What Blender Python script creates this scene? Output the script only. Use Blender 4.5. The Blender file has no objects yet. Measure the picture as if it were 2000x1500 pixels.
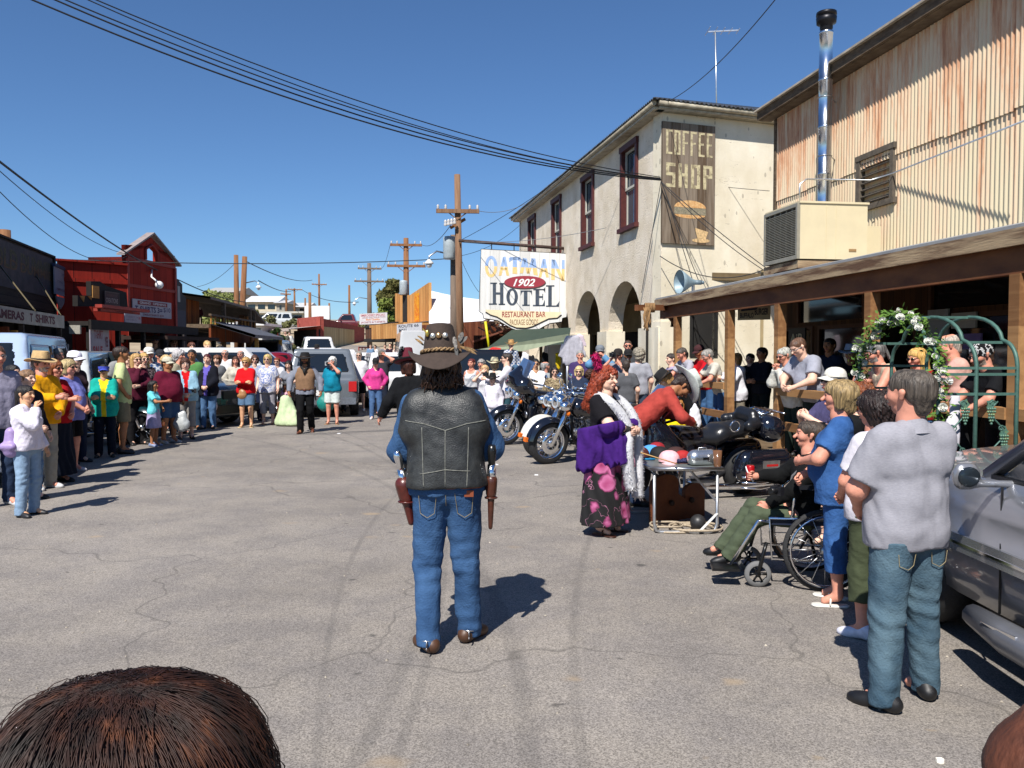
import bpy,math,random
import numpy as np
from mathutils import Vector,Matrix
R=math.radians
sc=bpy.context.scene
# camera, sky, sun, exposure
CAMZ=1.75;F=1600.0;PITCH=math.atan(60/1600.0)
cam=bpy.data.cameras.new('camera');cam_ob=bpy.data.objects.new('camera',cam)
sc.collection.objects.link(cam_ob);sc.camera=cam_ob
cam.sensor_width=36;cam.lens=36*F/2000;cam.clip_start=0.05;cam.clip_end=3000
cam_ob.location=(0,0,CAMZ);cam_ob.rotation_euler=(R(90)-PITCH,0,0)
SUN_EL=R(50);SUN_DIR=Vector((-math.sin(R(19))*math.cos(SUN_EL),-math.cos(R(19))*math.cos(SUN_EL),math.sin(SUN_EL)))
w=bpy.data.worlds.new('World');sc.world=w;w.use_nodes=True
nt=w.node_tree;bg=nt.nodes['Background']
sky=nt.nodes.new('ShaderNodeTexSky');sky.sky_type='NISHITA';sky.sun_disc=False
sky.sun_elevation=SUN_EL;sky.sun_rotation=math.atan2(SUN_DIR.x,SUN_DIR.y)
sky.altitude=900;sky.air_density=1.0;sky.dust_density=0.25;sky.ozone_density=2.2
tint=nt.nodes.new('ShaderNodeVectorMath');tint.operation='MULTIPLY';tint.inputs[1].default_value=(.68,.93,1.2)
nt.links.new(sky.outputs[0],tint.inputs[0]);nt.links.new(tint.outputs[0],bg.inputs[0]);bg.inputs[1].default_value=0.068
sun=bpy.data.lights.new('sun','SUN');sun.energy=5.0;sun.angle=R(0.5);sun.color=(1.0,0.955,0.89)
sun_ob=bpy.data.objects.new('sun',sun);sc.collection.objects.link(sun_ob)
sun_ob.rotation_euler=SUN_DIR.to_track_quat('Z','Y').to_euler()
sc.view_settings.view_transform='Standard';sc.view_settings.look='None'
sc.view_settings.gamma=1;sc.view_settings.exposure=0.5
sc.view_settings.use_curve_mapping=False
sc.cycles.max_bounces=5;sc.cycles.diffuse_bounces=3;sc.cycles.glossy_bounces=3
sc.cycles.transmission_bounces=4;sc.cycles.transparent_max_bounces=6
sc.cycles.caustics_reflective=False;sc.cycles.caustics_refractive=False
# photograph pixel (2000x1500) -> world
CP,SP=math.cos(PITCH),math.sin(PITCH)
def ray(px,py):
 u=(px-1000)/F;v=-(py-750)/F
 return Vector((u,CP+v*SP,-SP+v*CP))
def at(px,py,Y):
 d=ray(px,py);return Vector((0,0,CAMZ))+d*(Y/d.y)
def G(px,py,z=0.0):
 d=ray(px,py);return Vector((0,0,CAMZ))+d*((z-CAMZ)/d.z)
# object helpers
def link(o):
 sc.collection.objects.link(o);return o
def tag(o,label=None,cat=None,group=None,kind=None):
 if label:o['label']=label
 if cat:o['category']=cat
 if group:o['group']=group
 if kind:o['kind']=kind
 return o
def empty(name,loc=(0,0,0),rz=0.0,label=None,cat=None,group=None,parent=None):
 o=bpy.data.objects.new(name,None);o.empty_display_size=0.1
 o.location=loc;o.rotation_euler=(0,0,rz);link(o)
 if parent:o.parent=parent
 return tag(o,label,cat,group)
def world_mat(o):
 M=Matrix.Identity(4)
 while o:M=o.matrix_basis@M;o=o.parent
 return M
def mesh_ob(name,V,Fc,mats,parent=None,smooth=False,midx=None,origin=None):
 V=np.asarray(V,dtype=np.float64)
 if origin is not None:V=V-np.array(origin)
 me=bpy.data.meshes.new(name)
 if isinstance(Fc,np.ndarray):
  n,k=Fc.shape
  me.vertices.add(len(V));me.vertices.foreach_set('co',V.astype(np.float32).ravel())
  me.loops.add(n*k);me.loops.foreach_set('vertex_index',Fc.astype(np.int32).ravel())
  me.polygons.add(n);me.polygons.foreach_set('loop_start',np.arange(0,n*k,k,dtype=np.int32))
  me.update(calc_edges=True);me.validate()
 else:
  me.from_pydata(V.tolist(),[],Fc);me.update()
 if not isinstance(mats,(list,tuple)):mats=[mats]
 for m in mats:me.materials.append(m)
 npol=len(me.polygons)
 if midx is not None and len(midx)==npol:me.polygons.foreach_set('material_index',np.asarray(midx,dtype=np.int32))
 if smooth is True:me.polygons.foreach_set('use_smooth',np.ones(npol,dtype=bool))
 elif smooth is not False and smooth is not None and len(smooth)==npol:me.polygons.foreach_set('use_smooth',np.asarray(smooth,dtype=bool))
 o=bpy.data.objects.new(name,me);link(o)
 if origin is not None:o.location=origin
 if parent:o.parent=parent
 return o
def inst(src,name=None,parent=None,loc=None,rot=None,scale=None,mat=None):
 o=bpy.data.objects.new(name or src.name.split('.')[0],src.data if mat is None else src.data.copy());link(o)
 if mat is not None:o.data.materials[0]=mat
 if parent:o.parent=parent
 if loc is not None:o.location=loc
 if rot is not None:o.rotation_euler=rot
 if scale is not None:o.scale=scale if hasattr(scale,'__len__')else(scale,)*3
 return o
def copy_tree(o,parent=None):
 c=o.copy();link(c);c.parent=parent
 for ch in[x for x in bpy.data.objects if x.parent==o]:copy_tree(ch,c)
 return c
class MB:
 """collects simple solids into one mesh"""
 def __init__(s):s.V=[];s.F=[];s.S=[];s.I=[];s.mi=0
 def add(s,V,Fc,smooth=False):
  n=len(s.V);s.V+=[tuple(v)for v in V]
  s.F+=[tuple(i+n for i in f)for f in Fc];s.S+=[smooth]*len(Fc);s.I+=[s.mi]*len(Fc);return s
 def box(s,x0,x1,y0,y1,z0,z1,M=None):
  V=[(x,y,z)for x in(x0,x1)for y in(y0,y1)for z in(z0,z1)]
  if M is not None:V=[tuple(M@Vector(v))for v in V]
  return s.add(V,[(0,1,3,2),(4,6,7,5),(0,4,5,1),(2,3,7,6),(0,2,6,4),(1,5,7,3)])
 def bar(s,p,q,wd,ht=None,up=(0,0,1)):
  p=Vector(p);q=Vector(q);d=q-p;L=d.length
  if L<1e-6:return s
  ht=ht or wd;z=d/L;x=Vector(up).cross(z)
  if x.length<1e-4:x=Vector((1,0,0)).cross(z)
  x.normalize();y=z.cross(x)
  V=[]
  for e in(p,q):
   for a,b in((-1,-1),(1,-1),(1,1),(-1,1)):V.append(e+x*(a*wd/2)+y*(b*ht/2))
  return s.add(V,[(3,2,1,0),(4,5,6,7),(0,1,5,4),(1,2,6,5),(2,3,7,6),(3,0,4,7)])
 def tube(s,P,r,n=8,cap=True,smooth=True,closed=False):
  P=[Vector(p)for p in P];m=len(P)
  rs=r if hasattr(r,'__len__')else[r]*m
  V=[];ref=None
  for i in range(m):
   if closed:t=P[(i+1)%m]-P[i-1]
   else:t=(P[min(i+1,m-1)]-P[max(i-1,0)])
   if t.length<1e-9:t=Vector((0,0,1))
   t.normalize()
   if ref is None:
    ref=Vector((0,0,1))if abs(t.z)<.9 else Vector((1,0,0))
   x=ref-t*ref.dot(t)
   if x.length<1e-5:x=t.orthogonal()
   x.normalize();ref=x;y=t.cross(x)
   for k in range(n):
    a=2*math.pi*k/n;V.append(P[i]+(x*math.cos(a)+y*math.sin(a))*rs[i])
  Fc=[]
  for i in range(m if closed else m-1):
   j=(i+1)%m
   for k in range(n):
    k2=(k+1)%n;Fc.append((i*n+k,i*n+k2,j*n+k2,j*n+k))
  s.add(V,Fc,smooth)
  if cap and not closed:
   n0=len(s.V)-len(V)
   s.F+=[tuple(n0+k for k in range(n))[::-1],tuple(n0+(m-1)*n+k for k in range(n))];s.S+=[False]*2;s.I+=[s.mi]*2
  return s
 def cyl(s,p,q,r,r2=None,n=16,smooth=True):return s.tube([p,q],[r,r if r2 is None else r2],n,True,smooth)
 def lathe(s,prof,c=(0,0,0),axis='z',n=20,smooth=True,M=None):
  V=[];m=len(prof)
  for r,h in prof:
   for k in range(n):
    a=2*math.pi*k/n;u,v=r*math.cos(a),r*math.sin(a)
    p=(u,v,h)if axis=='z' else((h,u,v)if axis=='x' else(v,h,u))
    p=Vector(p)
    if M is not None:p=M@p
    V.append(p+Vector(c))
  Fc=[(i*n+k,i*n+(k+1)%n,(i+1)*n+(k+1)%n,(i+1)*n+k)for i in range(m-1)for k in range(n)]
  return s.add(V,Fc,smooth)
 def ball(s,c,rx,ry=None,rz=None,n=14,m=9,M=None):
  ry=ry or rx;rz=rz or rx;V=[]
  for i in range(m+1):
   t=math.pi*i/m
   for k in range(n):
    a=2*math.pi*k/n;p=Vector((rx*math.sin(t)*math.cos(a),ry*math.sin(t)*math.sin(a),rz*math.cos(t)))
    if M is not None:p=M@p
    V.append(p+Vector(c))
  Fc=[((i+1)*n+k,(i+1)*n+(k+1)%n,i*n+(k+1)%n,i*n+k)for i in range(m)for k in range(n)]
  return s.add(V,Fc,True)
 def prism(s,poly,y0,y1,M=None,smooth=False):
  """polygon of (x,z) extruded along y"""
  a=sum(poly[i][0]*poly[(i+1)%len(poly)][1]-poly[(i+1)%len(poly)][0]*poly[i][1]for i in range(len(poly)))
  if a<0:poly=poly[::-1]
  n=len(poly)
  V=[Vector((x,y0,z))for x,z in poly]+[Vector((x,y1,z))for x,z in poly]
  if M is not None:V=[M@v for v in V]
  s.add(V,[tuple(range(n)),tuple(range(2*n-1,n-1,-1))])
  return s.add(V,[(i,i+n,(i+1)%n+n,(i+1)%n)for i in range(n)],smooth)
 def build(s,name,mats,parent=None,world=False,origin=None):
  V=s.V
  if world and parent is not None:
   Mi=world_mat(parent).inverted();V=[tuple(Mi@Vector(v))for v in V]
  return mesh_ob(name,V,s.F,mats,parent,s.S,s.I,origin)
# materials
def c(h):
 """#rrggbb (as an sRGB swatch) -> linear"""
 if not isinstance(h,str):return tuple(h)
 v=[int(h[i:i+2],16)/255 for i in(0,2,4)]
 return tuple((x/12.92 if x<=.04045 else((x+.055)/1.055)**2.4)for x in v)
_mc={}
def N(nt,t,**kw):
 n=nt.nodes.new('ShaderNode'+t)
 for k,v in kw.items():setattr(n,k,v)
 return n
def mat(name,col,rough=.8,metal=0.0,var=.12,scale=8.0,bump=0.0,bscale=None,spec=.5,coat=0.0,stretch=(1,1,1),col2=None,lo=.35,hi=.65,emit=0,alpha=1,trans=0,detail=4):
 key=(name,str(col),rough,metal,var,scale,bump,str(col2),trans,bscale,stretch)
 if key in _mc:return _mc[key]
 m=bpy.data.materials.new(name);m.use_nodes=True;nt=m.node_tree;b=nt.nodes['Principled BSDF']
 L=nt.links.new;col=c(col)
 b.inputs['Roughness'].default_value=rough;b.inputs['Metallic'].default_value=metal
 b.inputs['Specular IOR Level'].default_value=spec
 if coat:b.inputs['Coat Weight'].default_value=coat;b.inputs['Coat Roughness'].default_value=.04
 if trans:b.inputs['Transmission Weight'].default_value=trans
 if emit:b.inputs['Emission Color'].default_value=(*col,1);b.inputs['Emission Strength'].default_value=emit
 tc=N(nt,'TexCoord');mp=N(nt,'Mapping');mp.inputs['Scale'].default_value=stretch
 L(tc.outputs['Object'],mp.inputs[0])
 if var or col2:
  no=N(nt,'TexNoise');no.inputs['Scale'].default_value=scale;no.inputs['Detail'].default_value=detail
  no.inputs['Roughness'].default_value=.6
  L(mp.outputs[0],no.inputs['Vector'])
  cr=N(nt,'ValToRGB');L(no.outputs[0],cr.inputs[0])
  e=cr.color_ramp.elements;e[0].position=lo;e[1].position=hi
  if col2:a,d=col,c(col2)
  else:a=tuple(x*(1-var)for x in col);d=tuple(min(1,x*(1+var))for x in col)
  e[0].color=(*a,1);e[1].color=(*d,1)
  L(cr.outputs[0],b.inputs['Base Color'])
 else:b.inputs['Base Color'].default_value=(*col,1)
 if bump:
  n2=N(nt,'TexNoise');n2.inputs['Scale'].default_value=bscale or scale*4;n2.inputs['Detail'].default_value=3
  L(mp.outputs[0],n2.inputs['Vector'])
  bp=N(nt,'Bump');bp.inputs['Strength'].default_value=min(1,bump);bp.inputs['Distance'].default_value=.01 if bump<=1 else.01*bump
  L(n2.outputs[0],bp.inputs['Height']);L(bp.outputs[0],b.inputs['Normal'])
 _mc[key]=m;return m
def cloth(col,kind='plain'):
 """fabric with weave-scale variation and soft creases"""
 return mat('fabric',col,.9,0,.1,14,.45,30,spec=.2)
def planks(name,col,col2,pitch=.15,axis='x',rough=.85,gap=.06,streak=.5,bump=.4):
 """boards running up (axis='x': pitch along local x) or lengthwise (axis='z')"""
 key=(name,str(col),str(col2),pitch,axis)
 if key in _mc:return _mc[key]
 m=bpy.data.materials.new(name);m.use_nodes=True;nt=m.node_tree;b=nt.nodes['Principled BSDF'];L=nt.links.new
 b.inputs['Roughness'].default_value=rough;b.inputs['Specular IOR Level'].default_value=.25
 tc=N(nt,'TexCoord');sx=N(nt,'SeparateXYZ');L(tc.outputs['Object'],sx.inputs[0])
 src=sx.outputs[0 if axis=='x' else 2]
 dv=N(nt,'Math',operation='DIVIDE');L(src,dv.inputs[0]);dv.inputs[1].default_value=pitch
 fr=N(nt,'Math',operation='FRACT');L(dv.outputs[0],fr.inputs[0])
 fl=N(nt,'Math',operation='FLOOR');L(dv.outputs[0],fl.inputs[0])
 wn=N(nt,'TexWhiteNoise',noise_dimensions='1D');L(fl.outputs[0],wn.inputs['W'])
 mp=N(nt,'Mapping');mp.inputs['Scale'].default_value=(9,9,.9)if axis=='x' else(.9,9,9);L(tc.outputs['Object'],mp.inputs[0])
 no=N(nt,'TexNoise');no.inputs['Scale'].default_value=1.6;no.inputs['Detail'].default_value=5;L(mp.outputs[0],no.inputs['Vector'])
 mx=N(nt,'Math',operation='MULTIPLY_ADD');L(wn.outputs[0],mx.inputs[0]);mx.inputs[1].default_value=.45;L(no.outputs[0],mx.inputs[2])
 cr=N(nt,'ValToRGB');L(mx.outputs[0],cr.inputs[0]);e=cr.color_ramp.elements
 e[0].position=.45;e[1].position=.95;e[0].color=(*c(col),1);e[1].color=(*c(col2),1)
 lt=N(nt,'Math',operation='LESS_THAN');L(fr.outputs[0],lt.inputs[0]);lt.inputs[1].default_value=gap
 mi=N(nt,'Mix',data_type='RGBA');L(lt.outputs[0],mi.inputs[0]);L(cr.outputs[0],mi.inputs[6]);mi.inputs[7].default_value=(*[x*.25 for x in c(col)],1)
 L(mi.outputs[2],b.inputs['Base Color'])
 bp=N(nt,'Bump');bp.inputs['Strength'].default_value=bump;bp.inputs['Distance'].default_value=.01
 sb=N(nt,'Math',operation='SUBTRACT');L(no.outputs[0],sb.inputs[0]);L(lt.outputs[0],sb.inputs[1]);L(sb.outputs[0],bp.inputs['Height']);L(bp.outputs[0],b.inputs['Normal'])
 _mc[key]=m;return m
def fabric_pattern(name,cols,kind,scale):
 key=(name,str(cols),kind,scale)
 if key in _mc:return _mc[key]
 m=bpy.data.materials.new(name);m.use_nodes=True;nt=m.node_tree;b=nt.nodes['Principled BSDF'];L=nt.links.new
 b.inputs['Roughness'].default_value=.9;b.inputs['Specular IOR Level'].default_value=.2
 tc=N(nt,'TexCoord');cols=[c(x)for x in cols]
 if kind=='spots':
  t=N(nt,'TexVoronoi');t.inputs['Scale'].default_value=scale;t.inputs['Randomness'].default_value=1;out=t.outputs['Color']
  dn=N(nt,'TexNoise');dn.inputs['Scale'].default_value=scale*.8;L(tc.outputs['Object'],dn.inputs['Vector'])
  mxv=N(nt,'MixRGB')if False else N(nt,'VectorMath',operation='ADD');sc_=N(nt,'VectorMath',operation='SCALE');L(dn.outputs['Color'],sc_.inputs[0]);sc_.inputs['Scale'].default_value=.6/scale
  L(tc.outputs['Object'],mxv.inputs[0]);L(sc_.outputs[0],mxv.inputs[1]);L(mxv.outputs[0],t.inputs['Vector'])
  bw=N(nt,'RGBToBW');L(out,bw.inputs[0]);src=bw.outputs[0]
 elif kind in('plaid','stripe'):
  sx=N(nt,'SeparateXYZ');L(tc.outputs['Object'],sx.inputs[0])
  def st(o):
   a=N(nt,'Math',operation='MULTIPLY');L(sx.outputs[o],a.inputs[0]);a.inputs[1].default_value=scale*6.28
   s_=N(nt,'Math',operation='SINE');L(a.outputs[0],s_.inputs[0])
   g=N(nt,'Math',operation='MULTIPLY_ADD');L(s_.outputs[0],g.inputs[0]);g.inputs[1].default_value=.25 if kind=='plaid' else.5;g.inputs[2].default_value=.25 if kind=='plaid' else.5;return g.outputs[0]
  if kind=='plaid':
   ad=N(nt,'Math',operation='ADD');L(st(0),ad.inputs[0]);L(st(2),ad.inputs[1]);src=ad.outputs[0]
  else:src=st(2)
 else:
  t=N(nt,'TexNoise');t.inputs['Scale'].default_value=scale;t.inputs['Detail'].default_value=3;L(tc.outputs['Object'],t.inputs['Vector'])
  mr=N(nt,'MapRange');L(t.outputs[0],mr.inputs[0]);mr.inputs[1].default_value=.3;mr.inputs[2].default_value=.7;src=mr.outputs[0]
 cr=N(nt,'ValToRGB');cr.color_ramp.interpolation='CONSTANT';L(src,cr.inputs[0]);e=cr.color_ramp.elements
 n=len(cols)
 while len(e)<n:e.new(.5)
 for i in range(n):e[i].position=i/n if kind!='spots' else(0 if i==0 else.45+.5*(i-1)/n);e[i].color=(*cols[i],1)
 L(cr.outputs[0],b.inputs['Base Color'])
 n2=N(nt,'TexNoise');n2.inputs['Scale'].default_value=26;L(tc.outputs['Object'],n2.inputs['Vector'])
 bp=N(nt,'Bump');bp.inputs['Strength'].default_value=.4;bp.inputs['Distance'].default_value=.01;L(n2.outputs[0],bp.inputs['Height']);L(bp.outputs[0],b.inputs['Normal'])
 _mc[key]=m;return m
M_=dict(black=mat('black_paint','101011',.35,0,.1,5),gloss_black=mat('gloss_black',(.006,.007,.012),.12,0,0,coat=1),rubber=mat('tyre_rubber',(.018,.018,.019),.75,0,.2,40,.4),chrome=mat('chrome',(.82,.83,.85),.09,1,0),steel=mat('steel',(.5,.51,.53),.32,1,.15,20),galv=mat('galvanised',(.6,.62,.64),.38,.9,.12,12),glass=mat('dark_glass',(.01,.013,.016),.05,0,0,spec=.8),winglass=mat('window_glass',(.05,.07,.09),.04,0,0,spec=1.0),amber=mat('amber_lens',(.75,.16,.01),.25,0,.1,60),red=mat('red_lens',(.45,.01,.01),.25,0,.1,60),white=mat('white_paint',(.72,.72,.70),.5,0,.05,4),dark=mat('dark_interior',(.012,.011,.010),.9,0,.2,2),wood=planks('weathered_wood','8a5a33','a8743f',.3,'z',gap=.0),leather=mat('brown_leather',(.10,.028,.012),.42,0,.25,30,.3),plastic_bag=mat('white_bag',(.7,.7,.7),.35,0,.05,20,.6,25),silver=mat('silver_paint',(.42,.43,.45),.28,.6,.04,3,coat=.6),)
# text
_tc={}
def text_mesh(s,bold=0.0,shear=0.0):
 k=(s,bold,shear)
 if k in _tc:return _tc[k]
 cu=bpy.data.curves.new('lettering','FONT');cu.body=s;cu.size=1;cu.offset=bold;cu.shear=shear;cu.resolution_u=3
 o=bpy.data.objects.new('lettering_tmp',cu);link(o)
 dg=bpy.context.evaluated_depsgraph_get();me=bpy.data.meshes.new_from_object(o.evaluated_get(dg))
 V=np.array([v.co[:]for v in me.vertices]);Fc=[tuple(p.vertices)for p in me.polygons]
 bpy.data.objects.remove(o);bpy.data.curves.remove(cu);bpy.data.meshes.remove(me)
 V=V-V.min(0);V=V/np.maximum(V.max(0),1e-6);_tc[k]=(V,Fc);return _tc[k]
def letter(mb,s,x0,x1,z0,z1,y=0.0,bold=0.01,shear=0.0,arch=0.0,M=None,flip=False):
 """lettering laid on the local plane y = const, filling x0..x1, z0..z1 (front faces -y)"""
 V,Fc=text_mesh(s,bold,shear);P=[]
 for u,v,_ in V:
  x=x0+(x1-x0)*u;z=z0+(z1-z0)*v+arch*(1-(2*u-1)**2)
  p=Vector((x,y,z));P.append(M@p if M is not None else p)
 if flip:Fc=[f[::-1]for f in Fc]
 mb.add(P,Fc);return mb
# implicit surfaces: one smooth continuous skin per body, garment, tank, fairing ...
def seg(a,b,ra,rb=None,s=(1,1,1),cut=0,fr=None,sub=False,k=None):
 return dict(a=np.array(a,float),b=np.array(b,float),ra=ra,rb=ra if rb is None else rb,s=np.array(s,float),cut=cut,fr=fr,sub=sub,k=k)
def sd_eval(P,prims,k=.03,off=0.0):
 d=None
 for q in prims:
  X=P
  if q['fr']is not None:Rm,o=q['fr'];X=(P-o)@Rm
  s=q['s'];a=q['a']*s;b=q['b']*s;ba=b-a;L2=max((ba*ba).sum(),1e-9)
  X=X*s;pa=X-a
  t0=(pa@ba)/L2;t=np.clip(t0,0,1)
  dd=np.sqrt(((pa-t[:,None]*ba)**2).sum(1))-(q['ra']+(q['rb']-q['ra'])*t)
  dd/=max(1.,(s.max())**.5)
  if not q['sub']:dd=dd-off
  L=math.sqrt(L2)
  if q['cut']&1:dd=np.maximum(dd,(t0-1)*L)
  if q['cut']&2:dd=np.maximum(dd,-t0*L)
  kk=q['k']or k
  if d is None:d=dd
  elif q['sub']:
   h=np.clip(.5-.5*(d+dd)/kk,0,1);d=d*(1-h)-dd*h+kk*h*(1-h)
  else:
   h=np.clip(.5+.5*(d-dd)/kk,0,1);d=dd*h+d*(1-h)-kk*h*(1-h)
 return d
def wob(P,amp,f,seed=0,aniso=(1,1,1)):
 """smooth pseudo-noise used for cloth folds and curls"""
 r=np.random.RandomState(seed);o=np.zeros(len(P));Q=P*np.array(aniso)
 for i in range(5):
  kx=r.normal(size=3);kx/=np.linalg.norm(kx);o+=np.sin(Q@kx*f*(1+.5*i)+r.uniform(0,6.3)+1.5*np.sin(Q@r.normal(size=3)*f*.4))/(1+.35*i)
 return amp*o/2.2
def nets(fn,xs,ys,zs):
 """naive surface nets on a rectilinear grid -> verts, quads"""
 nx,ny,nz=len(xs),len(ys),len(zs)
 X,Y,Z=np.meshgrid(xs,ys,zs,indexing='ij')
 P=np.stack([X.ravel(),Y.ravel(),Z.ravel()],1)
 D=fn(P).reshape(nx,ny,nz)
 D[0],D[-1],D[:,0],D[:,-1],D[:,:,0],D[:,:,-1]=[np.maximum(x,1e-4)for x in(D[0],D[-1],D[:,0],D[:,-1],D[:,:,0],D[:,:,-1])]
 I=D<0
 cs=(nx-1,ny-1,nz-1);acc=np.zeros(cs+(3,));cnt=np.zeros(cs)
 ax=[xs,ys,zs]
 sl=lambda o,n:slice(o,n-1+o)
 def corner(dx,dy,dz,A):return A[sl(dx,nx),sl(dy,ny),sl(dz,nz)]
 gx=[np.asarray(a)for a in ax]
 for axis in range(3):
  for u in(0,1):
   for v in(0,1):
    o0=[0,0,0];o1=[0,0,0];oth=[i for i in range(3)if i!=axis]
    o0[oth[0]]=o1[oth[0]]=u;o0[oth[1]]=o1[oth[1]]=v;o1[axis]=1
    d0=corner(*o0,D);d1=corner(*o1,D);m=(d0<0)!=(d1<0)
    if not m.any():continue
    idx=np.argwhere(m);t=d0[m]/(d0[m]-d1[m])
    pt=np.zeros((len(idx),3))
    for a in range(3):
     if a==axis:g0=gx[a][idx[:,a]];g1=gx[a][idx[:,a]+1];pt[:,a]=g0+(g1-g0)*t
     else:pt[:,a]=gx[a][idx[:,a]+o0[a]]
    acc[m]+=pt;cnt[m]+=1
 act=cnt>0;vid=-np.ones(cs,dtype=np.int64);vid[act]=np.arange(act.sum())
 V=acc[act]/cnt[act][:,None];Q=[]
 for axis in range(3):
  lo=[slice(1,n-1)for n in(nx,ny,nz)];hi=list(lo)
  lo[axis]=slice(0,(nx,ny,nz)[axis]-1);hi[axis]=slice(1,(nx,ny,nz)[axis])
  A=I[tuple(lo)];B=I[tuple(hi)];m=A!=B
  idx=np.argwhere(m)
  if not len(idx):continue
  off=np.array([1,1,1]);off[axis]=0;idx=idx+off
  a1,a2=[i for i in range(3)if i!=axis]
  if axis==1:a1,a2=a2,a1
  def vv(d1,d2):
   j=idx.copy();j[:,a1]-=d1;j[:,a2]-=d2;return vid[j[:,0],j[:,1],j[:,2]]
  q=np.stack([vv(1,1),vv(0,1),vv(0,0),vv(1,0)],1)
  f=A[m];q[~f]=q[~f][:,::-1];Q.append(q)
 if not Q:return V,np.zeros((0,4),int)
 return V,np.concatenate(Q)
def prange(prims,pad):
 pts=[]
 for q in prims:
  if q['sub']:continue
  for e,r in((q['a'],q['ra']),(q['b'],q['rb'])):
   rr=r/np.minimum(q['s'],1.0)
   for p in(e-rr,e+rr):
    pts.append(p if q['fr']is None else q['fr'][0]@p+q['fr'][1])
    if q['fr']is not None:
     for sx in(-1,1):
      for sy in(-1,1):
       for sz in(-1,1):pts.append(q['fr'][0]@(e+rr*np.array([sx,sy,sz]))+q['fr'][1])
 pts=np.array(pts);return pts.min(0)-pad,pts.max(0)+pad
def blob(prims,res,k=.03,post=None,off=0.0,pad=.02,rng=None):
 lo,hi=prange(prims,pad+off)if rng is None else rng
 g=[np.arange(lo[i],hi[i]+res*1.5,res)for i in range(3)]
 def fn(P):
  d=sd_eval(P,prims,k,off)
  return post(P,d)if post else d
 return nets(fn,*g)
# people
def rotx(a):a=R(a);return np.array([[1,0,0],[0,math.cos(a),-math.sin(a)],[0,math.sin(a),math.cos(a)]])
def roty(a):a=R(a);return np.array([[math.cos(a),0,math.sin(a)],[0,1,0],[-math.sin(a),0,math.cos(a)]])
def rotz_(a):a=R(a);return np.array([[math.cos(a),-math.sin(a),0],[math.sin(a),math.cos(a),0],[0,0,1]])
def frame(Rm,o):o=np.array(o,float);return(Rm,o-Rm@o)
def fcomp(A,B):return(A[0]@B[0],A[0]@B[1]+A[1])
def fap(A,p):return A[0]@np.array(p,float)+A[1]
SKIN=dict(c='d2a07c',p='e0b49c',t='c68e70',r='cf8f78',b='a06c4a',d='6e4028')
def skin_mat(k):return mat('skin',SKIN.get(k,k),.55,0,.08,18,.12,60,spec=.35)
def hair_mat(col):return mat('hair',col,.5,0,.55,60,.8,130,spec=.45,stretch=(1,1,.12))
ARMS=dict(down=((.27,.05,.90),(.3,-1,0),.35),cross=((-.07,.265,1.15),(1,.3,-.8),.3),cam=((.06,.23,1.56),(.9,.1,-1),1.0),hold=((.045,.24,1.00),(1,-.5,-.3),.9),pocket=((.20,.06,.97),(1,-.7,0),.5),hip=((.18,.05,1.03),(1,-.3,0),.5),chin=((.03,.19,1.47),(.5,.2,-1),.9),fwd=((.16,.43,1.22),(.6,-.4,-.8),.5),belly=((.02,.26,1.12),(1,.1,-.7),.6),cam2=((.08,.30,1.30),(.9,-.2,-1),.9),wave=((.16,.12,1.66),(1,.1,-.4),.4),back=((.05,-.16,1.0),(1,-.6,0),.5),lap=((.10,.30,.78),(1,-.4,0),.7))
def ik(S,W,l1,l2,hint):
 S=np.array(S,float);W=np.array(W,float);d=W-S;D=np.linalg.norm(d)
 if D>(l1+l2)*.985:W=S+d/D*(l1+l2)*.985;d=W-S;D=np.linalg.norm(d)
 D=max(D,.06);a=(l1*l1-l2*l2+D*D)/(2*D);h=math.sqrt(max(l1*l1-a*a,0));u=d/D
 hv=np.array(hint,float);hv=hv-u*(hv@u);hv/=max(np.linalg.norm(hv),1e-6)
 return S+u*a+hv*h,W
def hand_geo(E,W,s,curl,res,mb,scale=1.0):
 d=Vector(W-E).normalized();ref=Vector((0,1,0))if abs(d.z)>.7 else Vector((0,0,1))
 wv=(ref-d*ref.dot(d)).normalized();n=d.cross(wv)
 if n.x*s>0:n=-n
 W=Vector(W);k0=W+d*.085;nn=6 if res<.02 else 4
 for i,(o,L)in enumerate(((-.028,.058),(-.0095,.073),(.0095,.079),(.028,.070))):
  p=k0+wv*o-d*.012;P=[p-d*.02];dirv=d.copy();ang=0
  for j,f in enumerate((.42,.32,.26)):
   P.append(p.copy());ang+=curl*(.6+.25*j+.07*((i*7+j)%3));dirv=(d*math.cos(ang)+n*math.sin(ang));p=p+dirv*L*f
  P.append(p);mb.tube(P,[.0095,.0098,.0088,.0082,.0062],nn)
 b=W+d*.022+wv*.024;t=(d*.75+wv*.55+n*.35).normalized();t2=(d*.85+wv*.1+n*.6).normalized()
 mb.tube([b-t*.01,b+t*.03,b+t*.03+t2*.028,b+t*.03+t2*.052],[.013,.0125,.011,.008],nn)
 return d,wv,n
_shoe={}
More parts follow.
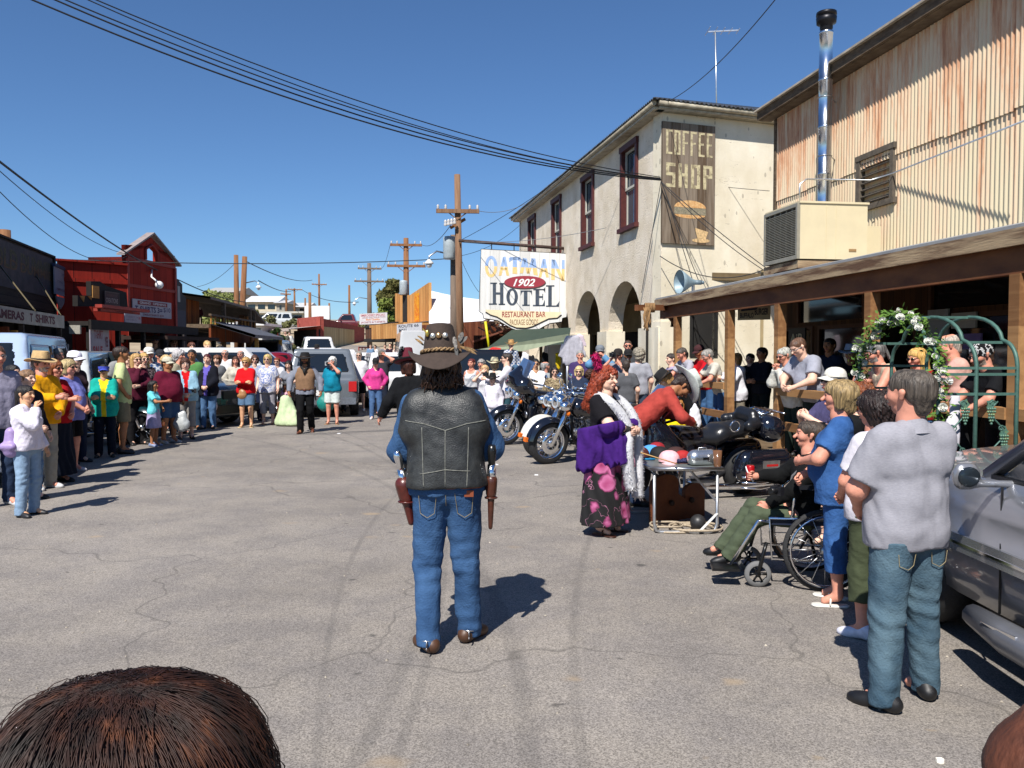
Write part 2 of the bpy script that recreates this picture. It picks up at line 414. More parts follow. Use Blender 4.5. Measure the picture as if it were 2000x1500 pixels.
def shoe_mesh(kind):
 if kind in _shoe:return _shoe[kind]
 pr=[seg((0,-.055,.05),(0,-.03,.072),.043,.047),seg((0,-.02,.055),(0,.12,.028),.045,.036),seg((0,.1,.026),(.004,.155,.024),.036,.03,(1,1,1.1))]
 if kind=='boot':pr.append(seg((0,-.02,.06),(0,-.01,.10),.044,.040))
 if kind=='sandal':pr=[seg((0,-.05,.01),(0,.15,.01),.042,.046)]
 flat=.022 if kind=='sandal' else.3
 V,Q=blob(pr,.011,.025,lambda P,d:np.maximum(np.maximum(d,-P[:,2]+.002),P[:,2]-flat))
 if kind=='sandal':
  mb=MB();mb.tube([(-.045,.06,.02),(-.03,.055,.06),(.0,.05,.075),(.03,.055,.06),(.045,.06,.02)],.008,5);n=len(V)
  V=np.concatenate([V,np.array(mb.V)]);Q=[tuple(q)for q in Q]+[tuple(i+n for i in f)for f in mb.F]
 _shoe[kind]=(V,Q);return _shoe[kind]
def hat_mesh(kind):
 """cowboy hats: brim and creased crown as one felt shell; returns grid verts, faces"""
 P=dict(cowboy=(.098,.115,.19,.055,.13,.028),big=(.096,.115,.178,.032,.165,.035),straw=(.098,.112,.185,.05,.12,.02),fedora=(.095,.112,.165,.02,.11,.025),low=(.098,.115,.2,.03,.09,.02))[kind]
 rx,ry,br,curl,ch,dent=P;n=40;rings=[]
 for t in(1,.9,.75,.55,.35,.15,.0):rings.append(('b',t,0))
 for t in(0.04,.2,.5,.75,.9,.97,1.0):rings.append(('c',t,0))
 for t in(.8,.5,.2):rings.append(('t',t,0))
 V=[]
 for kd,t,_ in rings:
  for k in range(n):
   a=2*math.pi*k/n;ca,sa=math.cos(a),math.sin(a)
   if kd=='b':
    x=ca*(rx+(br-rx)*t);y=sa*(ry+(br*1.12-ry)*t);z=curl*(abs(ca)**1.6)*t**1.7-.018*abs(sa)*t-(.085 if kind=='big' else.015)*max(0,-sa)**1.3*t**1.15
   elif kd=='c':
    q=1-.26*t**1.5;x=ca*rx*q;y=sa*ry*(1-.12*t);z=ch*(t if t<.9 else.9+.6*(t-.9))
    x*=1-(.22*math.exp(-((y-.05)/.035)**2)*t if sa>0 else 0)
   else:
    q=.74*t;x=ca*rx*q;y=sa*ry*.88*t;z=ch*.965-dent*math.exp(-(x/.03)**2)*(1-t*.6)-.01*(1-t)
   V.append((x,y,z))
 Fc=[(i*n+k,i*n+(k+1)%n,(i+1)*n+(k+1)%n,(i+1)*n+k)for i in range(len(rings)-1)for k in range(n)]
 Fc.append(tuple((len(rings)-1)*n+k for k in range(n)))
 m0=len(V);nb=7*n
 V+=[(x,y,z-.006)for x,y,z in V[:nb]]
 Fc+=[(m0+i*n+(k+1)%n,m0+i*n+k,m0+(i+1)*n+k,m0+(i+1)*n+(k+1)%n)for i in range(6)for k in range(n)]
 Fc+=[((k+1)%n,k,m0+k,m0+(k+1)%n)for k in range(n)]
 return V,Fc
def cap_mesh(bill=True,crown=True):
 V=[];Fc=[];n=24
 if crown:
  for i in range(7):
   t=i/6*math.pi/2
   for k in range(n):
    a=2*math.pi*k/n;V.append((.094*math.cos(t)**.8*math.cos(a),.108*math.cos(t)**.8*math.sin(a),.095*math.sin(t)**.85))
  Fc=[(i*n+k,i*n+(k+1)%n,(i+1)*n+(k+1)%n,(i+1)*n+k)for i in range(6)for k in range(n)]
 else:
  for z in(0,.045):
   for k in range(n):a=2*math.pi*k/n;V.append((.095*math.cos(a),.11*math.sin(a),z))
  Fc=[(k,(k+1)%n,n+(k+1)%n,n+k)for k in range(n)]
 b0=len(V);m=9
 for j in range(4):
  for i in range(m):
   u=i/(m-1)*2-1;y0=.108*math.sqrt(max(0,1-(u*.85)**2));L=.078*math.sqrt(max(0.0,1-u*u*.96));x=u*.085
   V.append((x*(1-.12*j/3),y0+L*j/3,.006-.02*(j/3)-.028*u*u))
 for lay in(0,):
  Fc+=[(b0+j*m+i,b0+j*m+i+1,b0+(j+1)*m+i+1,b0+(j+1)*m+i)for j in range(3)for i in range(m-1)]
 b1=len(V);V+=[(x,y,z-.004)for x,y,z in V[b0:b1]]
 Fc+=[(b1+(j)*m+i+1,b1+j*m+i,b1+(j+1)*m+i,b1+(j+1)*m+i+1)for j in range(3)for i in range(m-1)]
 Fc+=[(b0+3*m+i,b0+3*m+i+1,b1+3*m+i+1,b1+3*m+i)for i in range(m-1)]
 return V,Fc
_hm={}
def headgear(kind):
 if kind not in _hm:_hm[kind]=hat_mesh(kind)if kind in('cowboy','big','straw','fedora','low')else cap_mesh(crown=(kind!='visor'))
 return _hm[kind]
def legset(st):
 hp=.92
 if st=='walk':return[((.09,0,hp),(.10,.16,.50),(.10,.12,.09),0),((-.09,0,hp),(-.10,.0,.49),(-.11,-.24,.13),-20)]
 if st=='walk2':return[((-.09,0,hp),(-.10,.16,.50),(-.10,.12,.09),0),((.09,0,hp),(.10,.0,.49),(.11,-.24,.13),-20)]
 if st=='sit':return[((.10,0,.52),(.13,.42,.53),(.12,.46,.11),0),((-.10,0,.52),(-.13,.42,.53),(-.12,.46,.11),0)]
 if st=='wide':return[((.09,0,hp),(.14,.03,.50),(.18,-.01,.09),0),((-.09,0,hp),(-.14,.03,.50),(-.18,-.01,.09),0)]
 if st=='shift':return[((.09,0,hp),(.09,.0,.50),(.06,-.01,.09),0),((-.09,0,hp),(-.15,.08,.50),(-.20,.06,.09),0)]
 return[((.09,0,hp),(.105,.02,.50),(.115,-.01,.09),0),((-.09,0,hp),(-.105,.02,.50),(-.115,-.01,.09),0)]
SEED=[1]
def person(label,px,Y,top,face,x='m',f=.15,sk='p',t='tee',tc='888888',b='jeans',bc='3a5a80',h='short',hc='3a2a20',hat=None,g=0,a=('down','down'),sh='222222',shk='shoe',lean=0,yaw=0,pitch=0,side=0,st='n',z0=0.0,grp='spectators',inn=None,feet=None,H=None,hem=None,res=None,beard=None,pos=None,wide=1.0,name='person',cat='person',fold=1.0,collar=None,toe=12,hres_=None):
 SEED[0]+=1;sd=SEED[0]
 if pos is None:
  p=at(px,700,Y);zt=at(px,top,Y).z
  X=p.x
 else:X,Y,zt=pos
 if feet is not None:gp=G(px,feet,z0);X,Y=gp.x,gp.y;zt=at(px,top,Y).z
 hatx={None:0,'cap':.02,'visor':.01,'top':.2,'bandana':.0}.get(hat[0]if hat else None,.075)
 drop=(1-math.cos(R(lean)))*.8+(.40 if st=='sit' else 0)
 if H is None:H=(zt-z0)/((1.765+hatx-drop)/1.75)
 S=H/1.75;res=res or max(.0115,.00135*Y);hres=hres_ or res*.5
 root=empty(name,(X,Y,z0),math.pi+R(face),label,cat,grp);root.scale=(S*wide,S*wide,S)
 fem=x=='f';I3=np.eye(3)
 pv=(0,0,.95);zo=0.0
 if st=='sit':zo=-.40
 if not isinstance(st,str)and st[0][0][2]<.7:zo=st[0][0][2]-.92;
 T=frame(roty(side)@rotx(-lean),pv)
 if zo:T=(T[0],T[1]+np.array([0,0,zo]))
 HF=fcomp(T,frame(rotz_(-yaw)@rotx(-pitch),(0,.0,1.54)))
 shw0=0
 Ls=legset(st)if isinstance(st,str)else st
 def T_(*q,**k):k['fr']=T;return seg(*q,**k)
 def H_(*q,**k):k['fr']=HF;return seg(*q,**k)
 hipw=.088 if fem else.07
 pelvis=T_((-hipw,0,.94),(hipw,0,.94),.112+.04*f+(.01 if fem else 0),s=(1,1.12,1))
 waist=T_((-.045,.0,1.09),(.045,0,1.09),.102+.075*f-(.008 if fem else 0),s=(1,1.18,1))
 chest=T_((-.085,0,1.28),(.085,0,1.28),.114+.034*f-(.010 if fem else 0),s=(1,1.2,1))
 shw=.168-(.02 if fem else 0)
 yoke=T_((-shw+.04,-.01,1.395),(shw-.04,-.01,1.395),.066,s=(1,1.05,1))
 torso=[pelvis,waist,chest,yoke]
 if f>.35:torso.append(T_((0,.05+.05*f,1.07),(0,.04+.04*f,1.13),.10+.09*f))
 if f>.6:torso.append(T_((-.08,.0,1.03),(.08,0,1.03),.13+.03*f,s=(1,1.1,1)))
 if fem:torso+=[T_((sx*.068,.085,1.27),(sx*.06,.06,1.3),.066+.02*f)for sx in(-1,1)]
 neck=[T_((0,-.012,1.40),(0,.005,1.5),.060+.012*f,.055+.01*f),T_((-.1,-.02,1.41),(0,-.012,1.48),.045,.04),T_((.1,-.02,1.41),(0,-.012,1.48),.045,.04)]
 arms=[]
 mbh=MB()
 sleeves={}
 for i,s_ in enumerate((-1,1)):
  pr=a[i]
  if isinstance(pr,str):Wt,hint,curl=ARMS[pr];Wt=(Wt[0]*s_,Wt[1]+.10*max(0,f-.3)*(Wt[1]>.1),Wt[2]);hint=(hint[0]*s_,hint[1],hint[2]);Wt=fap(T,Wt);hint=T[0]@np.array(hint)
  else:Wt=np.array(pr[0],float)+np.array([0,0,zo]);hint=pr[1];curl=pr[2]
  Sh=fap(T,(s_*shw,-.01,1.40));E,Wr=ik(Sh,Wt,.29,.255,hint)
  ka=1+.5*f
  up=seg(Sh,E,.052*ka,.042*ka);lo=seg(E,Wr,.041*ka,.027)
  d,wv,n=hand_geo(E,Wr,s_,curl,res,mbh)
  d=np.array(d);wv=np.array(wv)
  palm=[seg(Wr,Wr+d*.075+wv*.016,.022,.019),seg(Wr,Wr+d*.075-wv*.016,.022,.019)]
  arms+=[up,lo]+palm;sleeves[s_]=(Sh,E,Wr,ka)
 legs=[];kl=1+.25*f
 for(Hp,K,A,ft)in Ls:
  legs+=[seg(Hp,K,.092*kl,.057*kl),seg(K,A,.056*kl,.036),seg(np.array(K)*.72+np.array(A)*.28+[0,-.018,0],np.array(K)*.45+np.array(A)*.55+[0,-.008,0],.05*kl,.04)]
  legs+=[seg(A,np.array(A)+[0,.10,-.045],.034,.03)]
 head=[H_((0,-.035,1.665),(0,.025,1.67),.085,.083,s=(1.1,1,1)),H_((0,.03,1.61),(0,.052,1.572),.052,.042,s=(.92,1,1)),H_((-.03,.062,1.62),(.03,.062,1.62),.042),H_((0,-.02,1.60),(0,.005,1.48),.058+.012*f,.056+.01*f),H_((0,.03,1.568),(0,.068,1.553),.035,.026)]
 if f>.5:head.append(H_((-.035,.04,1.58),(.035,.04,1.58),.04))
 fine=[H_((0,.104,1.642),(0,.128,1.612),.010,.0155,k=.012),H_((-.03,.098,1.662),(.03,.098,1.662),.012,k=.015),H_((-.02,.104,1.578),(.02,.104,1.578),.0095,k=.012)]
 ears=[H_((sx*.080,.0,1.615),(sx*.086,-.008,1.645),.013,.018,s=(1.5,1,1),k=.01)for sx in(-1,1)]
 sock=[H_((sx*.031,.122,1.646),(sx*.034,.122,1.646),.018,sub=True,k=.012)for sx in(-1,1)]
 sm=skin_mat(sk)
 body=torso+neck+arms+legs
 k_=.028
 Vb,Qb=blob(body,max(res,.018),k_)
 hp=head+[neck[0]]+fine+ears+sock
 lo,hi=prange(head+ears,.03)
 gz=np.arange(lo[2]-.0,hi[2]+hres*1.5,hres)
 Vh,Qh=nets(lambda P:sd_eval(P,hp,.02),np.arange(lo[0],hi[0]+hres*1.5,hres),np.arange(lo[1],hi[1]+.03+hres*1.5,hres),gz)
 nb=len(Vb);nh=nb+len(Vh)
 V=np.concatenate([Vb,Vh]+([np.array(mbh.V)]if mbh.V else[]))
 Fc=[tuple(q)for q in Qb.tolist()]+[tuple(i+nb for i in q)for q in Qh.tolist()]+[tuple(i+nh for i in q)for q in mbh.F]
 midx=np.zeros(len(Fc),int)
 C=Vh[Qh].mean(1)if len(Qh)else np.zeros((0,3));L=(C-HF[1])@HF[0];mi=np.zeros(len(L),int)
 ax_=np.abs(L[:,0]);fr_=L[:,1]>.075
 mi[fr_&(ax_<.025)&(np.abs(L[:,2]-1.578)<.0065+hres*.25)]=1
 mi[fr_&(np.abs(ax_-.032)<.013)&(np.abs(L[:,2]-1.645)<.005+hres*.25)]=2
 mi[fr_&(np.abs(ax_-.032)<.02)&(np.abs(L[:,2]-1.667)<.004+hres*.2)]=3
 if beard:mi[(L[:,1]>.02)&(L[:,2]<1.597)&(L[:,2]>1.535)&(mi!=1)]=3
 if beard=='m':mi[(mi==3)&(L[:,2]<1.57)]=0
 midx[len(Qb):len(Qb)+len(Qh)]=mi
 lip=mat('lips','9c5148',.5,0,.05,30);eye=mat('eye','2b211d',.25,0,.3,90);brow=hair_mat(beard if beard and beard!='m' else hc)
 bo=mesh_ob('body',V,Fc,[sm,lip,eye,brow],root,True,midx)
 jk=t in('jkt','long','coat');off={'jkt':.024,'long':.015,'coat':.03}.get(t,.013)
 tm=tc if not isinstance(tc,str)else cloth(tc)
 hz=hem if hem is not None else(.86 if t!='tank' else.9)
 lift=[seg(q['a'],q['b'],q['ra'],q['rb'],q['s'],fr=q['fr'])for q in torso]
 drape=[T_((-.06,.012+.045*f,1.16),(-.06-.004*f,.012+.03*f,hz),.106+.064*f,.113+.06*f,s=(1,1.12,1)),T_((.06,.012+.045*f,1.16),(.06+.004*f,.012+.03*f,hz),.106+.064*f,.113+.06*f,s=(1,1.12,1))]
 if t!='none':
  slv=[]
  for s_,(Sh,E,Wr,ka)in sleeves.items():
   cc={'tank':0,'tee':.72,'polo':.78,'vest':0}.get(t,2)
   if cc and cc<1:slv.append(seg(Sh,Sh+(E-Sh)*cc,.056*ka,.058*ka,cut=1))
   elif cc==2:slv+=[seg(Sh,E,.056*ka,.047*ka),seg(E,E+(Wr-E)*.97,.047*ka,.034,cut=1)]
  nr={'tank':.115,'tee':.066,'polo':.058}.get(t,.06);nz={'tank':1.44}.get(t,1.47)
  vneck=[T_((0,-.012,1.44),(0,.0,1.6),nr,nr,sub=True,k=.01)]
  if fem or t in('polo','jkt','long'):vneck.append(T_((0,.14,1.36 if t=='tank' else 1.40),(0,.10,1.50),.02 if not fem else.035,.06,sub=True,k=.01))
  if t in('tank','vest'):vneck+=[seg(sleeves[q][0]+np.array([q*.02,0,-.02]),sleeves[q][1],.07,.07,sub=True,k=.01)for q in(-1,1)]
  pr=lift+drape+slv+vneck+[T_((-.1,-.02,1.405),(0,-.012,1.455),.05,.045),T_((.1,-.02,1.405),(0,-.012,1.455),.05,.045)]
  pr=[q for q in pr if not q['sub']]+[q for q in pr if q['sub']]
  amp=.0046*fold*(1.5 if jk else 1)
  def post(P,d):
   Pl=(P-T[1])@T[0]
   d=d+wob(P,amp,26,sd,(1,1,.5))+wob(P,amp*.5,60,sd+5,(.9,.9,.7))
   inarm=np.minimum.reduce([np.abs(((P-q[0])*1).sum(1))*0+np.sqrt(((P-(q[0]+(q[1]-q[0])*np.clip(((P-q[0])@(q[1]-q[0]))/.0841,0,1)[:,None]))**2).sum(1))for q in sleeves.values()]+[np.sqrt(((P-(q[1]+(q[2]-q[1])*np.clip(((P-q[1])@(q[2]-q[1]))/.065,0,1)[:,None]))**2).sum(1))for q in sleeves.values()])
   return np.maximum(d,np.minimum(hz-Pl[:,2]+.004*np.sin(P[:,0]*30),inarm-.075))
  gres=max(res*.9,.0115)
  Vs,Qs=blob(pr,gres,.045,post,off)
  nm={'jkt':'jacket','vest':'vest','coat':'coat','tank':'tank_top','polo':'polo_shirt','long':'shirt'}.get(t,'tee_shirt')
  so=mesh_ob(nm,Vs,Qs,[tm]+([cloth(inn)]if inn else[]),root,True)
  if inn and len(Qs):
   Cc=(Vs[Qs].mean(1)-T[1])@T[0];m2=((np.abs(Cc[:,0])<.035+.25*np.maximum(0,Cc[:,2]-1.25))&(Cc[:,1]>.05)).astype(np.int32)
   if len(so.data.polygons)==len(m2):so.data.polygons.foreach_set('material_index',m2)
  if collar:
   cm=MB()
   for q in range(2):
    pts=[(.062*math.sin(u)*(1+.06*q),-.012-.062*math.cos(u)*(1+.06*q)+.015*(1-math.cos(u))*.5,1.475-.03*q-.03*(1-math.cos(u))*.5)for u in np.linspace(-2.7,2.7,15)]
    pts=[fap(T,p_)for p_ in pts]
    if q==0:A_=pts
   B_=pts;n_=len(A_);cm.add([Vector(p_)for p_ in A_]+[Vector(p_)+Vector((0,0,0))for p_ in B_],[(i,i+1,n_+i+1,n_+i)for i in range(n_-1)],True)
   cm.build('collar',cloth(collar),root)
 bm_=bc if not isinstance(bc,str)else cloth(bc)
 if b in('jeans','pants','shorts','capri'):
  pr=[];end={'jeans':1.13,'pants':1.13,'shorts':-.0,'capri':.55}[b]
  pr.append(seg(pelvis['a'],pelvis['b'],pelvis['ra'],pelvis['rb'],pelvis['s'],fr=T));pr.append(T_((-.045,0,1.0),(.045,0,1.0),.112+.05*f,s=(1,1.12,1)))
  for(Hp,K,A,ft)in Ls:
   K=np.array(K);A=np.array(A);Hp=np.array(Hp)
   if b=='shorts':pr.append(seg(Hp,Hp+(K-Hp)*(.93 if not fem else.86),.098*kl,.088*kl,cut=1))
   else:
    ew=.056 if b=='jeans' else.063
    pr+=[seg(Hp,K,.091*kl,.064*kl),seg(K,K+(A-K)*end,.064*kl,ew+(.012 if b=='capri' else 0),cut=1)]
  Ks=[np.array(l[1])for l in Ls];As=[np.array(l[2])for l in Ls]
  def post(P,d):
   wk=sum(np.exp(-((P-K)**2).sum(1)/.022)for K in Ks)+.9*sum(np.exp(-((P-A)**2).sum(1)/.018)for A in As)
   d=d+(.15+np.minimum(wk,1.1))*wob(P,.0072*fold,40,sd,(.7,.7,1.35))+wob(P,.0042*fold,24,sd+3,(1,1,.45))+wob(P,.0018*fold,85,sd+9,(1,1,.7))
   Pl=(P-T[1])@T[0]
   return np.maximum(d,np.where(Pl[:,1]>.17,-9,Pl[:,2]-min(1.035,(hz+.05)if t!='none' else 9)))
  Vs,Qs=blob(pr,max(res*.9,.0115),.02,post,.012)
  nm={'jeans':'jeans','pants':'trousers','shorts':'shorts','capri':'capri_trousers'}[b]
  mesh_ob(nm,Vs,Qs,bm_,root,True)
 elif b in('skirt','lskirt'):
  zb=.50 if b=='skirt' else.12
  pr=[seg(pelvis['a'],pelvis['b'],pelvis['ra'],pelvis['rb'],pelvis['s'],fr=T),T_((-.03,0,1.02),(.03,0,1.02),.115+.06*f,s=(1,1.1,1)),seg((-.05,0,.95),(-.06,0,zb),.135+.05*f,.17+.05*f if b=='skirt' else.20+.05*f,s=(1,1.1,1)),seg((.05,0,.95),(.06,0,zb),.135+.05*f,.17+.05*f if b=='skirt' else.20+.05*f,s=(1,1.1,1))]
  def post(P,d):
   an=np.arctan2(P[:,1],P[:,0]);u=np.clip((.98-P[:,2])/.5,0,1)
   return np.maximum(np.maximum(d+.010*u*np.sin(an*11+3*np.sin(P[:,2]*6+sd)),zb-P[:,2]),((P-T[1])@T[0])[:,2]-1.04)
  Vs,Qs=blob(pr,max(res*.9,.0115),.03,post,.008)
  mesh_ob('skirt',Vs,Qs,bm_,root,True)
 V0,Q0=shoe_mesh(shk)
 shm=mat('shoe',sh,.5,0,.12,20)
 for(Hp,K,A,ft)in Ls:
  so=mesh_ob('sandal' if shk=='sandal' else('boot' if shk=='boot' else 'shoe'),V0,Q0,shm,root,True)
  so.location=(A[0],A[1]+.005,A[2]-.09);so.rotation_euler=(R(ft)if ft else 0,0,R(-toe if A[0]>0 else toe))
 def hb(pr,rs,k,post,name_,m_):
  Vs,Qs=blob(pr,rs,k,post);Vs=Vs@HF[0].T+HF[1];return mesh_ob(name_,Vs,Qs,m_,root,True)
 hm=hair_mat(hc);hr=max(hres*.9,.0065)
 if h!='none':
  vol={'short':.008,'bald':.006,'long':.012,'bob':.019,'curly':.026,'pony':.007,'crew':.004,'afro':.04}.get(h,.012)
  if hat:vol=min(vol,.014)
  cr_=[seg((0,-.038,1.668),(0,.022,1.676),.086+vol,.083+vol*.8,(1.1,1,1))]
  ext=[]
  if h in('short','crew','bald','pony'):ext=[seg((0,-.06,1.62),(0,-.055,1.57),.06,.048,(.9,1,1))]
  if h=='bob':ext=[seg((sx*.072,-.01,1.66),(sx*.07,.0,1.565),.04,.036)for sx in(-1,1)]+[seg((0,-.07,1.65),(0,-.06,1.55),.075,.06)]
  if h in('curly','afro'):ext=[seg((0,-.05,1.65),(0,-.05,1.58),.09,.08,(.85,1,1))]
  if h=='long':ext=[seg((sx*.074,-.015,1.65),(sx*.08,.01,1.42),.036,.034)for sx in(-1,1)]+[seg((0,-.075,1.64),(0,-.10,1.38),.072,.06,(.8,1,1))]
  if h=='pony':ext.append(seg((0,-.13,1.67),(0,-.15,1.47),.03,.018))
  fz={'crew':1.69,'short':1.685,'curly':1.68,'afro':1.68}.get(h,1.682)
  face_=[seg((-.02,.13,fz-.085),(.02,.13,fz-.085),.093,s=(1.05,1,1),sub=True,k=.012),seg((-.03,.10,1.57),(.03,.10,1.57),.07,sub=True,k=.012)]
  if h in('short','crew','bald'):face_+=[seg((sx*.1,.01,1.60),(sx*.1,.03,1.64),.028,sub=True,k=.01)for sx in(-1,1)]
  if h=='bald':face_+=[seg((0,.05,1.80),(0,-.04,1.80),.085,sub=True,k=.02)]
  amp={'curly':.012,'afro':.013,'long':.004,'bob':.005}.get(h,.0035);fq={'curly':110,'afro':120}.get(h,90)
  an=(1,1,1)if h in('curly','afro')else(1,1,.25)
  hb(cr_+ext+face_,hr,.03,lambda P,d:d+wob(P,amp,fq,sd,an),'hair',hm)
 hx=Matrix([list(HF[0][i])+[HF[1][i]]for i in range(3)]+[[0,0,0,1]])
 if hat:
  kd=hat[0];hm_=hat[1]if not isinstance(hat[1],str)else mat('felt' if kd not in('cap','visor')else 'cap_cloth',hat[1],.9,0,.12,30,.3,80)
  if kd in('cowboy','big','straw','fedora','low','cap','visor'):
   V0,Q0=headgear(kd);sc2=hat[2]if len(hat)>2 else 1.0
   tilt=R(hat[3])if len(hat)>3 else R(-4)
   M=hx@Matrix.Translation((0,-.005,1.695))@Matrix.Rotation(tilt,4,'X')@Matrix.Scale(1.04*sc2,4)
   if kd=='visor':M=hx@Matrix.Translation((0,-.003,1.675))@Matrix.Scale(1.03,4)
   mesh_ob('hat' if kd not in('cap','visor')else kd,[tuple(M@Vector(v))for v in V0],Q0,hm_,root,True)
   if kd in('cowboy','big','straw','fedora','low'):
    mb=MB();mb.lathe([(.101,.002),(.103,.02),(.101,.022)],n=28,M=M@Matrix.Diagonal((1,1.16,1,1)));mb.build('hat_band',mat('hat_band','2a1d14',.6),root)
  elif kd=='bandana':
   hb([seg((0,-.038,1.668),(0,.022,1.676),.098,.094,(1.08,1,1)),seg((0,.14,1.60),(0,.14,1.58),.10,sub=True,k=.01)],hr,.02,lambda P,d:np.maximum(d,1.635-P[:,2]+.3*P[:,1]-.02),'bandana',hm_)
   mb=MB();mb.tube([fap(HF,p_)for p_ in((0,-.12,1.66),(.02,-.15,1.64),(.03,-.16,1.57))],[.018,.014,.008],6)
  elif kd=='top':
   mb=MB();mb.lathe([(.20,.03),(.19,.012),(.10,0),(.099,.05),(.092,.12),(.088,.19),(.083,.205),(.0,.208)],n=28,M=hx@Matrix.Translation((0,-.01,1.70))@Matrix.Rotation(R(-6),4,'X'));mb.build('hat',hm_,root)
 if g:
  mb=MB();gm=mat('sunglass_lens','0b0a0a',.12,0,0)if g==1 else mat('spectacle_lens','7d8388',.1,0,0)
  for sx in(-1,1):
   if g==1:mb.ball((sx*.034,.112,1.643),.026,.010,.017,10,6,None)
   else:mb.tube([(sx*.034+.022*math.cos(u),.118,1.643+.015*math.sin(u))for u in np.linspace(0,6.28,10)],.0022,4,False)
   mb.bar((sx*.058,.105,1.648),(sx*.086,.0,1.648),.004,.008)
  mb.bar((-.012,.122,1.647),(.012,.122,1.647),.004,.006)
  mb.V=[tuple(hx@Vector(v))for v in mb.V];mb.build('sunglasses' if g==1 else 'glasses',gm,root)
 root['_f']=0;del root['_f']
 return root,dict(T=T,HF=HF,sl=sleeves,S=S,legs=Ls,hx=hx,torso=torso,drape=drape,T_=T_,H_=H_,sd=sd,res=res)
# ground, road, far rise
def sstep(a,b,x):t=min(1,max(0,(x-a)/(b-a)));return t*t*(3-2*t)
def gz(x,y):
 z=0.0 if y<34 else(.068*(y-34)*sstep(34,44,y)if y<112 else 5.3-.01*(y-112))
 if y>50:z+=1.6*sstep(50,95,y)*(math.exp(-((x+40)/22)**2)+.5*math.exp(-((x-30)/20)**2))+.22*math.sin(x*.23+y*.11)*sstep(60,90,y)
 return z
def grid(xs,ys,fn):
 V=[(x,y,fn(x,y))for y in ys for x in xs];n=len(xs)
 return V,[(j*n+i,j*n+i+1,(j+1)*n+i+1,(j+1)*n+i)for j in range(len(ys)-1)for i in range(n-1)]
ys_=[-12,0,10,20,30]+[34+2*i for i in range(45)]+[130,150,200,300,500,900,1600]
V,Fc=grid([-900,-400,-200]+[-120+8*i for i in range(31)]+[200,400,900],ys_,lambda x,y:gz(x,y)-.02)
gm=mat('desert_dirt','8c7a62',.95,0,.25,.6,.6,6,col2='a8977c')
tag(mesh_ob('ground',V,Fc,gm,smooth=True),kind='structure')
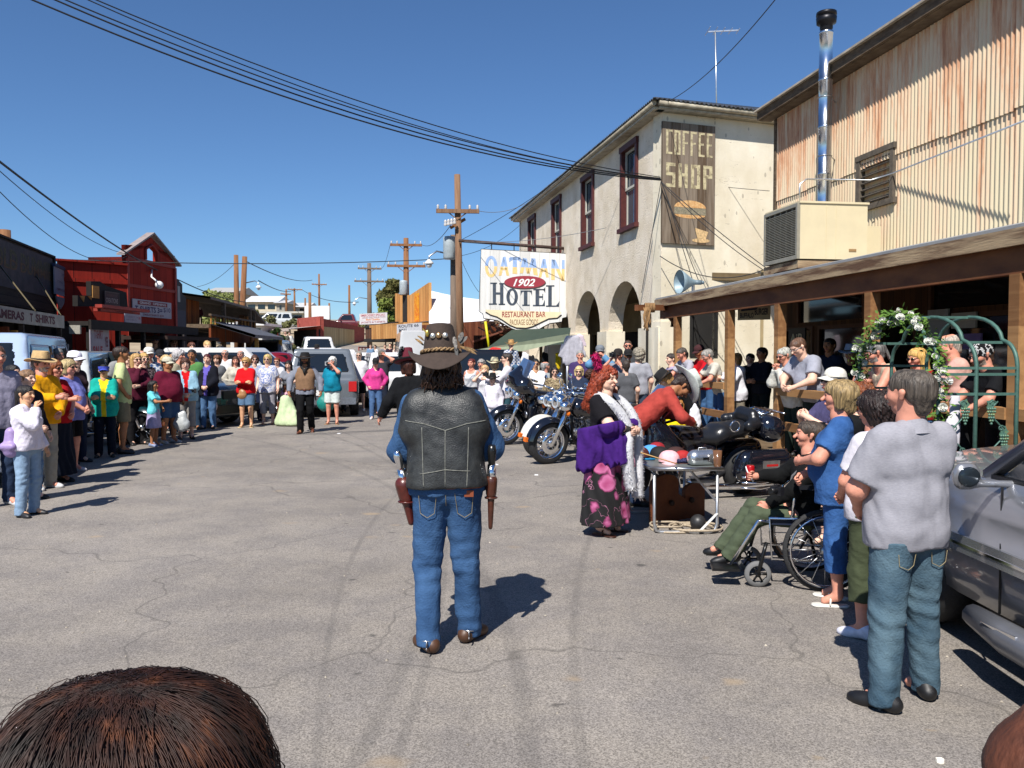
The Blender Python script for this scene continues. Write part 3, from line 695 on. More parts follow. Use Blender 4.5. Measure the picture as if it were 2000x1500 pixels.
def asphalt():
 m=bpy.data.materials.new('worn_asphalt');m.use_nodes=True;nt=m.node_tree;b=nt.nodes['Principled BSDF'];L=nt.links.new
 b.inputs['Roughness'].default_value=.88;b.inputs['Specular IOR Level'].default_value=.3
 tc=N(nt,'TexCoord');O=tc.outputs['Object']
 def noise(s,d=4,r=.6,vec=O):
  n=N(nt,'TexNoise');n.inputs['Scale'].default_value=s;n.inputs['Detail'].default_value=d;n.inputs['Roughness'].default_value=r;L(vec,n.inputs['Vector']);return n.outputs[0]
 def ramp(src,p0,c0,p1,c1):
  r=N(nt,'ValToRGB');L(src,r.inputs[0]);e=r.color_ramp.elements;e[0].position=p0;e[1].position=p1;e[0].color=(*c0,1);e[1].color=(*c1,1);return r.outputs[0]
 def mix(f,a,c_,bt='MIX'):
  x=N(nt,'Mix',data_type='RGBA',blend_type=bt)
  if isinstance(f,float):x.inputs[0].default_value=f
  else:L(f,x.inputs[0])
  L(a,x.inputs[6])
  if isinstance(c_,tuple):x.inputs[7].default_value=(*c_,1)
  else:L(c_,x.inputs[7])
  return x.outputs[2]
 base=ramp(noise(.35,5),.35,(.205,.188,.172),.68,(.27,.25,.232))
 grit=ramp(noise(115,2,.8),.33,(.45,.44,.42),.66,(1.5,1.47,1.42))
 col=mix(1.0,base,grit,'MULTIPLY')
 patch=ramp(noise(1.6,5,.7),.40,(.86,.86,.88),.6,(1.06,1.05,1.03));col=mix(1.0,col,patch,'MULTIPLY')
 sx=N(nt,'SeparateXYZ');L(O,sx.inputs[0])
 def track(x0,cv,wd,y0):
  q=N(nt,'Math',operation='SUBTRACT');L(sx.outputs[1],q.inputs[0]);q.inputs[1].default_value=y0
  q2=N(nt,'Math',operation='MULTIPLY');L(q.outputs[0],q2.inputs[0]);L(q.outputs[0],q2.inputs[1])
  a=N(nt,'Math',operation='MULTIPLY_ADD');L(q2.outputs[0],a.inputs[0]);a.inputs[1].default_value=cv;a.inputs[2].default_value=x0
  s=N(nt,'Math',operation='SUBTRACT');L(sx.outputs[0],s.inputs[0]);L(a.outputs[0],s.inputs[1])
  ab=N(nt,'Math',operation='ABSOLUTE');L(s.outputs[0],ab.inputs[0])
  mr=N(nt,'MapRange');mr.interpolation_type='SMOOTHSTEP';L(ab.outputs[0],mr.inputs[0]);mr.inputs[1].default_value=wd*.3;mr.inputs[2].default_value=wd;mr.inputs[3].default_value=.42;mr.inputs[4].default_value=0
  md=N(nt,'Math',operation='MULTIPLY');L(mr.outputs[0],md.inputs[0]);L(noise(1.1,3),md.inputs[1]);return md.outputs[0]
 for t in((-.60,-.022,.06,5.2),(.08,-.03,.075,3.2),(-1.45,.02,.035,9.0),(.30,.02,.045,3.0),(-.48,-.018,.04,4.6)):col=mix(track(*t),col,(.06,.057,.055))
 def spots(scale,thr,c_,amt,seed):
  mp=N(nt,'Mapping');mp.inputs['Location'].default_value=(seed,seed*1.7,0);mp.inputs['Scale'].default_value=(1,1.35,1);L(O,mp.inputs[0])
  dn=N(nt,'TexNoise');dn.inputs['Scale'].default_value=6;L(mp.outputs[0],dn.inputs['Vector'])
  ad=N(nt,'VectorMath',operation='MULTIPLY_ADD');L(dn.outputs['Color'],ad.inputs[0]);ad.inputs[1].default_value=(.18,.18,0);L(mp.outputs[0],ad.inputs[2])
  v=N(nt,'TexVoronoi');v.inputs['Scale'].default_value=scale;L(ad.outputs[0],v.inputs['Vector'])
  wn=N(nt,'RGBToBW');L(v.outputs['Color'],wn.inputs[0])
  r=N(nt,'Math',operation='MULTIPLY');L(wn.outputs[0],r.inputs[0]);r.inputs[1].default_value=thr
  mr=N(nt,'MapRange');mr.interpolation_type='SMOOTHSTEP';sb=N(nt,'Math',operation='SUBTRACT');L(v.outputs['Distance'],sb.inputs[0]);L(r.outputs[0],sb.inputs[1]);L(sb.outputs[0],mr.inputs[0])
  mr.inputs[1].default_value=-thr*.7;mr.inputs[2].default_value=-thr*.25;mr.inputs[3].default_value=amt;mr.inputs[4].default_value=0
  return mr.outputs[0],c_
 f,c_=spots(1.5,.34,(.36,.27,.17),.6,3.1);col=mix(f,col,c_)
 f,c_=spots(3.6,.26,(.06,.056,.052),.75,7.7);col=mix(f,col,c_)
 f,c_=spots(2.4,.20,(.32,.24,.15),.55,1.3);col=mix(f,col,c_)
 mp=N(nt,'VectorMath',operation='MULTIPLY_ADD');dn=N(nt,'TexNoise');dn.inputs['Scale'].default_value=1.3;L(O,dn.inputs['Vector']);L(dn.outputs['Color'],mp.inputs[0]);mp.inputs[1].default_value=(1.2,1.2,0);L(O,mp.inputs[2])
 v=N(nt,'TexVoronoi',feature='DISTANCE_TO_EDGE');v.inputs['Scale'].default_value=.33;L(mp.outputs[0],v.inputs['Vector'])
 mr=N(nt,'MapRange');L(v.outputs['Distance'],mr.inputs[0]);mr.inputs[1].default_value=.001;mr.inputs[2].default_value=.005;mr.inputs[3].default_value=.42;mr.inputs[4].default_value=0
 col=mix(mr.outputs[0],col,(.06,.055,.05))
 L(col,b.inputs['Base Color'])
 bp=N(nt,'Bump');bp.inputs['Strength'].default_value=.55;bp.inputs['Distance'].default_value=.004;L(noise(150,2,.7),bp.inputs['Height']);L(bp.outputs[0],b.inputs['Normal'])
 return m
V=[];rows=[-11]+[-8+2*i for i in range(60)]
for y in rows:
 l=-9.3-.27*(y-15)if y<40 else-16.0-.27*(y-40);r=6.2-.15*(y-4)if y<40 else.8-.27*(y-40)
 if y>40:l+=3*sstep(40,60,y);r-=4.5*sstep(40,60,y)
 if y<12:l=-14
 for i in range(9):x=l+(r-l)*i/8;V.append((x,y,gz(x,y)+.004))
Fc=[(j*9+i,j*9+i+1,(j+1)*9+i+1,(j+1)*9+i)for j in range(len(rows)-1)for i in range(8)]
tag(mesh_ob('road',V,Fc,asphalt(),smooth=True),kind='structure')
def scrap(px,py,r,col,nm='litter_scrap',lab=None):
 p=G(px,py,.006);mb=MB();rr=random.Random(px)
 n=7;top=[(p.x+r*math.cos(6.28*i/n)*rr.uniform(.6,1.2),p.y+r*math.sin(6.28*i/n)*rr.uniform(.6,1.2),.012+rr.uniform(0,.01))for i in range(n)]
 mb.add(top+[(a,b_,.005)for a,b_,_ in top],[tuple(range(n))]+[(i,n+i,n+(i+1)%n,(i+1)%n)for i in range(n)])
 tag(mb.build(nm,mat('paper_scrap',col,.8,0,.05)),lab,'litter','paper scraps on the road')
scrap(662,847,.05,'e8e8e8',lab='white paper scrap on the road right of the tan vested gunfighter')
scrap(970,908,.03,'e8e8e8',lab='tiny white scrap on the road near the first parked motorcycle')
scrap(1048,928,.03,'d8d8d8',lab='pale scrap on the asphalt below the black front fender motorcycle')
scrap(1835,1488,.018,'efe8d8',lab='small cream pebble of paper at the near edge of the road')
rr=random.Random(9);mb=MB()
for i in range(700):
 if i%3:x,y=rr.uniform(-5,4.5),1.8+rr.random()**1.6*12
 else:y=rr.uniform(3,17);x=4.9-.15*(y-4)+rr.gauss(0,.25)
 s_=rr.uniform(.003,.010);z=.005;mb.add([(x-s_,y,z),(x+s_*rr.uniform(.3,1),y-s_,z),(x+s_,y+s_,z),(x,y+rr.uniform(-.3,.3)*s_,z+s_*rr.uniform(.7,1.4))],[(0,1,3),(1,2,3),(2,0,3)])
tag(mb.build('gravel',mat('grit_stones','7a7268',.9,0,.4,3,col2='b8ae9e')),'scattered grit and small stones on the asphalt','gravel',None,'stuff')
# wall frames: A left, B right as seen from outside; local x along, -y outward, z up
class Wall:
 def __init__(s,A,B,name=None,label=None,cat='building',group=None):
  s.A=Vector((A[0],A[1],0));s.B=Vector((B[0],B[1],0));d=s.B-s.A;s.L=d.length;s.rz=math.atan2(d.y,d.x)
  s.M=Matrix.Translation(s.A)@Matrix.Rotation(s.rz,4,'Z');s.Mi=s.M.inverted()
  s.root=empty(name,s.A,s.rz,label,cat,group)if name else None
 def pix(s,px,py,off=0.0):
  o=s.Mi@Vector((0,0,CAMZ));d=s.Mi.to_3x3()@ray(px,py);t=(-off-o.y)/d.y;p=o+d*t;return p.x,p.z
 def w(s,x,y,z):return s.M@Vector((x,y,z))
def panel(mb,xs,zs,holes,y0,y1):
 """wall slab with rectangular openings (x0,x1,z0,z1); y0 outer face, y1 inner"""
 X=sorted(set([*xs]+[h[i]for h in holes for i in(0,1)]));Z=sorted(set([*zs]+[h[i]for h in holes for i in(2,3)]))
 X=[x for x in X if xs[0]-1e-6<=x<=xs[-1]+1e-6];Z=[z for z in Z if zs[0]-1e-6<=z<=zs[-1]+1e-6]
 def solid(i,j):
  if i<0 or j<0 or i>=len(X)-1 or j>=len(Z)-1:return False
  cx=(X[i]+X[i+1])/2;cz=(Z[j]+Z[j+1])/2
  return not any(h[0]<cx<h[1]and h[2]<cz<h[3]for h in holes)
 for i in range(len(X)-1):
  for j in range(len(Z)-1):
   if not solid(i,j):continue
   a,b_,c0,d_=X[i],X[i+1],Z[j],Z[j+1]
   mb.add([(a,y0,c0),(b_,y0,c0),(b_,y0,d_),(a,y0,d_)],[(0,1,2,3)]);mb.add([(a,y1,c0),(b_,y1,c0),(b_,y1,d_),(a,y1,d_)],[(3,2,1,0)])
   if not solid(i-1,j):mb.add([(a,y0,c0),(a,y0,d_),(a,y1,d_),(a,y1,c0)],[(0,1,2,3)])
   if not solid(i+1,j):mb.add([(b_,y0,c0),(b_,y1,c0),(b_,y1,d_),(b_,y0,d_)],[(0,1,2,3)])
   if not solid(i,j-1):mb.add([(a,y0,c0),(a,y1,c0),(b_,y1,c0),(b_,y0,c0)],[(0,1,2,3)])
   if not solid(i,j+1):mb.add([(a,y0,d_),(b_,y0,d_),(b_,y1,d_),(a,y1,d_)],[(0,1,2,3)])
def stucco_mat(name,a,b_,chips,bump,bs_,cracks):
 m=mat(name,a,.95,0,.1,1.6,bump,bs_,col2=b_);nt=m.node_tree;b=nt.nodes['Principled BSDF'];L=nt.links.new;src=b.inputs['Base Color'].links[0].from_socket
 tc=N(nt,'TexCoord');mp=N(nt,'Mapping');mp.inputs['Scale'].default_value=(1.6,1.6,.8);L(tc.outputs['Object'],mp.inputs[0]);v=N(nt,'TexVoronoi');v.inputs['Scale'].default_value=chips;L(mp.outputs[0],v.inputs['Vector'])
 bw=N(nt,'RGBToBW');L(v.outputs['Color'],bw.inputs[0]);sb=N(nt,'Math',operation='MULTIPLY_ADD');L(bw.outputs[0],sb.inputs[0]);sb.inputs[1].default_value=-.42;L(v.outputs['Distance'],sb.inputs[2]);lt=N(nt,'Math',operation='LESS_THAN');L(sb.outputs[0],lt.inputs[0]);lt.inputs[1].default_value=-.16
 mq=N(nt,'Mapping');mq.inputs['Scale'].default_value=(.5,.5,2.4);L(tc.outputs['Object'],mq.inputs[0]);n=N(nt,'TexNoise');n.inputs['Scale'].default_value=cracks;n.inputs['Detail'].default_value=5;L(mq.outputs[0],n.inputs['Vector'])
 s1=N(nt,'Math',operation='SUBTRACT');L(n.outputs[0],s1.inputs[0]);s1.inputs[1].default_value=.5;s2=N(nt,'Math',operation='ABSOLUTE');L(s1.outputs[0],s2.inputs[0]);s3=N(nt,'Math',operation='LESS_THAN');L(s2.outputs[0],s3.inputs[0]);s3.inputs[1].default_value=.0022
 n4=N(nt,'TexNoise');n4.inputs['Scale'].default_value=3;L(tc.outputs['Object'],n4.inputs['Vector']);s4=N(nt,'Math',operation='GREATER_THAN');L(n4.outputs[0],s4.inputs[0]);s4.inputs[1].default_value=.53;s5=N(nt,'Math',operation='MULTIPLY');L(s3.outputs[0],s5.inputs[0]);L(s4.outputs[0],s5.inputs[1])
 mx=N(nt,'Math',operation='MAXIMUM');L(lt.outputs[0],mx.inputs[0]);L(s5.outputs[0],mx.inputs[1]);f=N(nt,'Math',operation='MULTIPLY');L(mx.outputs[0],f.inputs[0]);f.inputs[1].default_value=.45
 mr_=N(nt,'Mapping');mr_.inputs['Scale'].default_value=(1.8,1.8,.6);L(tc.outputs['Object'],mr_.inputs[0]);n6=N(nt,'TexNoise');n6.inputs['Scale'].default_value=1.0;n6.inputs['Detail'].default_value=6;L(mr_.outputs[0],n6.inputs['Vector']);cr6=N(nt,'ValToRGB');L(n6.outputs[0],cr6.inputs[0]);e6=cr6.color_ramp.elements;e6[0].position=.35;e6[0].color=(.91,.89,.86,1);e6[1].position=.62;e6[1].color=(1.04,1.04,1.04,1)
 m1=N(nt,'Mix',data_type='RGBA',blend_type='MULTIPLY');m1.inputs[0].default_value=1;L(src,m1.inputs[6]);L(cr6.outputs[0],m1.inputs[7])
 m2=N(nt,'Mix',data_type='RGBA');L(f.outputs[0],m2.inputs[0]);L(m1.outputs[2],m2.inputs[6]);m2.inputs[7].default_value=(*c('6e665c'),1);L(m2.outputs[2],b.inputs['Base Color']);return m
stucco=stucco_mat('cream_stucco','d8cab2','e8dcc9',9,1.4,24,2.0)
stucco2=stucco_mat('cream_stucco_smooth','e0d8c4','d8cfb8',4,.4,16,1.3)
maroon=mat('maroon_trim','4a1a16',.6,0,.2,12)
# hotel
HA,HB,HC=(.33,34.7),(3.44,19.0),(6.39,20.05);HZ=7.39
hf=Wall(HA,HB,'hotel_building','two storey cream stucco hotel with arched arcade and maroon sash windows','hotel')
root=hf.root;Z2=hf.pix(1231,549)[1]+.18
def arch(pl,pr,pt,ps):
 x0=hf.pix(pl,ps)[0];x1=hf.pix(pr,ps)[0];zt=hf.pix((pl+pr)/2,pt)[1];zs_=hf.pix((pl+pr)/2,ps)[1];return x0,x1,zs_,zt
a1=arch(1188,1253,549,643);a2=arch(1115,1172,570,646)
wA=a1[1]-a1[0];pier=a1[0]-a2[1]
arches=[a1,(a1[0]-pier-wA,a1[0]-pier,a1[2],a1[3])]
while arches[-1][0]-pier-wA>.6:arches.append((arches[-1][0]-pier-wA,arches[-1][0]-pier,a1[2],a1[3]))
mb=MB();TH=.42
bx=[0.0];
for(x0,x1,zs_,zt)in sorted(arches):
 mb_x=[x0+(x1-x0)*(.5-.5*math.cos(math.pi*i/16))for i in range(17)]
 zb=[zs_+(zt-zs_)*math.sqrt(max(0,1-((x-(x0+x1)/2)/((x1-x0)/2))**2))for x in mb_x]
 a,b_=bx[-1],x0
 mb.add([(a,0,0),(b_,0,0),(b_,0,Z2),(a,0,Z2)],[(0,1,2,3)]);mb.add([(a,TH,0),(b_,TH,0),(b_,TH,Z2),(a,TH,Z2)],[(3,2,1,0)])
 mb.add([(b_,0,0),(b_,TH,0),(b_,TH,zs_),(b_,0,zs_)],[(0,1,2,3)]);
 if a>0:mb.add([(a,0,0),(a,0,zs_),(a,TH,zs_),(a,TH,0)],[(0,1,2,3)])
 for i in range(16):
  p,q,r,s_=mb_x[i],mb_x[i+1],zb[i],zb[i+1]
  mb.add([(p,0,r),(q,0,s_),(q,0,Z2),(p,0,Z2)],[(0,1,2,3)]);mb.add([(p,TH,r),(q,TH,s_),(q,TH,Z2),(p,TH,Z2)],[(3,2,1,0)])
  mb.add([(p,0,r),(p,TH,r),(q,TH,s_),(q,0,s_)],[(0,1,2,3)],True)
 bx.append(x1)
a,b_=bx[-1],hf.L
mb.add([(a,0,0),(b_,0,0),(b_,0,Z2),(a,0,Z2)],[(0,1,2,3)]);mb.add([(a,0,0),(a,0,a1[2]),(a,TH,a1[2]),(a,TH,0)],[(0,1,2,3)])
wins=[]
zt=hf.pix(1231,288)[1];zb_=hf.pix(1227,446)[1];ww=hf.pix(1246,283)[0]-hf.pix(1216,300)[0]
for pc in(1230,1149,1088,1040):xc=hf.pix(pc,380)[0];wins.append((xc-ww/2,xc+ww/2,zb_,zt))
d_=wins[2][0]-wins[3][0]
wins.append((wins[3][0]-d_,wins[3][1]-d_,zb_,zt))
wins=[q for q in wins if q[0]>.3]
panel(mb,[0,hf.L-.12],[Z2,HZ],[(x0+.0,x1-.0,z0,z1)for x0,x1,z0,z1 in wins],0,.3);panel(mb,[hf.L-.12,hf.L],[Z2,HZ],[],0,.02)
wl=mb.build('wall',stucco,root)
for(p0,p1)in[(a1[1]-.0,hf.L-.0)]+[(arches[i+1][1],arches[i][0])for i in range(len(arches)-1)]:
 mb=MB();mb.box(p0-.05,p1+.05 if p1<hf.L-.1 else p1+.03,-.07,TH+.05,0,a1[2]-.02);mb.build('pier_base',stucco2,root)
for(x0,x1,z0,z1)in wins:
 mb=MB();f=.13
 mb.box(x0-.05,x0+f-.05,-.06,.2,z0,z1);mb.box(x1-f+.05,x1+.05,-.06,.2,z0,z1);mb.box(x0-.07,x1+.07,-.08,.2,z1-.02,z1+f);mb.box(x0-.1,x1+.1,-.12,.2,z0-.07,z0+.04)
 wo=mb.build('window_frame',maroon,root)
 mb=MB();zm=(z0+z1)/2;s_=.06
 for(u0,u1,yy)in((zm,z1-.02,.05),(z0+.04,zm+.03,.09)):
  mb.box(x0+.08,x0+.08+s_,yy,yy+.04,u0,u1);mb.box(x1-.08-s_,x1-.08,yy,yy+.04,u0,u1);mb.box(x0+.08+s_,x1-.08-s_,yy+.002,yy+.038,u0,u0+s_);mb.box(x0+.08+s_,x1-.08-s_,yy+.002,yy+.038,u1-s_,u1)
 mb.build('sash',mat('pale_sash','b9b5a8',.6,0,.05),wo)
 mb=MB();mb.box(x0+.05,x1-.05,.11,.125,z0+.03,z1-.02);mb.build('pane',M_['winglass'],wo)
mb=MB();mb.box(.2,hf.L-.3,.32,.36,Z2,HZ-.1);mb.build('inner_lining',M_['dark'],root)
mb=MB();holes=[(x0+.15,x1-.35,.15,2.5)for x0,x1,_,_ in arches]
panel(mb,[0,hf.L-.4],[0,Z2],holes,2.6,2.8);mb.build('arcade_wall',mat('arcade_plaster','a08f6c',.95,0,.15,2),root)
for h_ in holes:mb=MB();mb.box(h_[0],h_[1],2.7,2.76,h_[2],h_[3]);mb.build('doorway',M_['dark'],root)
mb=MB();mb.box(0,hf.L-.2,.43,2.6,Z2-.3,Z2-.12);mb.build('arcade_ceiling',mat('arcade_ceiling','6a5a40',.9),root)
mb=MB();mb.box(0,hf.L,.0,2.6,-.05,.14);mb.build('arcade_floor',mat('arcade_floor','6f675c',.9),root)
he=Wall(HB,HC);o1=he.pix(1310,650)[0];o2=he.pix(1333,650)[0];w1=he.pix(1352,640)[0];w2=he.pix(1396,640)[0];wz1=he.pix(1370,590)[1];wz0=he.pix(1370,690)[1]
er=empty('end_wall_frame',(0,0,0),0);er.parent=root;er.matrix_basis=world_mat(root).inverted()@he.M
bpy.data.objects.remove(er)
def in_hotel(mb):
 T=world_mat(root).inverted()@he.M;mb.V=[tuple(T@Vector(v))for v in mb.V];return mb
mb=MB();panel(mb,[.002,he.L+1.2],[0,HZ],[(o1,o2,-.1,2.7),(w1,w2,wz0,wz1)],.0,.4)
in_hotel(mb).build('end_wall',stucco2,root)
mb=MB();mb.box(w1-.07,w2+.07,-.03,.25,wz1-.0,wz1+.08);mb.box(w1-.07,w2+.07,-.03,.25,wz0-.08,wz0);mb.box(w1-.07,w1,-.03,.25,wz0,wz1);mb.box(w2,w2+.07,-.03,.25,wz0,wz1);mb.box(w1,w2,.1,.12,wz0,wz1)
in_hotel(mb).build('end_window',M_['dark'],root)
mb=MB();mb.box(o1-.3,o2+.3,.6,.64,0,2.7);in_hotel(mb).build('end_doorway',M_['dark'],root)
mb=MB();mb.box(-.04,o1-.05,-.06,.35,0,he.pix(1290,628)[1]);in_hotel(mb).build('corner_pier',stucco2,root)
gut=mat('old_white_gutter','b6ad97',.6,0,.25,6,col2='8f8470')
mb=MB();mb.tube([(-.2,-.3,HZ),(hf.L+.28,-.3,HZ)],.062,8);mb.box(-.1,hf.L+.2,-.28,0,HZ-.12,HZ-.06)
g2=MB();g2.tube([(-.26,-.31,HZ-.005),(he.L+.6,-.31,HZ-.005)],.062,8);g2.box(-.2,he.L+.6,-.28,0,HZ-.12,HZ-.06)
in_hotel(g2);mb.add(g2.V,g2.F,True);mb.build('gutter',gut,root)
tin=mat('corrugated_tin','8d9196',.45,.7,.2,6,col2='5f5d5c')
def corr_roof(A,B,C,D,pitch=.12,amp=.02):
 A,B,C,D=map(Vector,(A,B,C,D));n=int((B-A).length/pitch*4);mb=MB();V=[];up=(B-A).cross(D-A).normalized()
 for i in range(n+1):
  t=i/n;s_=amp*math.sin(i*math.pi/2);V+=[A.lerp(B,t)+up*s_,D.lerp(C,t)+up*s_]
 m=len(V);V+=[v-up*.012 for v in V]
 mb.add(V,[(2*i,2*i+2,2*i+3,2*i+1)for i in range(n)]+[(m+2*i+1,m+2*i+3,m+2*i+2,m+2*i)for i in range(n)]+[(2*i+2,2*i,m+2*i,m+2*i+2)for i in range(n)],False);return mb
za=HZ+.06
Pa=hf.w(-.3,-.42,za);Pb=hf.w(hf.L,0,za)+Vector((-.28,-.5,0));Pc=he.w(he.L+1.2,-.42,za);R1=Vector((Pa.x+5,Pa.y-1.0,za+1.25));R2=Vector((Pb.x+4.2,Pb.y+4.5,za+1.05))
mb=corr_roof(Pa,Pb,R2,R1);mb2=corr_roof(Pb,Pc,R2+Vector((2,.6,0)),R2);mb.add(mb2.V,mb2.F)
mb.build('roof',tin,root,world=True)
mb=MB();mb.box(-.1,.2,0,9,0,HZ-.05);mb.build('far_wall',stucco,root)
bx0,bz1=he.pix(1294,236,.06);bx1,_=he.pix(1397,251,.06);bz0=he.pix(1287,474,.06)[1]
cb=empty('coffee_shop_board',he.w(bx0,-.06,bz0),he.rz,'weathered brown plank sign reading COFFEE SHOP with a painted burger and cup','sign')
W_=bx1-bx0;H_b=bz1-bz0;bm=planks('board_brown','5a4a3a','86796a',W_/6,'x',gap=.03)
mb=MB();mb.box(0,W_,0,.05,0,H_b);mb.build('board',bm,cb)
lt=mat('faded_cream_paint','86795f',.9,0,.3,9,col2='c4b892',lo=.38,hi=.56,detail=8)
mb=MB()
def block(mb,ch,x0,x1,z0,z1,y=-.003,t=.34):
 w_=x1-x0;h_=z1-z0;t*=w_;th=t*.9
 def b(a,b_,c_,d):mb.add([(x0+a,y,z0+c_),(x0+b_,y,z0+c_),(x0+b_,y,z0+d),(x0+a,y,z0+d)],[(0,1,2,3)])
 S={'C':'LTB','O':'LTBR','F':'LTm','E':'LTmB','S':'lTmrB','H':'LRm','P':'LTmu'}[ch]
 m0=h_*.47
 if 'L' in S:b(0,t,0,h_)
 if 'R' in S:b(w_-t,w_,0,h_)
 if 'T' in S:b(t if 'L' in S else 0,w_-t if 'R' in S else w_,h_-th,h_)
 if 'B' in S:b(t if 'L' in S else 0,w_-t if 'R' in S else w_,0,th)
 if 'm' in S:b(t if 'L' in S else 0,(w_-t if('R' in S or 'u' in S)else w_*(.85 if ch in 'FE' else 1)),m0,m0+th)
 if 'l' in S:b(0,t,m0+th,h_-th)
 if 'r' in S:b(w_-t,w_,th,m0)
 if 'u' in S:b(w_-t,w_,m0,h_-th)
for i,ch in enumerate('COFFEE'):block(mb,ch,W_*(.07+.153*i),W_*(.07+.153*i+.115),H_b*.735,H_b*.935)
for i,ch in enumerate('SHOP'):block(mb,ch,W_*(.07+.235*i),W_*(.07+.235*i+.175),H_b*.465,H_b*.665)
mb.build('lettering',lt,cb)
def oval(mb,cx,cz,rx,rz,y,a0=0,a1=2*math.pi,n=24,M=None):
 P=[(cx+rx*math.cos(a0+(a1-a0)*i/n),y,cz+rz*math.sin(a0+(a1-a0)*i/n))for i in range(n+1)]
 if M is not None:P=[tuple(M@Vector(p))for p in P]
 mb.add(P,[tuple(range(n+1))])
mb=MB();oval(mb,W_*.53,H_b*.305,W_*.3,H_b*.06,-.004,0,math.pi);oval(mb,W_*.53,H_b*.245,W_*.29,H_b*.03,-.004,math.pi,2*math.pi);o=mb.build('painted_bun',mat('faded_bun','c08a52',.9,0,.3,18,col2='d9b683'),cb)
mb=MB();mb.box(W_*.23,W_*.83,-.0055,-.005,H_b*.247,H_b*.303);mb.build('painted_filling',mat('faded_filling','6d6a58',.9,0,.4,25,col2='9a8f78'),cb)
mb=MB();mb.prism([(W_*.62,H_b*.14),(W_*.88,H_b*.11),(W_*.82,H_b*.03),(W_*.68,H_b*.03)],-.004,-.003);oval(mb,W_*.74,H_b*.035,W_*.17,H_b*.018,-.005);mb.build('painted_cup',mat('faded_cup','c9aa7c',.9,0,.3,18),cb)
# corrugated building with the board porch
CA,CB_=(5.5,17.2),(7.93,1.0);CW=Wall(CA,CB_,'corrugated_building','rusty corrugated metal building above a long timber porch','building');cr=CW.root;CZ=6.6
def rust():
 m=bpy.data.materials.new('rusty_corrugated');m.use_nodes=True;nt=m.node_tree;b=nt.nodes['Principled BSDF'];L=nt.links.new
 b.inputs['Roughness'].default_value=.7
 tc=N(nt,'TexCoord');mp=N(nt,'Mapping');mp.inputs['Scale'].default_value=(2.6,1,.30);L(tc.outputs['Object'],mp.inputs[0])
 n1=N(nt,'TexNoise');n1.inputs['Scale'].default_value=1.5;n1.inputs['Detail'].default_value=8;n1.inputs['Roughness'].default_value=.72;L(mp.outputs[0],n1.inputs['Vector'])
 sx=N(nt,'SeparateXYZ');L(tc.outputs['Object'],sx.inputs[0])
 mr=N(nt,'MapRange');L(sx.outputs[2],mr.inputs[0]);mr.inputs[1].default_value=3.2;mr.inputs[2].default_value=6.4;mr.inputs[3].default_value=-.09;mr.inputs[4].default_value=.10
 ad=N(nt,'Math',operation='ADD');L(n1.outputs[0],ad.inputs[0]);L(mr.outputs[0],ad.inputs[1])
 mp2=N(nt,'Mapping');mp2.inputs['Scale'].default_value=(14,1,.35);L(tc.outputs['Object'],mp2.inputs[0]);n3=N(nt,'TexNoise');n3.inputs['Scale'].default_value=1.5;n3.inputs['Detail'].default_value=4;L(mp2.outputs[0],n3.inputs['Vector'])
 a2_=N(nt,'Math',operation='MULTIPLY_ADD');L(n3.outputs[0],a2_.inputs[0]);a2_.inputs[1].default_value=.35;L(ad.outputs[0],a2_.inputs[2])
 c1=N(nt,'ValToRGB');L(a2_.outputs[0],c1.inputs[0]);e=c1.color_ramp.elements
 e[0].position=.58;e[0].color=(*c('d0c2a2'),1);e[1].position=.95;e[1].color=(*c('a05f3e'),1);x=e.new(.71);x.color=(*c('d6bc9d'),1);x=e.new(.81);x.color=(*c('c99a76'),1)
 L(c1.outputs[0],b.inputs['Base Color'])
 return m
rustm=rust()
def corrugate(mb,x0,x1,z0,z1,y,pitch=.085,amp=.013,top=None):
 n=max(4,int((x1-x0)/pitch*6));V=[]
 for i in range(n+1):
  x=x0+(x1-x0)*i/n;yy=y-amp*math.cos(2*math.pi*x/pitch);V+=[(x,yy,z0),(x,yy,z1 if top is None else top(x))]
 mb.add(V,[(2*i,2*i+2,2*i+3,2*i+1)for i in range(n)],True)
v0=CW.pix(1678,360);v1=CW.pix(1750,345);vz1=CW.pix(1715,303)[1];vz0=CW.pix(1715,395)[1];vx0,vx1=v0[0],v1[0]
zl=5.0;LW=CW.L
mb=MB()
for(a,b_,z0,z1,yy)in((0,vx0,3.0,zl,0),(vx1,LW,3.0,zl,0),(vx0,vx1,3.0,vz0,0),(vx0,vx1,vz1,zl,0)):corrugate(mb,a,b_,z0,z1,yy)
rr=random.Random(4);x=0
while x<LW:
 wd=.66;x2=min(LW,x+wd);corrugate(mb,x,x2,zl-.09-rr.uniform(0,.05),CZ,-.022-.004*rr.random());x=x2
mb.box(0,LW,.05,.12,2.9,CZ-.02);mb.build('corrugated_wall',rustm,cr)
mb=MB();corrugate(mb,0,3.2,0,CZ,0);T=Matrix.Translation((0,0,0))@Matrix.Rotation(R(90),4,'Z');mb.V=[tuple(T@Vector(v))for v in mb.V];mb.build('side_wall',rustm,cr)
dk=mat('dark_weathered_wood','4a3a2a',.9,0,.3,5,.5,20,col2='6b5b48',stretch=(1,1,4))
mb=MB();mb.box(-.25,LW,-.32,-.26,CZ+.03,CZ+.2);mb.box(-.25,LW,-.26,.0,CZ+.02,CZ+.06);mb.build('fascia',dk,cr)
mb=MB();mb.box(-.3,LW,-.38,3.0,CZ+.2,CZ+.235);mb.build('roof',mat('roof_edge','a79c8c',.8,.0,.2,4),cr)
mb=MB();mb.box(-.03,.06,-.05,.04,2.9,CZ);mb.build('corner_board',dk,cr)
vt=mat('old_vent_wood','5c5348',.9,0,.25,8)
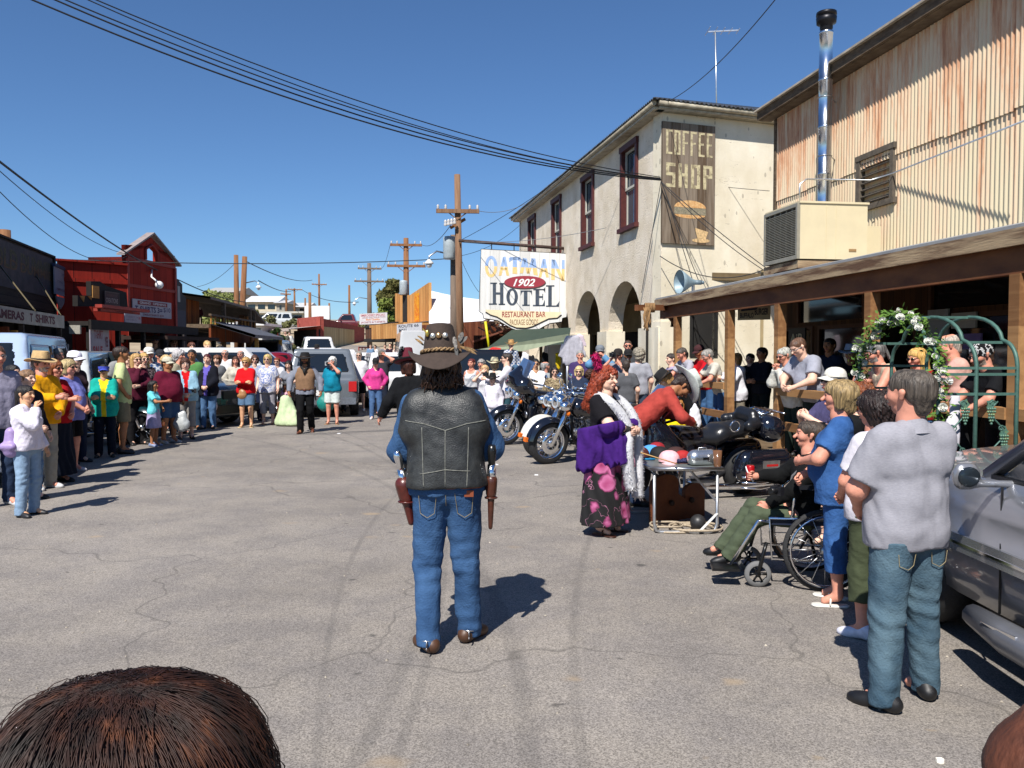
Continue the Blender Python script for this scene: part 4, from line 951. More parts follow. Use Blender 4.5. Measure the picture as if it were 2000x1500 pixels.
mb=MB();mb.box(vx0-.0,vx0+.09,-.06,.15,vz0,vz1);mb.box(vx1-.09,vx1,-.06,.15,vz0,vz1);mb.box(vx0-.03,vx1+.03,-.07,.15,vz1,vz1+.09);mb.box(vx0-.03,vx1+.03,-.07,.15,vz0-.09,vz0);vf=mb.build('vent_frame',vt,cr)
mb=MB();nsl=7
for i in range(nsl):
 z=vz0+(vz1-vz0)*(i+.5)/nsl;mb.box(vx0+.09,vx1-.09,-.03,.11,-.012,.012,Matrix.Translation((0,0,z))@Matrix.Rotation(R(30),4,'X'))
mb.build('louvre',vt,vf);mb=MB();mb.box(vx0+.09,vx1-.09,.13,.14,vz0,vz1);mb.build('vent_backing',M_['dark'],vf)
PO=abs((Vector((3.2,17.5,0))-CW.A).dot(Vector((math.sin(CW.rz),-math.cos(CW.rz),0))))
px0=(CW.Mi@Vector((3.2,17.5,0))).x;ZR=2.9;DECK=.25
wd_=planks('porch_timber','7a5535','a27a50',.5,'z',gap=0);wdd=mat('porch_beam','5b3218',.8,0,.3,4,.4,20,col2='7a4a26',stretch=(.4,1,1))
wth=mat('weathered_fascia','5e4430',.85,0,.4,3,.5,18,col2='a08a6c',stretch=(.35,1,3),lo=.4,hi=.6)
mb=MB();mb.add([(px0-.1,-PO-.12,ZR+.02),(LW,-PO-.12,ZR+.02),(LW,0,3.42),(px0-.1,0,3.42),(px0-.1,-PO-.12,ZR-.01),(LW,-PO-.12,ZR-.01),(LW,0,3.38),(px0-.1,0,3.38)],[(0,1,2,3),(7,6,5,4),(0,4,5,1),(0,3,7,4)])
mb.build('porch_roof',mat('rolled_roofing','8e9092',.75,.1,.1,3),cr)
mb=MB();mb.box(px0-.1,LW,-PO-.14,-PO-.10,ZR-.17,ZR-.015);mb.build('porch_fascia',wth,cr)
mb=MB();mb.box(px0,LW,-PO-.05,-PO+.05,ZR-.42,ZR-.16)
x=px0+.3
while x<LW:mb.bar((x,-PO,ZR-.1),(x,0,3.3),.05,.12);x+=.75
mb.build('porch_beam',wdd,cr)
posts=[]
for q in(1323,1425,1523,1702,1990):xx=CW.pix(q,700,PO)[0];posts.append(xx)
posts.append(posts[-1]+2.6)
for xx in posts:
 mb=MB();mb.box(xx-.065,xx+.065,-PO-.065,-PO+.065,0,ZR-.42);mb.build('porch_post',wd_,cr)
for i in range(len(posts)-1):
 if i==1:continue
 a,b_=posts[i]+.066,posts[i+1]-.066
 mb=MB();mb.box(a,b_,-PO-.085,-PO+.03,1.13,1.24);mb.build('handrail',wd_,cr)
 mb=MB();mb.box(a,b_,-PO-.04,-PO+.03,.62,.74);mb.build('lower_rail',wd_,cr)
mb=MB();mb.box(px0-.2,LW,-PO+.07,0,0,DECK);mb.build('porch_deck',planks('deck_boards','5a4936','77654e',.14,'x'),cr)
mb=MB();so=[.5]
hl=[(.4,1.5,DECK,2.2),(1.8,3.3,1.0,2.2),(1.0,3.2,2.35,2.9),(3.7,4.6,DECK,2.25),(5.0,8.3,.95,2.25),(5.0,8.6,2.4,2.95),(9.0,10,DECK,2.2),(10.5,14,.95,2.3)]
panel(mb,[0,LW],[0,3.3],hl,.02,.12);mb.build('shop_front',planks('shop_front_boards','3a2415','54361f',.14,'x'),cr)
mb=MB();mb.box(0,LW,.9,.95,0,3.3);mb.build('shop_interior',M_['dark'],cr)
for h_ in hl:
 if h_[2]>.9:mb=MB();mb.box(h_[0],h_[1],.06,.07,h_[2],h_[3]);mb.build('shop_window',M_['glass'],cr)
mb=MB()
for h_ in hl:mb.box(h_[0]-.06,h_[0],0,.1,h_[2],h_[3]);mb.box(h_[1],h_[1]+.06,0,.1,h_[2],h_[3]);mb.box(h_[0]-.06,h_[1]+.06,0,.1,h_[3],h_[3]+.07)
mb.build('window_trim',mat('shop_trim','4d2d18',.8,0,.2,5),cr)
def wall_sign(W,pa,pb,off,name,label,bcol,th=.03,cat='sign'):
 """flat board whose corners are given as photo pixels on the wall plane pushed out by off"""
 x0,z1=W.pix(*pa,off);x1,z0=W.pix(*pb,off)
 r=empty(name,W.w(x0,-off,z0),W.rz,label,cat);mb=MB();mb.box(0,x1-x0,0,th,0,z1-z0)
 mb.build('board',bcol if not isinstance(bcol,str)else mat('sign_paint',bcol,.7,0,.08,6),r);return r,x1-x0,z1-z0
sr,sw,sh_=wall_sign(CW,(1540,642),(1572,676),.03,'window_notice','dark slatted window notice with pale letters AI beside the crew cut man','15130f')
mb=MB();letter(mb,'AiR',sw*.12,sw*.9,sh_*.2,sh_*.7,-.004,.02);mb.build('lettering',mat('notice_letters','b8b49c',.8),sr)
for k,(pa,pb,col,lab)in enumerate((((1812,606),(1850,690),'8d8f92','tall grey notice in the dark shop window behind the flowered arch'),((1858,612),(1905,640),'9a9690','wide pale notice above the pink shirted man in the shop window'),((1880,652),(1915,682),'6f5a8a','small purple notice taped low in the shop window by the bandana man'))):
 wall_sign(CW,pa,pb,.05,'window_poster',lab,col)
mb=MB();p=at(1243,601,16.6);q=at(1322,601,17.3);mb.bar(p,q,.11,.12);mb.bar(at(1298,606,17.2),at(1325,640,17.4),.07);mb.build('porch_outrigger',wdd,cr,world=True)
rm=mat('manila_rope','8f6e48',.9,0,.3,60)
rr_=empty('rope_coil',at(1258,601,16.7),0,'coil of tan rope hanging from the porch beam by the arches','rope')
mb=MB();r0=random.Random(3);b0=at(1262,601,16.7)
for i in range(7):mb.tube([(b0.x+.03*i-.02+.07*0,b0.y+.09*math.cos(a),b0.z+.09*math.sin(a))for a in np.linspace(0,6.28,12)],.014,5,False)
for i in range(7):
 x=b0.x-.06+.02*i;L_=r0.uniform(.35,.55);mb.tube([(x+.015*math.sin(j*1.9+i),b0.y-.1+.02*math.cos(j+i),b0.z-L_*j/5)for j in range(6)],.013,5)
mb.build('rope',rm,rr_,world=True)
bs=Wall((at(1441,600,14.6).x,14.6),(at(1504,600,14.3).x,14.3));x0,z1=bs.pix(1441,597);x1,z0=bs.pix(1504,624)
br=empty('burger_sign',bs.w(x0,0,z0),bs.rz,'cream hanging sign reading BUFFALO BURGER under the porch roof','sign');sw,shh=x1-x0,z1-z0
mb=MB();mb.box(0,sw,0,.03,0,shh);mb.build('board',mat('cream_sign','a89a80',.8,0,.12,5),br)
for s_,a,b_,z0,z1 in(('BUFFALO',.08,.5,.14,.5),('BURGER',.53,.95,.32,.78)):mb=MB();letter(mb,s_,sw*a,sw*b_,shh*z0,shh*z1,-.003,.03);mb.build('lettering',mat('navy_letters','1c1f35',.8),br)
mb=MB();mb.prism([(sw*.1,shh*.6),(sw*.55,shh*.68),(sw*.68,shh*.92),(sw*.6,shh*.93),(sw*.5,shh*.82),(sw*.12,shh*.78)],-.004,-.001);mb.build('ribbon',mat('navy_ribbon','1d2740',.8),br)
for x in(.06,sw-.06):mb=MB();mb.bar((x,.015,shh),(x,.015,shh+.3),.012);mb.build('hanger',M_['black'],br)
# roof machinery
n0=at(1562,505,12.5);ac=empty('evaporative_cooler',(n0.x,n0.y,n0.z),R(8.5),'boxy beige evaporative cooler with slatted side on the porch roof','cooler')
acm=mat('cooler_beige','cdbf9d',.6,0,.04,3);HH=.84;DD=1.12;WW=1.1
mb=MB();mb.box(0,WW,.0,DD,0,HH);mb.box(-.02,WW+.02,-.02,DD+.02,HH,HH+.03);mb.box(.42,.425,-.006,0,.02,HH-.02);mb.box(.58,.585,-.006,0,.02,HH-.02);mb.build('casing',acm,ac)
mb=MB();mb.box(-.05,0,.0,DD,0,.06);mb.box(-.05,0,0,DD,HH-.05,HH);mb.box(-.05,0,0,.05,.06,HH-.05);mb.box(-.05,0,DD-.05,DD,.06,HH-.05)
for i in range(26):z=.08+i*(HH-.16)/26;mb.box(-.045,-.005,.05,DD-.05,z,z+.008)
for i in range(5):y=.2+i*.19;mb.box(-.03,-.01,y,y+.012,.06,HH-.05)
mb.build('louvred_grille',mat('grille_metal','9a9484',.5,.3,.1,10),ac)
mb=MB();mb.box(-.012,-.004,.05,DD-.05,.06,HH-.05);mb.build('grille_pad',mat('cooler_pad','35302a',.9),ac)
mb=MB();mb.box(.8,.92,-.008,0,.12,.16);mb.build('data_plate',mat('data_plate','8d6f48',.6),ac)
mb=MB();mb.box(WW-.1,WW+.55,.5,1.1,.0,.6);mb.build('duct',acm,ac)
mb=MB();mb.box(-.02,.85,.02,DD+.05,-.14,-.02);mb.box(-.02,.5,DD-.3,DD,-.4,-.14);mb.build('timber_skid',wth,ac)
tb=[at(1562,392,12.9),at(1562,360,12.9),at(1575,350,12.95),at(1700,352,13.3),at(1745,338,13.1),at(2010,232,9.9)]
o=MB().tube(tb,.013,6).build('water_pipe',M_['galv'],None,origin=tb[0]);tag(o,'thin grey pipe running from the cooler along the corrugated wall','pipe')
fb=at(1608,470,14.6);fl=empty('flue_pipe',(fb.x,fb.y,3.3),0,'tall shiny metal flue rising beside the corrugated wall','flue')
tz=at(1608,62,14.6).z-3.3;mb=MB();prof=[]
for i in range(5):z=tz*i/5;prof+=[(.115,z),(.115,z+tz/5-.05),(.122,z+tz/5-.045),(.122,z+tz/5-.005)]
prof+=[(.115,tz),(.085,tz+.02)];mb.lathe(prof,n=24);mb.build('pipe',mat('bright_flue',(.62,.66,.72),.22,1,.06,8),fl)
mb=MB();mb.lathe([(.085,tz),(.11,tz+.05),(.11,tz+.12),(.165,tz+.14),(.175,tz+.24),(.15,tz+.25),(.15,tz+.27),(.175,tz+.28),(.17,tz+.33),(.0,tz+.35)],n=24);mb.build('cap',mat('flue_cap','26262a',.4,.7,.1,9),fl)
for z in(tz*.2,tz*.47,tz*.72):
 mb=MB();mb.tube([(.125*math.cos(a),.125*math.sin(a),z)for a in np.linspace(0,6.28,16)],.008,4,False);mb.bar((.12,.02,z),(.42,.5,z+.02),.02,.01);mb.build('bracket',M_['steel'],fl)
hb_=at(1352,578,16.9);hs=empty('horn_loudspeaker',hb_,R(195),'grey horn loudspeaker standing on the porch roof end','loudspeaker')
mb=MB();mb.lathe([(.245,.30),(.25,.295),(.2,.2),(.12,.08),(.07,0),(.055,-.05)],c=(0,0,.28),axis='x',n=28);mb.lathe([(.235,.29),(.19,.2),(.11,.08),(.0,.02)],c=(0,0,.28),axis='x',n=28)
mb.build('horn',mat('horn_grey','8296a0',.5,.1,.1,8),hs)
mb=MB();mb.cyl((-.05,0,.28),(-.2,0,.28),.05);mb.cyl((-.2,0,.28),(-.26,0,.28),.035);mb.build('driver',mat('horn_driver','6b7c86',.5,.1,.1,8),hs)
mb=MB();mb.bar((-.02,0,.22),(-.02,0,-.12),.05,.05);mb.bar((-.12,0,-.12),(.1,0,-.12),.05,.03);mb.build('stand',M_['steel'],hs)
ab=at(1401,218,22.0);an=empty('tv_antenna',ab,0,'thin white aerial mast on the hotel roof','antenna');at_=at(1397,62,22.0)-ab
mb=MB();mb.tube([(0,0,-.6),(at_.x,0,at_.z)],.02,6);mb.build('mast',M_['galv'],an)
mb=MB();mb.bar((at_.x-.2,0,at_.z),(at_.x+.62,0,at_.z+.04),.03)
for i,x in enumerate((-.2,0,.2,.4,.6)):mb.bar((at_.x+x,-.3+.03*i,at_.z+.02),(at_.x+x,.3-.03*i,at_.z+.02),.014)
mb.build('boom',M_['galv'],an)
# signs with writing
def sign(name,label,W,pa,pb,off,bcol,rows,th=.03,border=None,parent_mat=None,cat='sign'):
 """rows: (text, x0, x1, z0, z1, colour, bold) in 0..1 of the board"""
 r,w_,h_=wall_sign(W,pa,pb,off,name,label,bcol,th,cat)
 for i,(s_,a,b_,z0,z1,col,bold)in enumerate(rows):
  mb=MB();letter(mb,s_,w_*a,w_*b_,h_*z0,h_*z1,-.003-.001*i,bold);mb.build('lettering',mat('lettering',col,.7,0,.05),r)
 if border:
  mb=MB();t=.05*h_
  for q in((0,w_,0,t),(0,w_,h_-t,h_),(0,t,t,h_-t),(w_-t,w_,t,h_-t)):mb.box(q[0],q[1],-.012,-.001,q[2],q[3])
  mb.build('border',mat('sign_border',border,.7),r)
 return r,w_,h_
def X2(p1,p2):return(p1.x,p1.y),(p2.x,p2.y)
old=planks('old_dark_boards','251d18','3b3029',.2,'z',bump=.7)
red_b=planks('red_barn_boards','7d1d12','96281a',.42,'x',gap=.04,bump=.5)
redt=mat('red_trim','8a2a1e',.7,0,.15,6)
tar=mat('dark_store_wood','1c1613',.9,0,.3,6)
# left store 1: weathered parapet
A1,B1=(-11.0,14.4),(-13.73,24.65)
W1=Wall(A1,B1,'weathered_store','dark weathered board store with a faded painted parapet and awning sign','building')
mb=MB();mb.box(0,W1.L,0,.15,2.7,4.6);mb.box(-.05,W1.L+.05,-.05,.2,4.6,4.66);mb.build('parapet',old,W1.root)
mb=MB();mb.box(W1.L-.1,W1.L+.03,-.06,.2,0,4.6);mb.build('corner_board',tar,W1.root)
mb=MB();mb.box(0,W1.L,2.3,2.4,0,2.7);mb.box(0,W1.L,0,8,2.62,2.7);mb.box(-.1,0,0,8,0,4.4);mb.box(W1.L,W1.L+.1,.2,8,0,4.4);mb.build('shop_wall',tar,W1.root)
for x in(1.2,3.3,5.2,7.4,9.2):
 mb=MB();mb.box(x-.06,x+.06,.02,.14,0,2.62);mb.build('post',old,W1.root)
mb=MB();mb.box(0,W1.L,0,2.3,-.05,.15);mb.build('boardwalk',planks('walk_boards','3f3226','584734',.14,'x'),W1.root)
x0,z1=W1.pix(0,492,.02);x1,z0=W1.pix(104,582,.02)
sg=empty('faded_parapet_sign',W1.w(x0-1.9,-.02,z0),W1.rz,'faded grey parapet sign with dim green and ochre fairground letters','sign');sw=x1-x0+1.9;h_=1.15
mb=MB();mb.box(0,sw,0,.04,0,h_);mb.build('board',mat('faded_grey','3a3436',.9,0,.25,3,col2='4b4345'),sg)
for s_,a,b_ in(('GOLD',.12,.5),('DUMMIE',.54,.98)):mb=MB();letter(mb,s_,sw*a,sw*b_,h_*.42,h_*.86,-.004,.03);mb.build('lettering',mat('dim_green','2b3126',.9,0,.3,12,col2='5a5038'),sg)
for s_,a,b_ in(('GOLD',.115,.495),('DUMMIE',.535,.975)):mb=MB();letter(mb,s_,sw*a,sw*b_,h_*.42,h_*.64,-.006,.01);mb.build('lettering',mat('dim_ochre','5c4630',.9,0,.3,12),sg)
AW=Wall(*X2(at(-60,600,14.1),at(125,600,20.0)),'awning_sign','long white awning sign reading CAMERAS T SHIRTS in maroon','sign')
mb=MB();mb.box(0,AW.L,0,.05,2.36,2.66);mb.build('valance',mat('old_white_board','8f8980',.9,0,.15,3,col2='a39d94'),AW.root)
mb=MB();pass
for s_,a,b_ in(('CAMERAS',-22,47),('T',58,64),('SHIRTS',69,107)):mb=MB();letter(mb,s_,AW.pix(a,610)[0],AW.pix(b_,620)[0],2.42,2.6,-.004,.04);mb.build('lettering',mat('maroon_letters','4a1420',.8),AW.root)
mb=MB();mb.add([tuple(AW.Mi@W1.w(1.4,0,2.95)),tuple(AW.Mi@W1.w(W1.L-.5,0,2.95)),(AW.L,.03,2.7),(0,.03,2.7)],[(0,1,2,3)]);mb.build('awning_top',tin,AW.root)
for a,b_ in((0.2,.35),(.62,.7),(.95,.98)):mb=MB();mb.tube([AW.M@Vector((AW.L*a,0,2.66)),W1.w(W1.L*b_-1.6,-.02,3.9)],.02,4);mb.build('stay_rod',mat('old_rod','5a5038',.8),AW.root,world=True)
for px_ in(47,120):
 x=AW.pix(px_,650)[0];mb=MB();mb.box(x-.045,x+.045,.0,.09,0,2.36);mb.build('post',old,AW.root)
for pa,pb,Y,col,nm,lab in((((-5),672),(15,638),17.5,'7a3a22','shop_notice','reddish shop notice hanging inside the camera store'),((12,665),(32,645),17.7,'b98a3a','goods_box','yellow lit goods box on the camera store shelf'),((50,672),(57,655),18.5,'2f7fae','hanging_item','small blue item hanging inside the camera store'),((60,672),(66,658),18.6,'a8a038','hanging_item','small olive yellow item hanging inside the camera store'),((124,708),(132,672),21,'77777a','paper_notice','narrow white paper notice on the dark store post'),((135,652),(156,635),20.6,'8f8b80','name_board','blank cream name board beside the hanging t shirt banner')):
 p=at(pa[0],pa[1],Y);q=at(pb[0],pb[1],Y);mb=MB();mb.box(p.x,q.x,Y,Y+.06,p.z,q.z);o=mb.build(nm,mat('goods',col,.7,0,.2,20),None,origin=(p.x,Y,p.z));tag(o,lab,'sign' if 'notice' in nm or 'board' in nm else 'goods')
PS=Wall(*X2(at(106,560,24.2),at(146,560,27.0)))
r_,w_,h_=sign('sheet_sign','large white notice sheet with a blue top edge hung by the parapet corner',PS,(106,520),(145,585),0,'87858f',(('MENU',.35,.75,.72,.86,'4c4a5e',0),('TIN TYPES',.1,.9,.45,.55,'5e5a6a',0),('OPEN DAILY',.1,.6,.15,.25,'6b4a52',.01),('FREE',.66,.93,.12,.3,'5a4f66',.03)))
mb=MB();mb.box(-.03,w_+.03,-.03,.04,h_,h_+.1);mb.build('top_edge',mat('blue_edge','24304e',.7),r_)
mb=MB();mb.prism([(w_*.05,-.05),(w_*.5,-.05),(w_*.45,-.22),(w_*.28,-.42),(w_*.12,-.24)],0,.03);mb.build('shield',mat('pale_shield','7c7a80',.8),r_)
# black false front and its verandah, banners
BF=Wall(*X2(at(152,600,23.4),at(250,600,26.4)),'black_false_front','black painted false front shop with dark verandah posts','building')
zz=lambda px,py:BF.pix(px,py)[1];L_=BF.L;bk=mat('black_boards','15110f',.9,0,.3,5)
mb=MB();mb.prism([(0,zz(152,598)),(0,zz(152,577)),(L_*.25,zz(176,577)),(L_*.25,zz(176,549)),(L_*.42,zz(192,549)),(L_*.55,zz(206,558)),(L_*.97,zz(246,571)),(L_,zz(249,600))],0,.15);mb.build('false_front',bk,BF.root)
mb=MB();mb.box(L_*.26,L_*.385,-.03,0,zz(183,582),zz(183,558));mb.build('bare_board',mat('bare_board','a5793e',.9,0,.15,8),BF.root);mb=MB();mb.prism([(L_*.03,zz(155,578)),(L_*.12,zz(165,578)),(L_*.1,zz(162,590))],-.02,0);mb.prism([(L_*.17,zz(170,578)),(L_*.25,zz(175,578)),(L_*.24,zz(175,586))],-.02,0);mb.build('bare_boards',mat('bare_board','a5793e',.9,0,.15,8),BF.root)
mb=MB();mb.box(-.4,L_*.85,-.9,-.7,zz(190,606),zz(190,600));mb.box(-.3,L_*.7,-.8,-.6,zz(190,612),zz(190,607));mb.build('red_shelf',redt,BF.root)
mb=MB();mb.box(-1.2,L_+3.0,-.95,.1,2.5,2.62);mb.box(-1.2,L_+3,1.4,1.5,0,2.6);mb.build('verandah',tar,BF.root)
for x in(-1.0,.6,2.2,3.6,5.0):mb=MB();mb.box(x-.06,x+.06,-.9,-.78,0,2.5);mb.build('post',bk,BF.root)
mb=MB();mb.box(-1.2,L_+3.2,-1.0,-.93,2.4,2.66);mb.build('beam',tar,BF.root)
r_,w_,h_=sign('carved_sign','small dark maroon carved sign with pale outlined lettering on the black false front',BF,(204,568),(233,606),.05,'3b2626',(('WEARIN OF',.15,.85,.72,.86,'5a3a3a',0),('CREATIONS',.08,.92,.36,.64,'8d8580',.02)),border='4a4040')
TB=Wall(*X2(at(174,660,22.2),at(216,660,23.6)))
r_,w_,h_=sign('t_shirt_banner','hanging white cloth banner reading SHIRT SALE in red over the dark doorway',TB,(176,638),(214,698),0,'908a94',(('T-SHIRT',.2,.65,.62,.9,'7c2038',.01),('SALE',.12,.62,.12,.38,'8a1c34',.05),('YES',.76,.92,.35,.7,'6a2438',.02)))
r_,w_,h_=sign('price_notice','small white price notice fixed to the dark verandah beam left of the banner',BF,(244,612),(276,635),.98,'86828f',(('T-SHIRTS 2X',.08,.8,.62,.8,'6a4a68',0),('HATS BELTS',.08,.7,.36,.52,'6a4a68',0),('$5',.82,.95,.5,.8,'8a2844',.02)))
# red barn with gabled tower
TW=Wall((-12.6,26.85),(-12.28,30.0),'red_barn_store','red board store with a gabled bell tower front','building')
tz_=lambda px,py:TW.pix(px,py)[1];ze=4.45+.35;L_=TW.L;zpk=TW.pix(302,466)[1];zel=TW.pix(252,500)[1];zer=TW.pix(344,508)[1];ze=(zel+zer)/2
mb=MB();wx0=L_*.38;wx1=L_*.6;wz0=TW.pix(298,510)[1];wz1=TW.pix(298,490)[1];wzp=TW.pix(298,482)[1]
D=.16
def slab(P,y0=0,y1=.14):mb.prism(P,y0,y1)
slab([(0,2.3),(L_,2.3),(L_,wz0),(0,wz0)]);slab([(0,wz0),(wx0,wz0),(wx0,wz1),(0,wz1)]);slab([(wx1,wz0),(L_,wz0),(L_,wz1),(wx1,wz1)])
slab([(0,wz1),(wx0,wz1),((wx0+wx1)/2,wzp),(L_/2,zpk),(0,ze)]);slab([(L_,wz1),(L_,ze),(L_/2,zpk),((wx0+wx1)/2,wzp),(wx1,wz1)])
mb.build('gable_wall',red_b,TW.root)
mb=MB();mb.box(0,.1,.14,1.3,2.3,ze-.15);mb.box(L_-.1,L_,.14,6,2.3,ze-.15);mb.build('tower_side',red_b,TW.root)
mb=MB();q=.12
for a,b_ in(((-.25,ze-.12),(L_/2,zpk+.12)),((L_/2,zpk+.12),(L_+.25,ze-.12))):
 mb.add([(a[0],-q,a[1]),(b_[0],-q,b_[1]),(b_[0],.16,b_[1]),(a[0],.16,a[1]),(a[0],-q,a[1]+.06),(b_[0],-q,b_[1]+.06),(b_[0],.16,b_[1]+.06),(a[0],.16,a[1]+.06)],[(3,2,1,0),(4,5,6,7),(0,1,5,4),(2,3,7,6),(0,4,7,3),(1,2,6,5)])
mb.build('roof',mat('pale_barge','8a7f7c',.7,0,.15,4),TW.root)
mb=MB()
for z in(wz0-.12,wz0-1.0):mb.box(.05,L_-.05,-.05,0,z,z+.1)
mb.box(0,.12,-.06,0,2.3,ze-.2);mb.box(L_-.12,L_,-.06,0,2.3,ze-.2)
mb.tube([(wx0-.04,-.03,wz0),(wx0-.04,-.03,wz1),((wx0+wx1)/2,-.03,wzp+.05),(wx1+.04,-.03,wz1),(wx1+.04,-.03,wz0)],.05,4);mb.build('trim',redt,TW.root)
SW=Wall(*X2(at(115,560,25.4),at(249,560,26.85)))
T_=world_mat(TW.root).inverted()@SW.M;mb=MB();zt=SW.pix(180,514)[1];mb.box(0,SW.L,0,.15,0,zt);mb.box(-.1,SW.L,-.1,.3,zt,zt+.06);mb.box(0,SW.L,-.05,0,zt-.62,zt-.5);mb.V=[tuple(T_@Vector(v))for v in mb.V];mb.build('side_wall',red_b,TW.root)
mb=MB();mb.box(-.2,L_+.3,-1.5,.0,2.2,2.32);mb.box(-.2,L_+.3,2.0,2.1,0,2.3);mb.box(-.2,L_+.3,.0,.1,2.1,2.35);mb.build('verandah',mat('verandah_dark','2a1a14',.9,0,.3,5),TW.root)
for x in(-.1,.9,1.9,L_+.1):mb=MB();mb.box(x-.06,x+.06,-1.45,-1.33,0,2.2);mb.build('post',bk,TW.root)
r_,w_,h_=sign('grand_opening_banner','white banner reading GRAND OPENING T-SHIRTS on the dark red gable',TW,(259,583),(335,623),.06,'a8a2a8',(('T-SHIRTS 3=',.05,.75,.28,.62,'2b1c50',.03),('$10',.78,.97,.34,.66,'3b2c5a',.01),('SWEATSHIRTS $10',.25,.78,.05,.2,'7a1c2a',.01)))
mb=MB();mb.box(w_*.12,w_*.88,-.01,0,h_*.7,h_*.93);mb.build('red_strip',mat('banner_red','7c1420',.7),r_);mb=MB();letter(mb,'GRAND  OPENING',w_*.16,w_*.84,h_*.75,h_*.89,-.014,.02);mb.build('lettering',mat('banner_white','c8c4c4',.7),r_)
mb=MB();p=at(296,541,27.6);q=at(311,553,27.3);mb.tube([TW.w(L_*.5,0,q.z+.55),p,q],.03,5);mb.ball(q+Vector((0,0,-.06)),.13);tag(mb.build('lamp_arm',M_['white'],None,origin=p),'white gooseneck lamp on the dark red gable','lamp')
DW=Wall(*X2(at(325,690,31.5),at(361,690,33.5)));r_,w_,h_=wall_sign(DW,(325,648),(361,735),0,'cream_door_front','cream framed glazed shop door right of the red store','b09a80',.08,'door');mb=MB();mb.box(w_*.3,w_*.75,-.01,0,h_*.35,h_*.9);mb.build('pane',M_['glass'],r_)
r_,w_,h_=wall_sign(DW,(346,605),(363,640),.6,'dark_blue_board','tall blank dark blue board hung at the red store corner','1d2438',.05)
r_,w_,h_=wall_sign(DW,(346,558),(352,590),.4,'pale_side_notice','narrow pale notice on the far side of the red store','8f9490',.05)
DB=Wall(*X2(at(346,690,31),at(365,690,36)),'dark_side_shop','narrow dark shop front beyond the red store','building');mb=MB();mb.box(0,DB.L,0,.2,0,4.2);mb.box(0,DB.L*.6,0,.3,4.2,4.6);mb.build('front_wall',tar,DB.root)
# balcony saloon
BW=Wall(*X2(at(361,690,38),at(462,690,47)),'balcony_saloon','timber saloon with roofed upstairs balcony','building');L_=BW.L
rw=planks('red_brown_boards','6b3218','8a4b25',.2,'x');bz=lambda px,py:BW.pix(px,py)[1]
zr0=bz(370,581);zr1=bz(452,600);zb0=bz(372,634);zrl=bz(372,618)
mb=MB();mb.add([(0,-1.2,zr0),(L_*.93,-1.2,zr0-.1),(L_*1.03,-1.6,zr0-.85),(L_*1.03,3,zr0-.3),(L_*.93,3,zr0+.5),(0,3,zr0+.6)],[(0,1,4,5),(1,2,3,4)]);mb.V+=[(x,y,z-.12)for x,y,z in mb.V[:6]];mb.F+=[(11,10,7,6),(10,9,8,7),(0,6,7,1),(1,7,8,2),(2,8,9,3)];mb.S+=[False]*5;mb.I+=[0]*5
mb.build('roof',mat('saloon_roof','6e6258',.8,0,.2,4),BW.root)
mb=MB();mb.box(0,L_*.25,0,.15,zb0,zr0-.1);mb.box(0,L_,2.8,2.9,zb0,zb0+1.1);mb.build('upper_wall',planks('saloon_upper','5c2f14','9a5a28',.25,'x'),BW.root)
mb=MB();mb.box(0,L_,-1.2,2.9,zb0-.18,zb0);mb.build('balcony_floor',dk,BW.root)
mb=MB();mb.box(0,L_,-1.2,-1.1,zb0-.8,zb0-.0);mb.build('shingle_skirt',rw,BW.root)
for i in range(13):x=L_*(i+.2)/13;mb=MB();mb.box(x-.04,x+.04,-1.2,-1.14,zb0,zrl);mb.build('baluster',planks('baluster_wood','7a4a22','a8763c',1,'x',gap=0),BW.root)
mb=MB();mb.box(0,L_,-1.23,-1.1,zrl,zrl+.09);mb.build('handrail',dk,BW.root)
for x in(L_*.27,L_*.84,L_*.95):mb=MB();mb.box(x-.09,x+.09,-1.2,-1.02,0,zr0-.15);mb.build('post',dk,BW.root)
mb=MB();mb.box(0,L_,1.3,1.4,0,zb0-.2);mb.build('ground_floor_wall',tar,BW.root)
mb=MB();P=[(0,-1.3,bz(365,626)-.1),(0,-1.3,bz(365,626)),(L_*.62,-3.6,bz(365,626)-1.05),(L_*.62,-3.6,bz(365,626)-1.2)]
a,b_,c_,d=Vector((0,-1.2,bz(368,628))),Vector((L_*.75,-1.2,bz(368,628))),Vector((L_*.6,-3.4,2.6)),Vector((-.8,-3.4,2.6))
mb.add([a,b_,c_,d]+[v-Vector((0,0,.15))for v in(a,b_,c_,d)],[(3,2,1,0),(4,5,6,7),(2,3,7,6),(1,2,6,5)]);mb.build('lean_to_roof',mat('lean_to','55565c',.7,.2,.15,4),BW.root)
for x in(L_*.58,.0):mb=MB();mb.box(x-.08,x+.08,-3.35,-3.2,0,2.45);mb.build('awning_post',planks('yellow_post','9a7a3a','b08c48',1,'x',gap=0),BW.root)
YS=Wall(*X2(at(438,650,44),at(493,650,45)))
r_,w_,h_=sign('yellow_shop_sign',"bright yellow sign reading JACKASS MON'S in dark red",YS,(438,648),(488,656),0,'d8b020',(("JACKASS MON'S",.03,.97,.25,.9,'6a1408',.05),))
BS=Wall(*X2(at(492,656,47),at(516,656,48)));sign('blue_shop_sign','small blue sign reading LEE LUMBER beside the yellow sign',BS,(493,652),(515,659),0,'3a66a0',(('LEE LUMBER',.08,.92,.25,.8,'d8d8d8',.03),))
fr=empty('log_sign_frame',at(483,700,45),0,'tall peeled log frame holding the yellow shop sign','sign frame');mb=MB()
for a,b_ in(((482,618,45.2),(484,712,45.2)),((450,624,45.2),(484,624,45.2)),((488,656,45.4),(488,712,45.4)),((491,656,45.4),(491,712,45.4))):mb=MB();mb.tube([at(*a),at(*b_)],.09,7);mb.build('log',planks('peeled_log','8a5426','a86c34',1,'x',gap=0),fr,world=True)
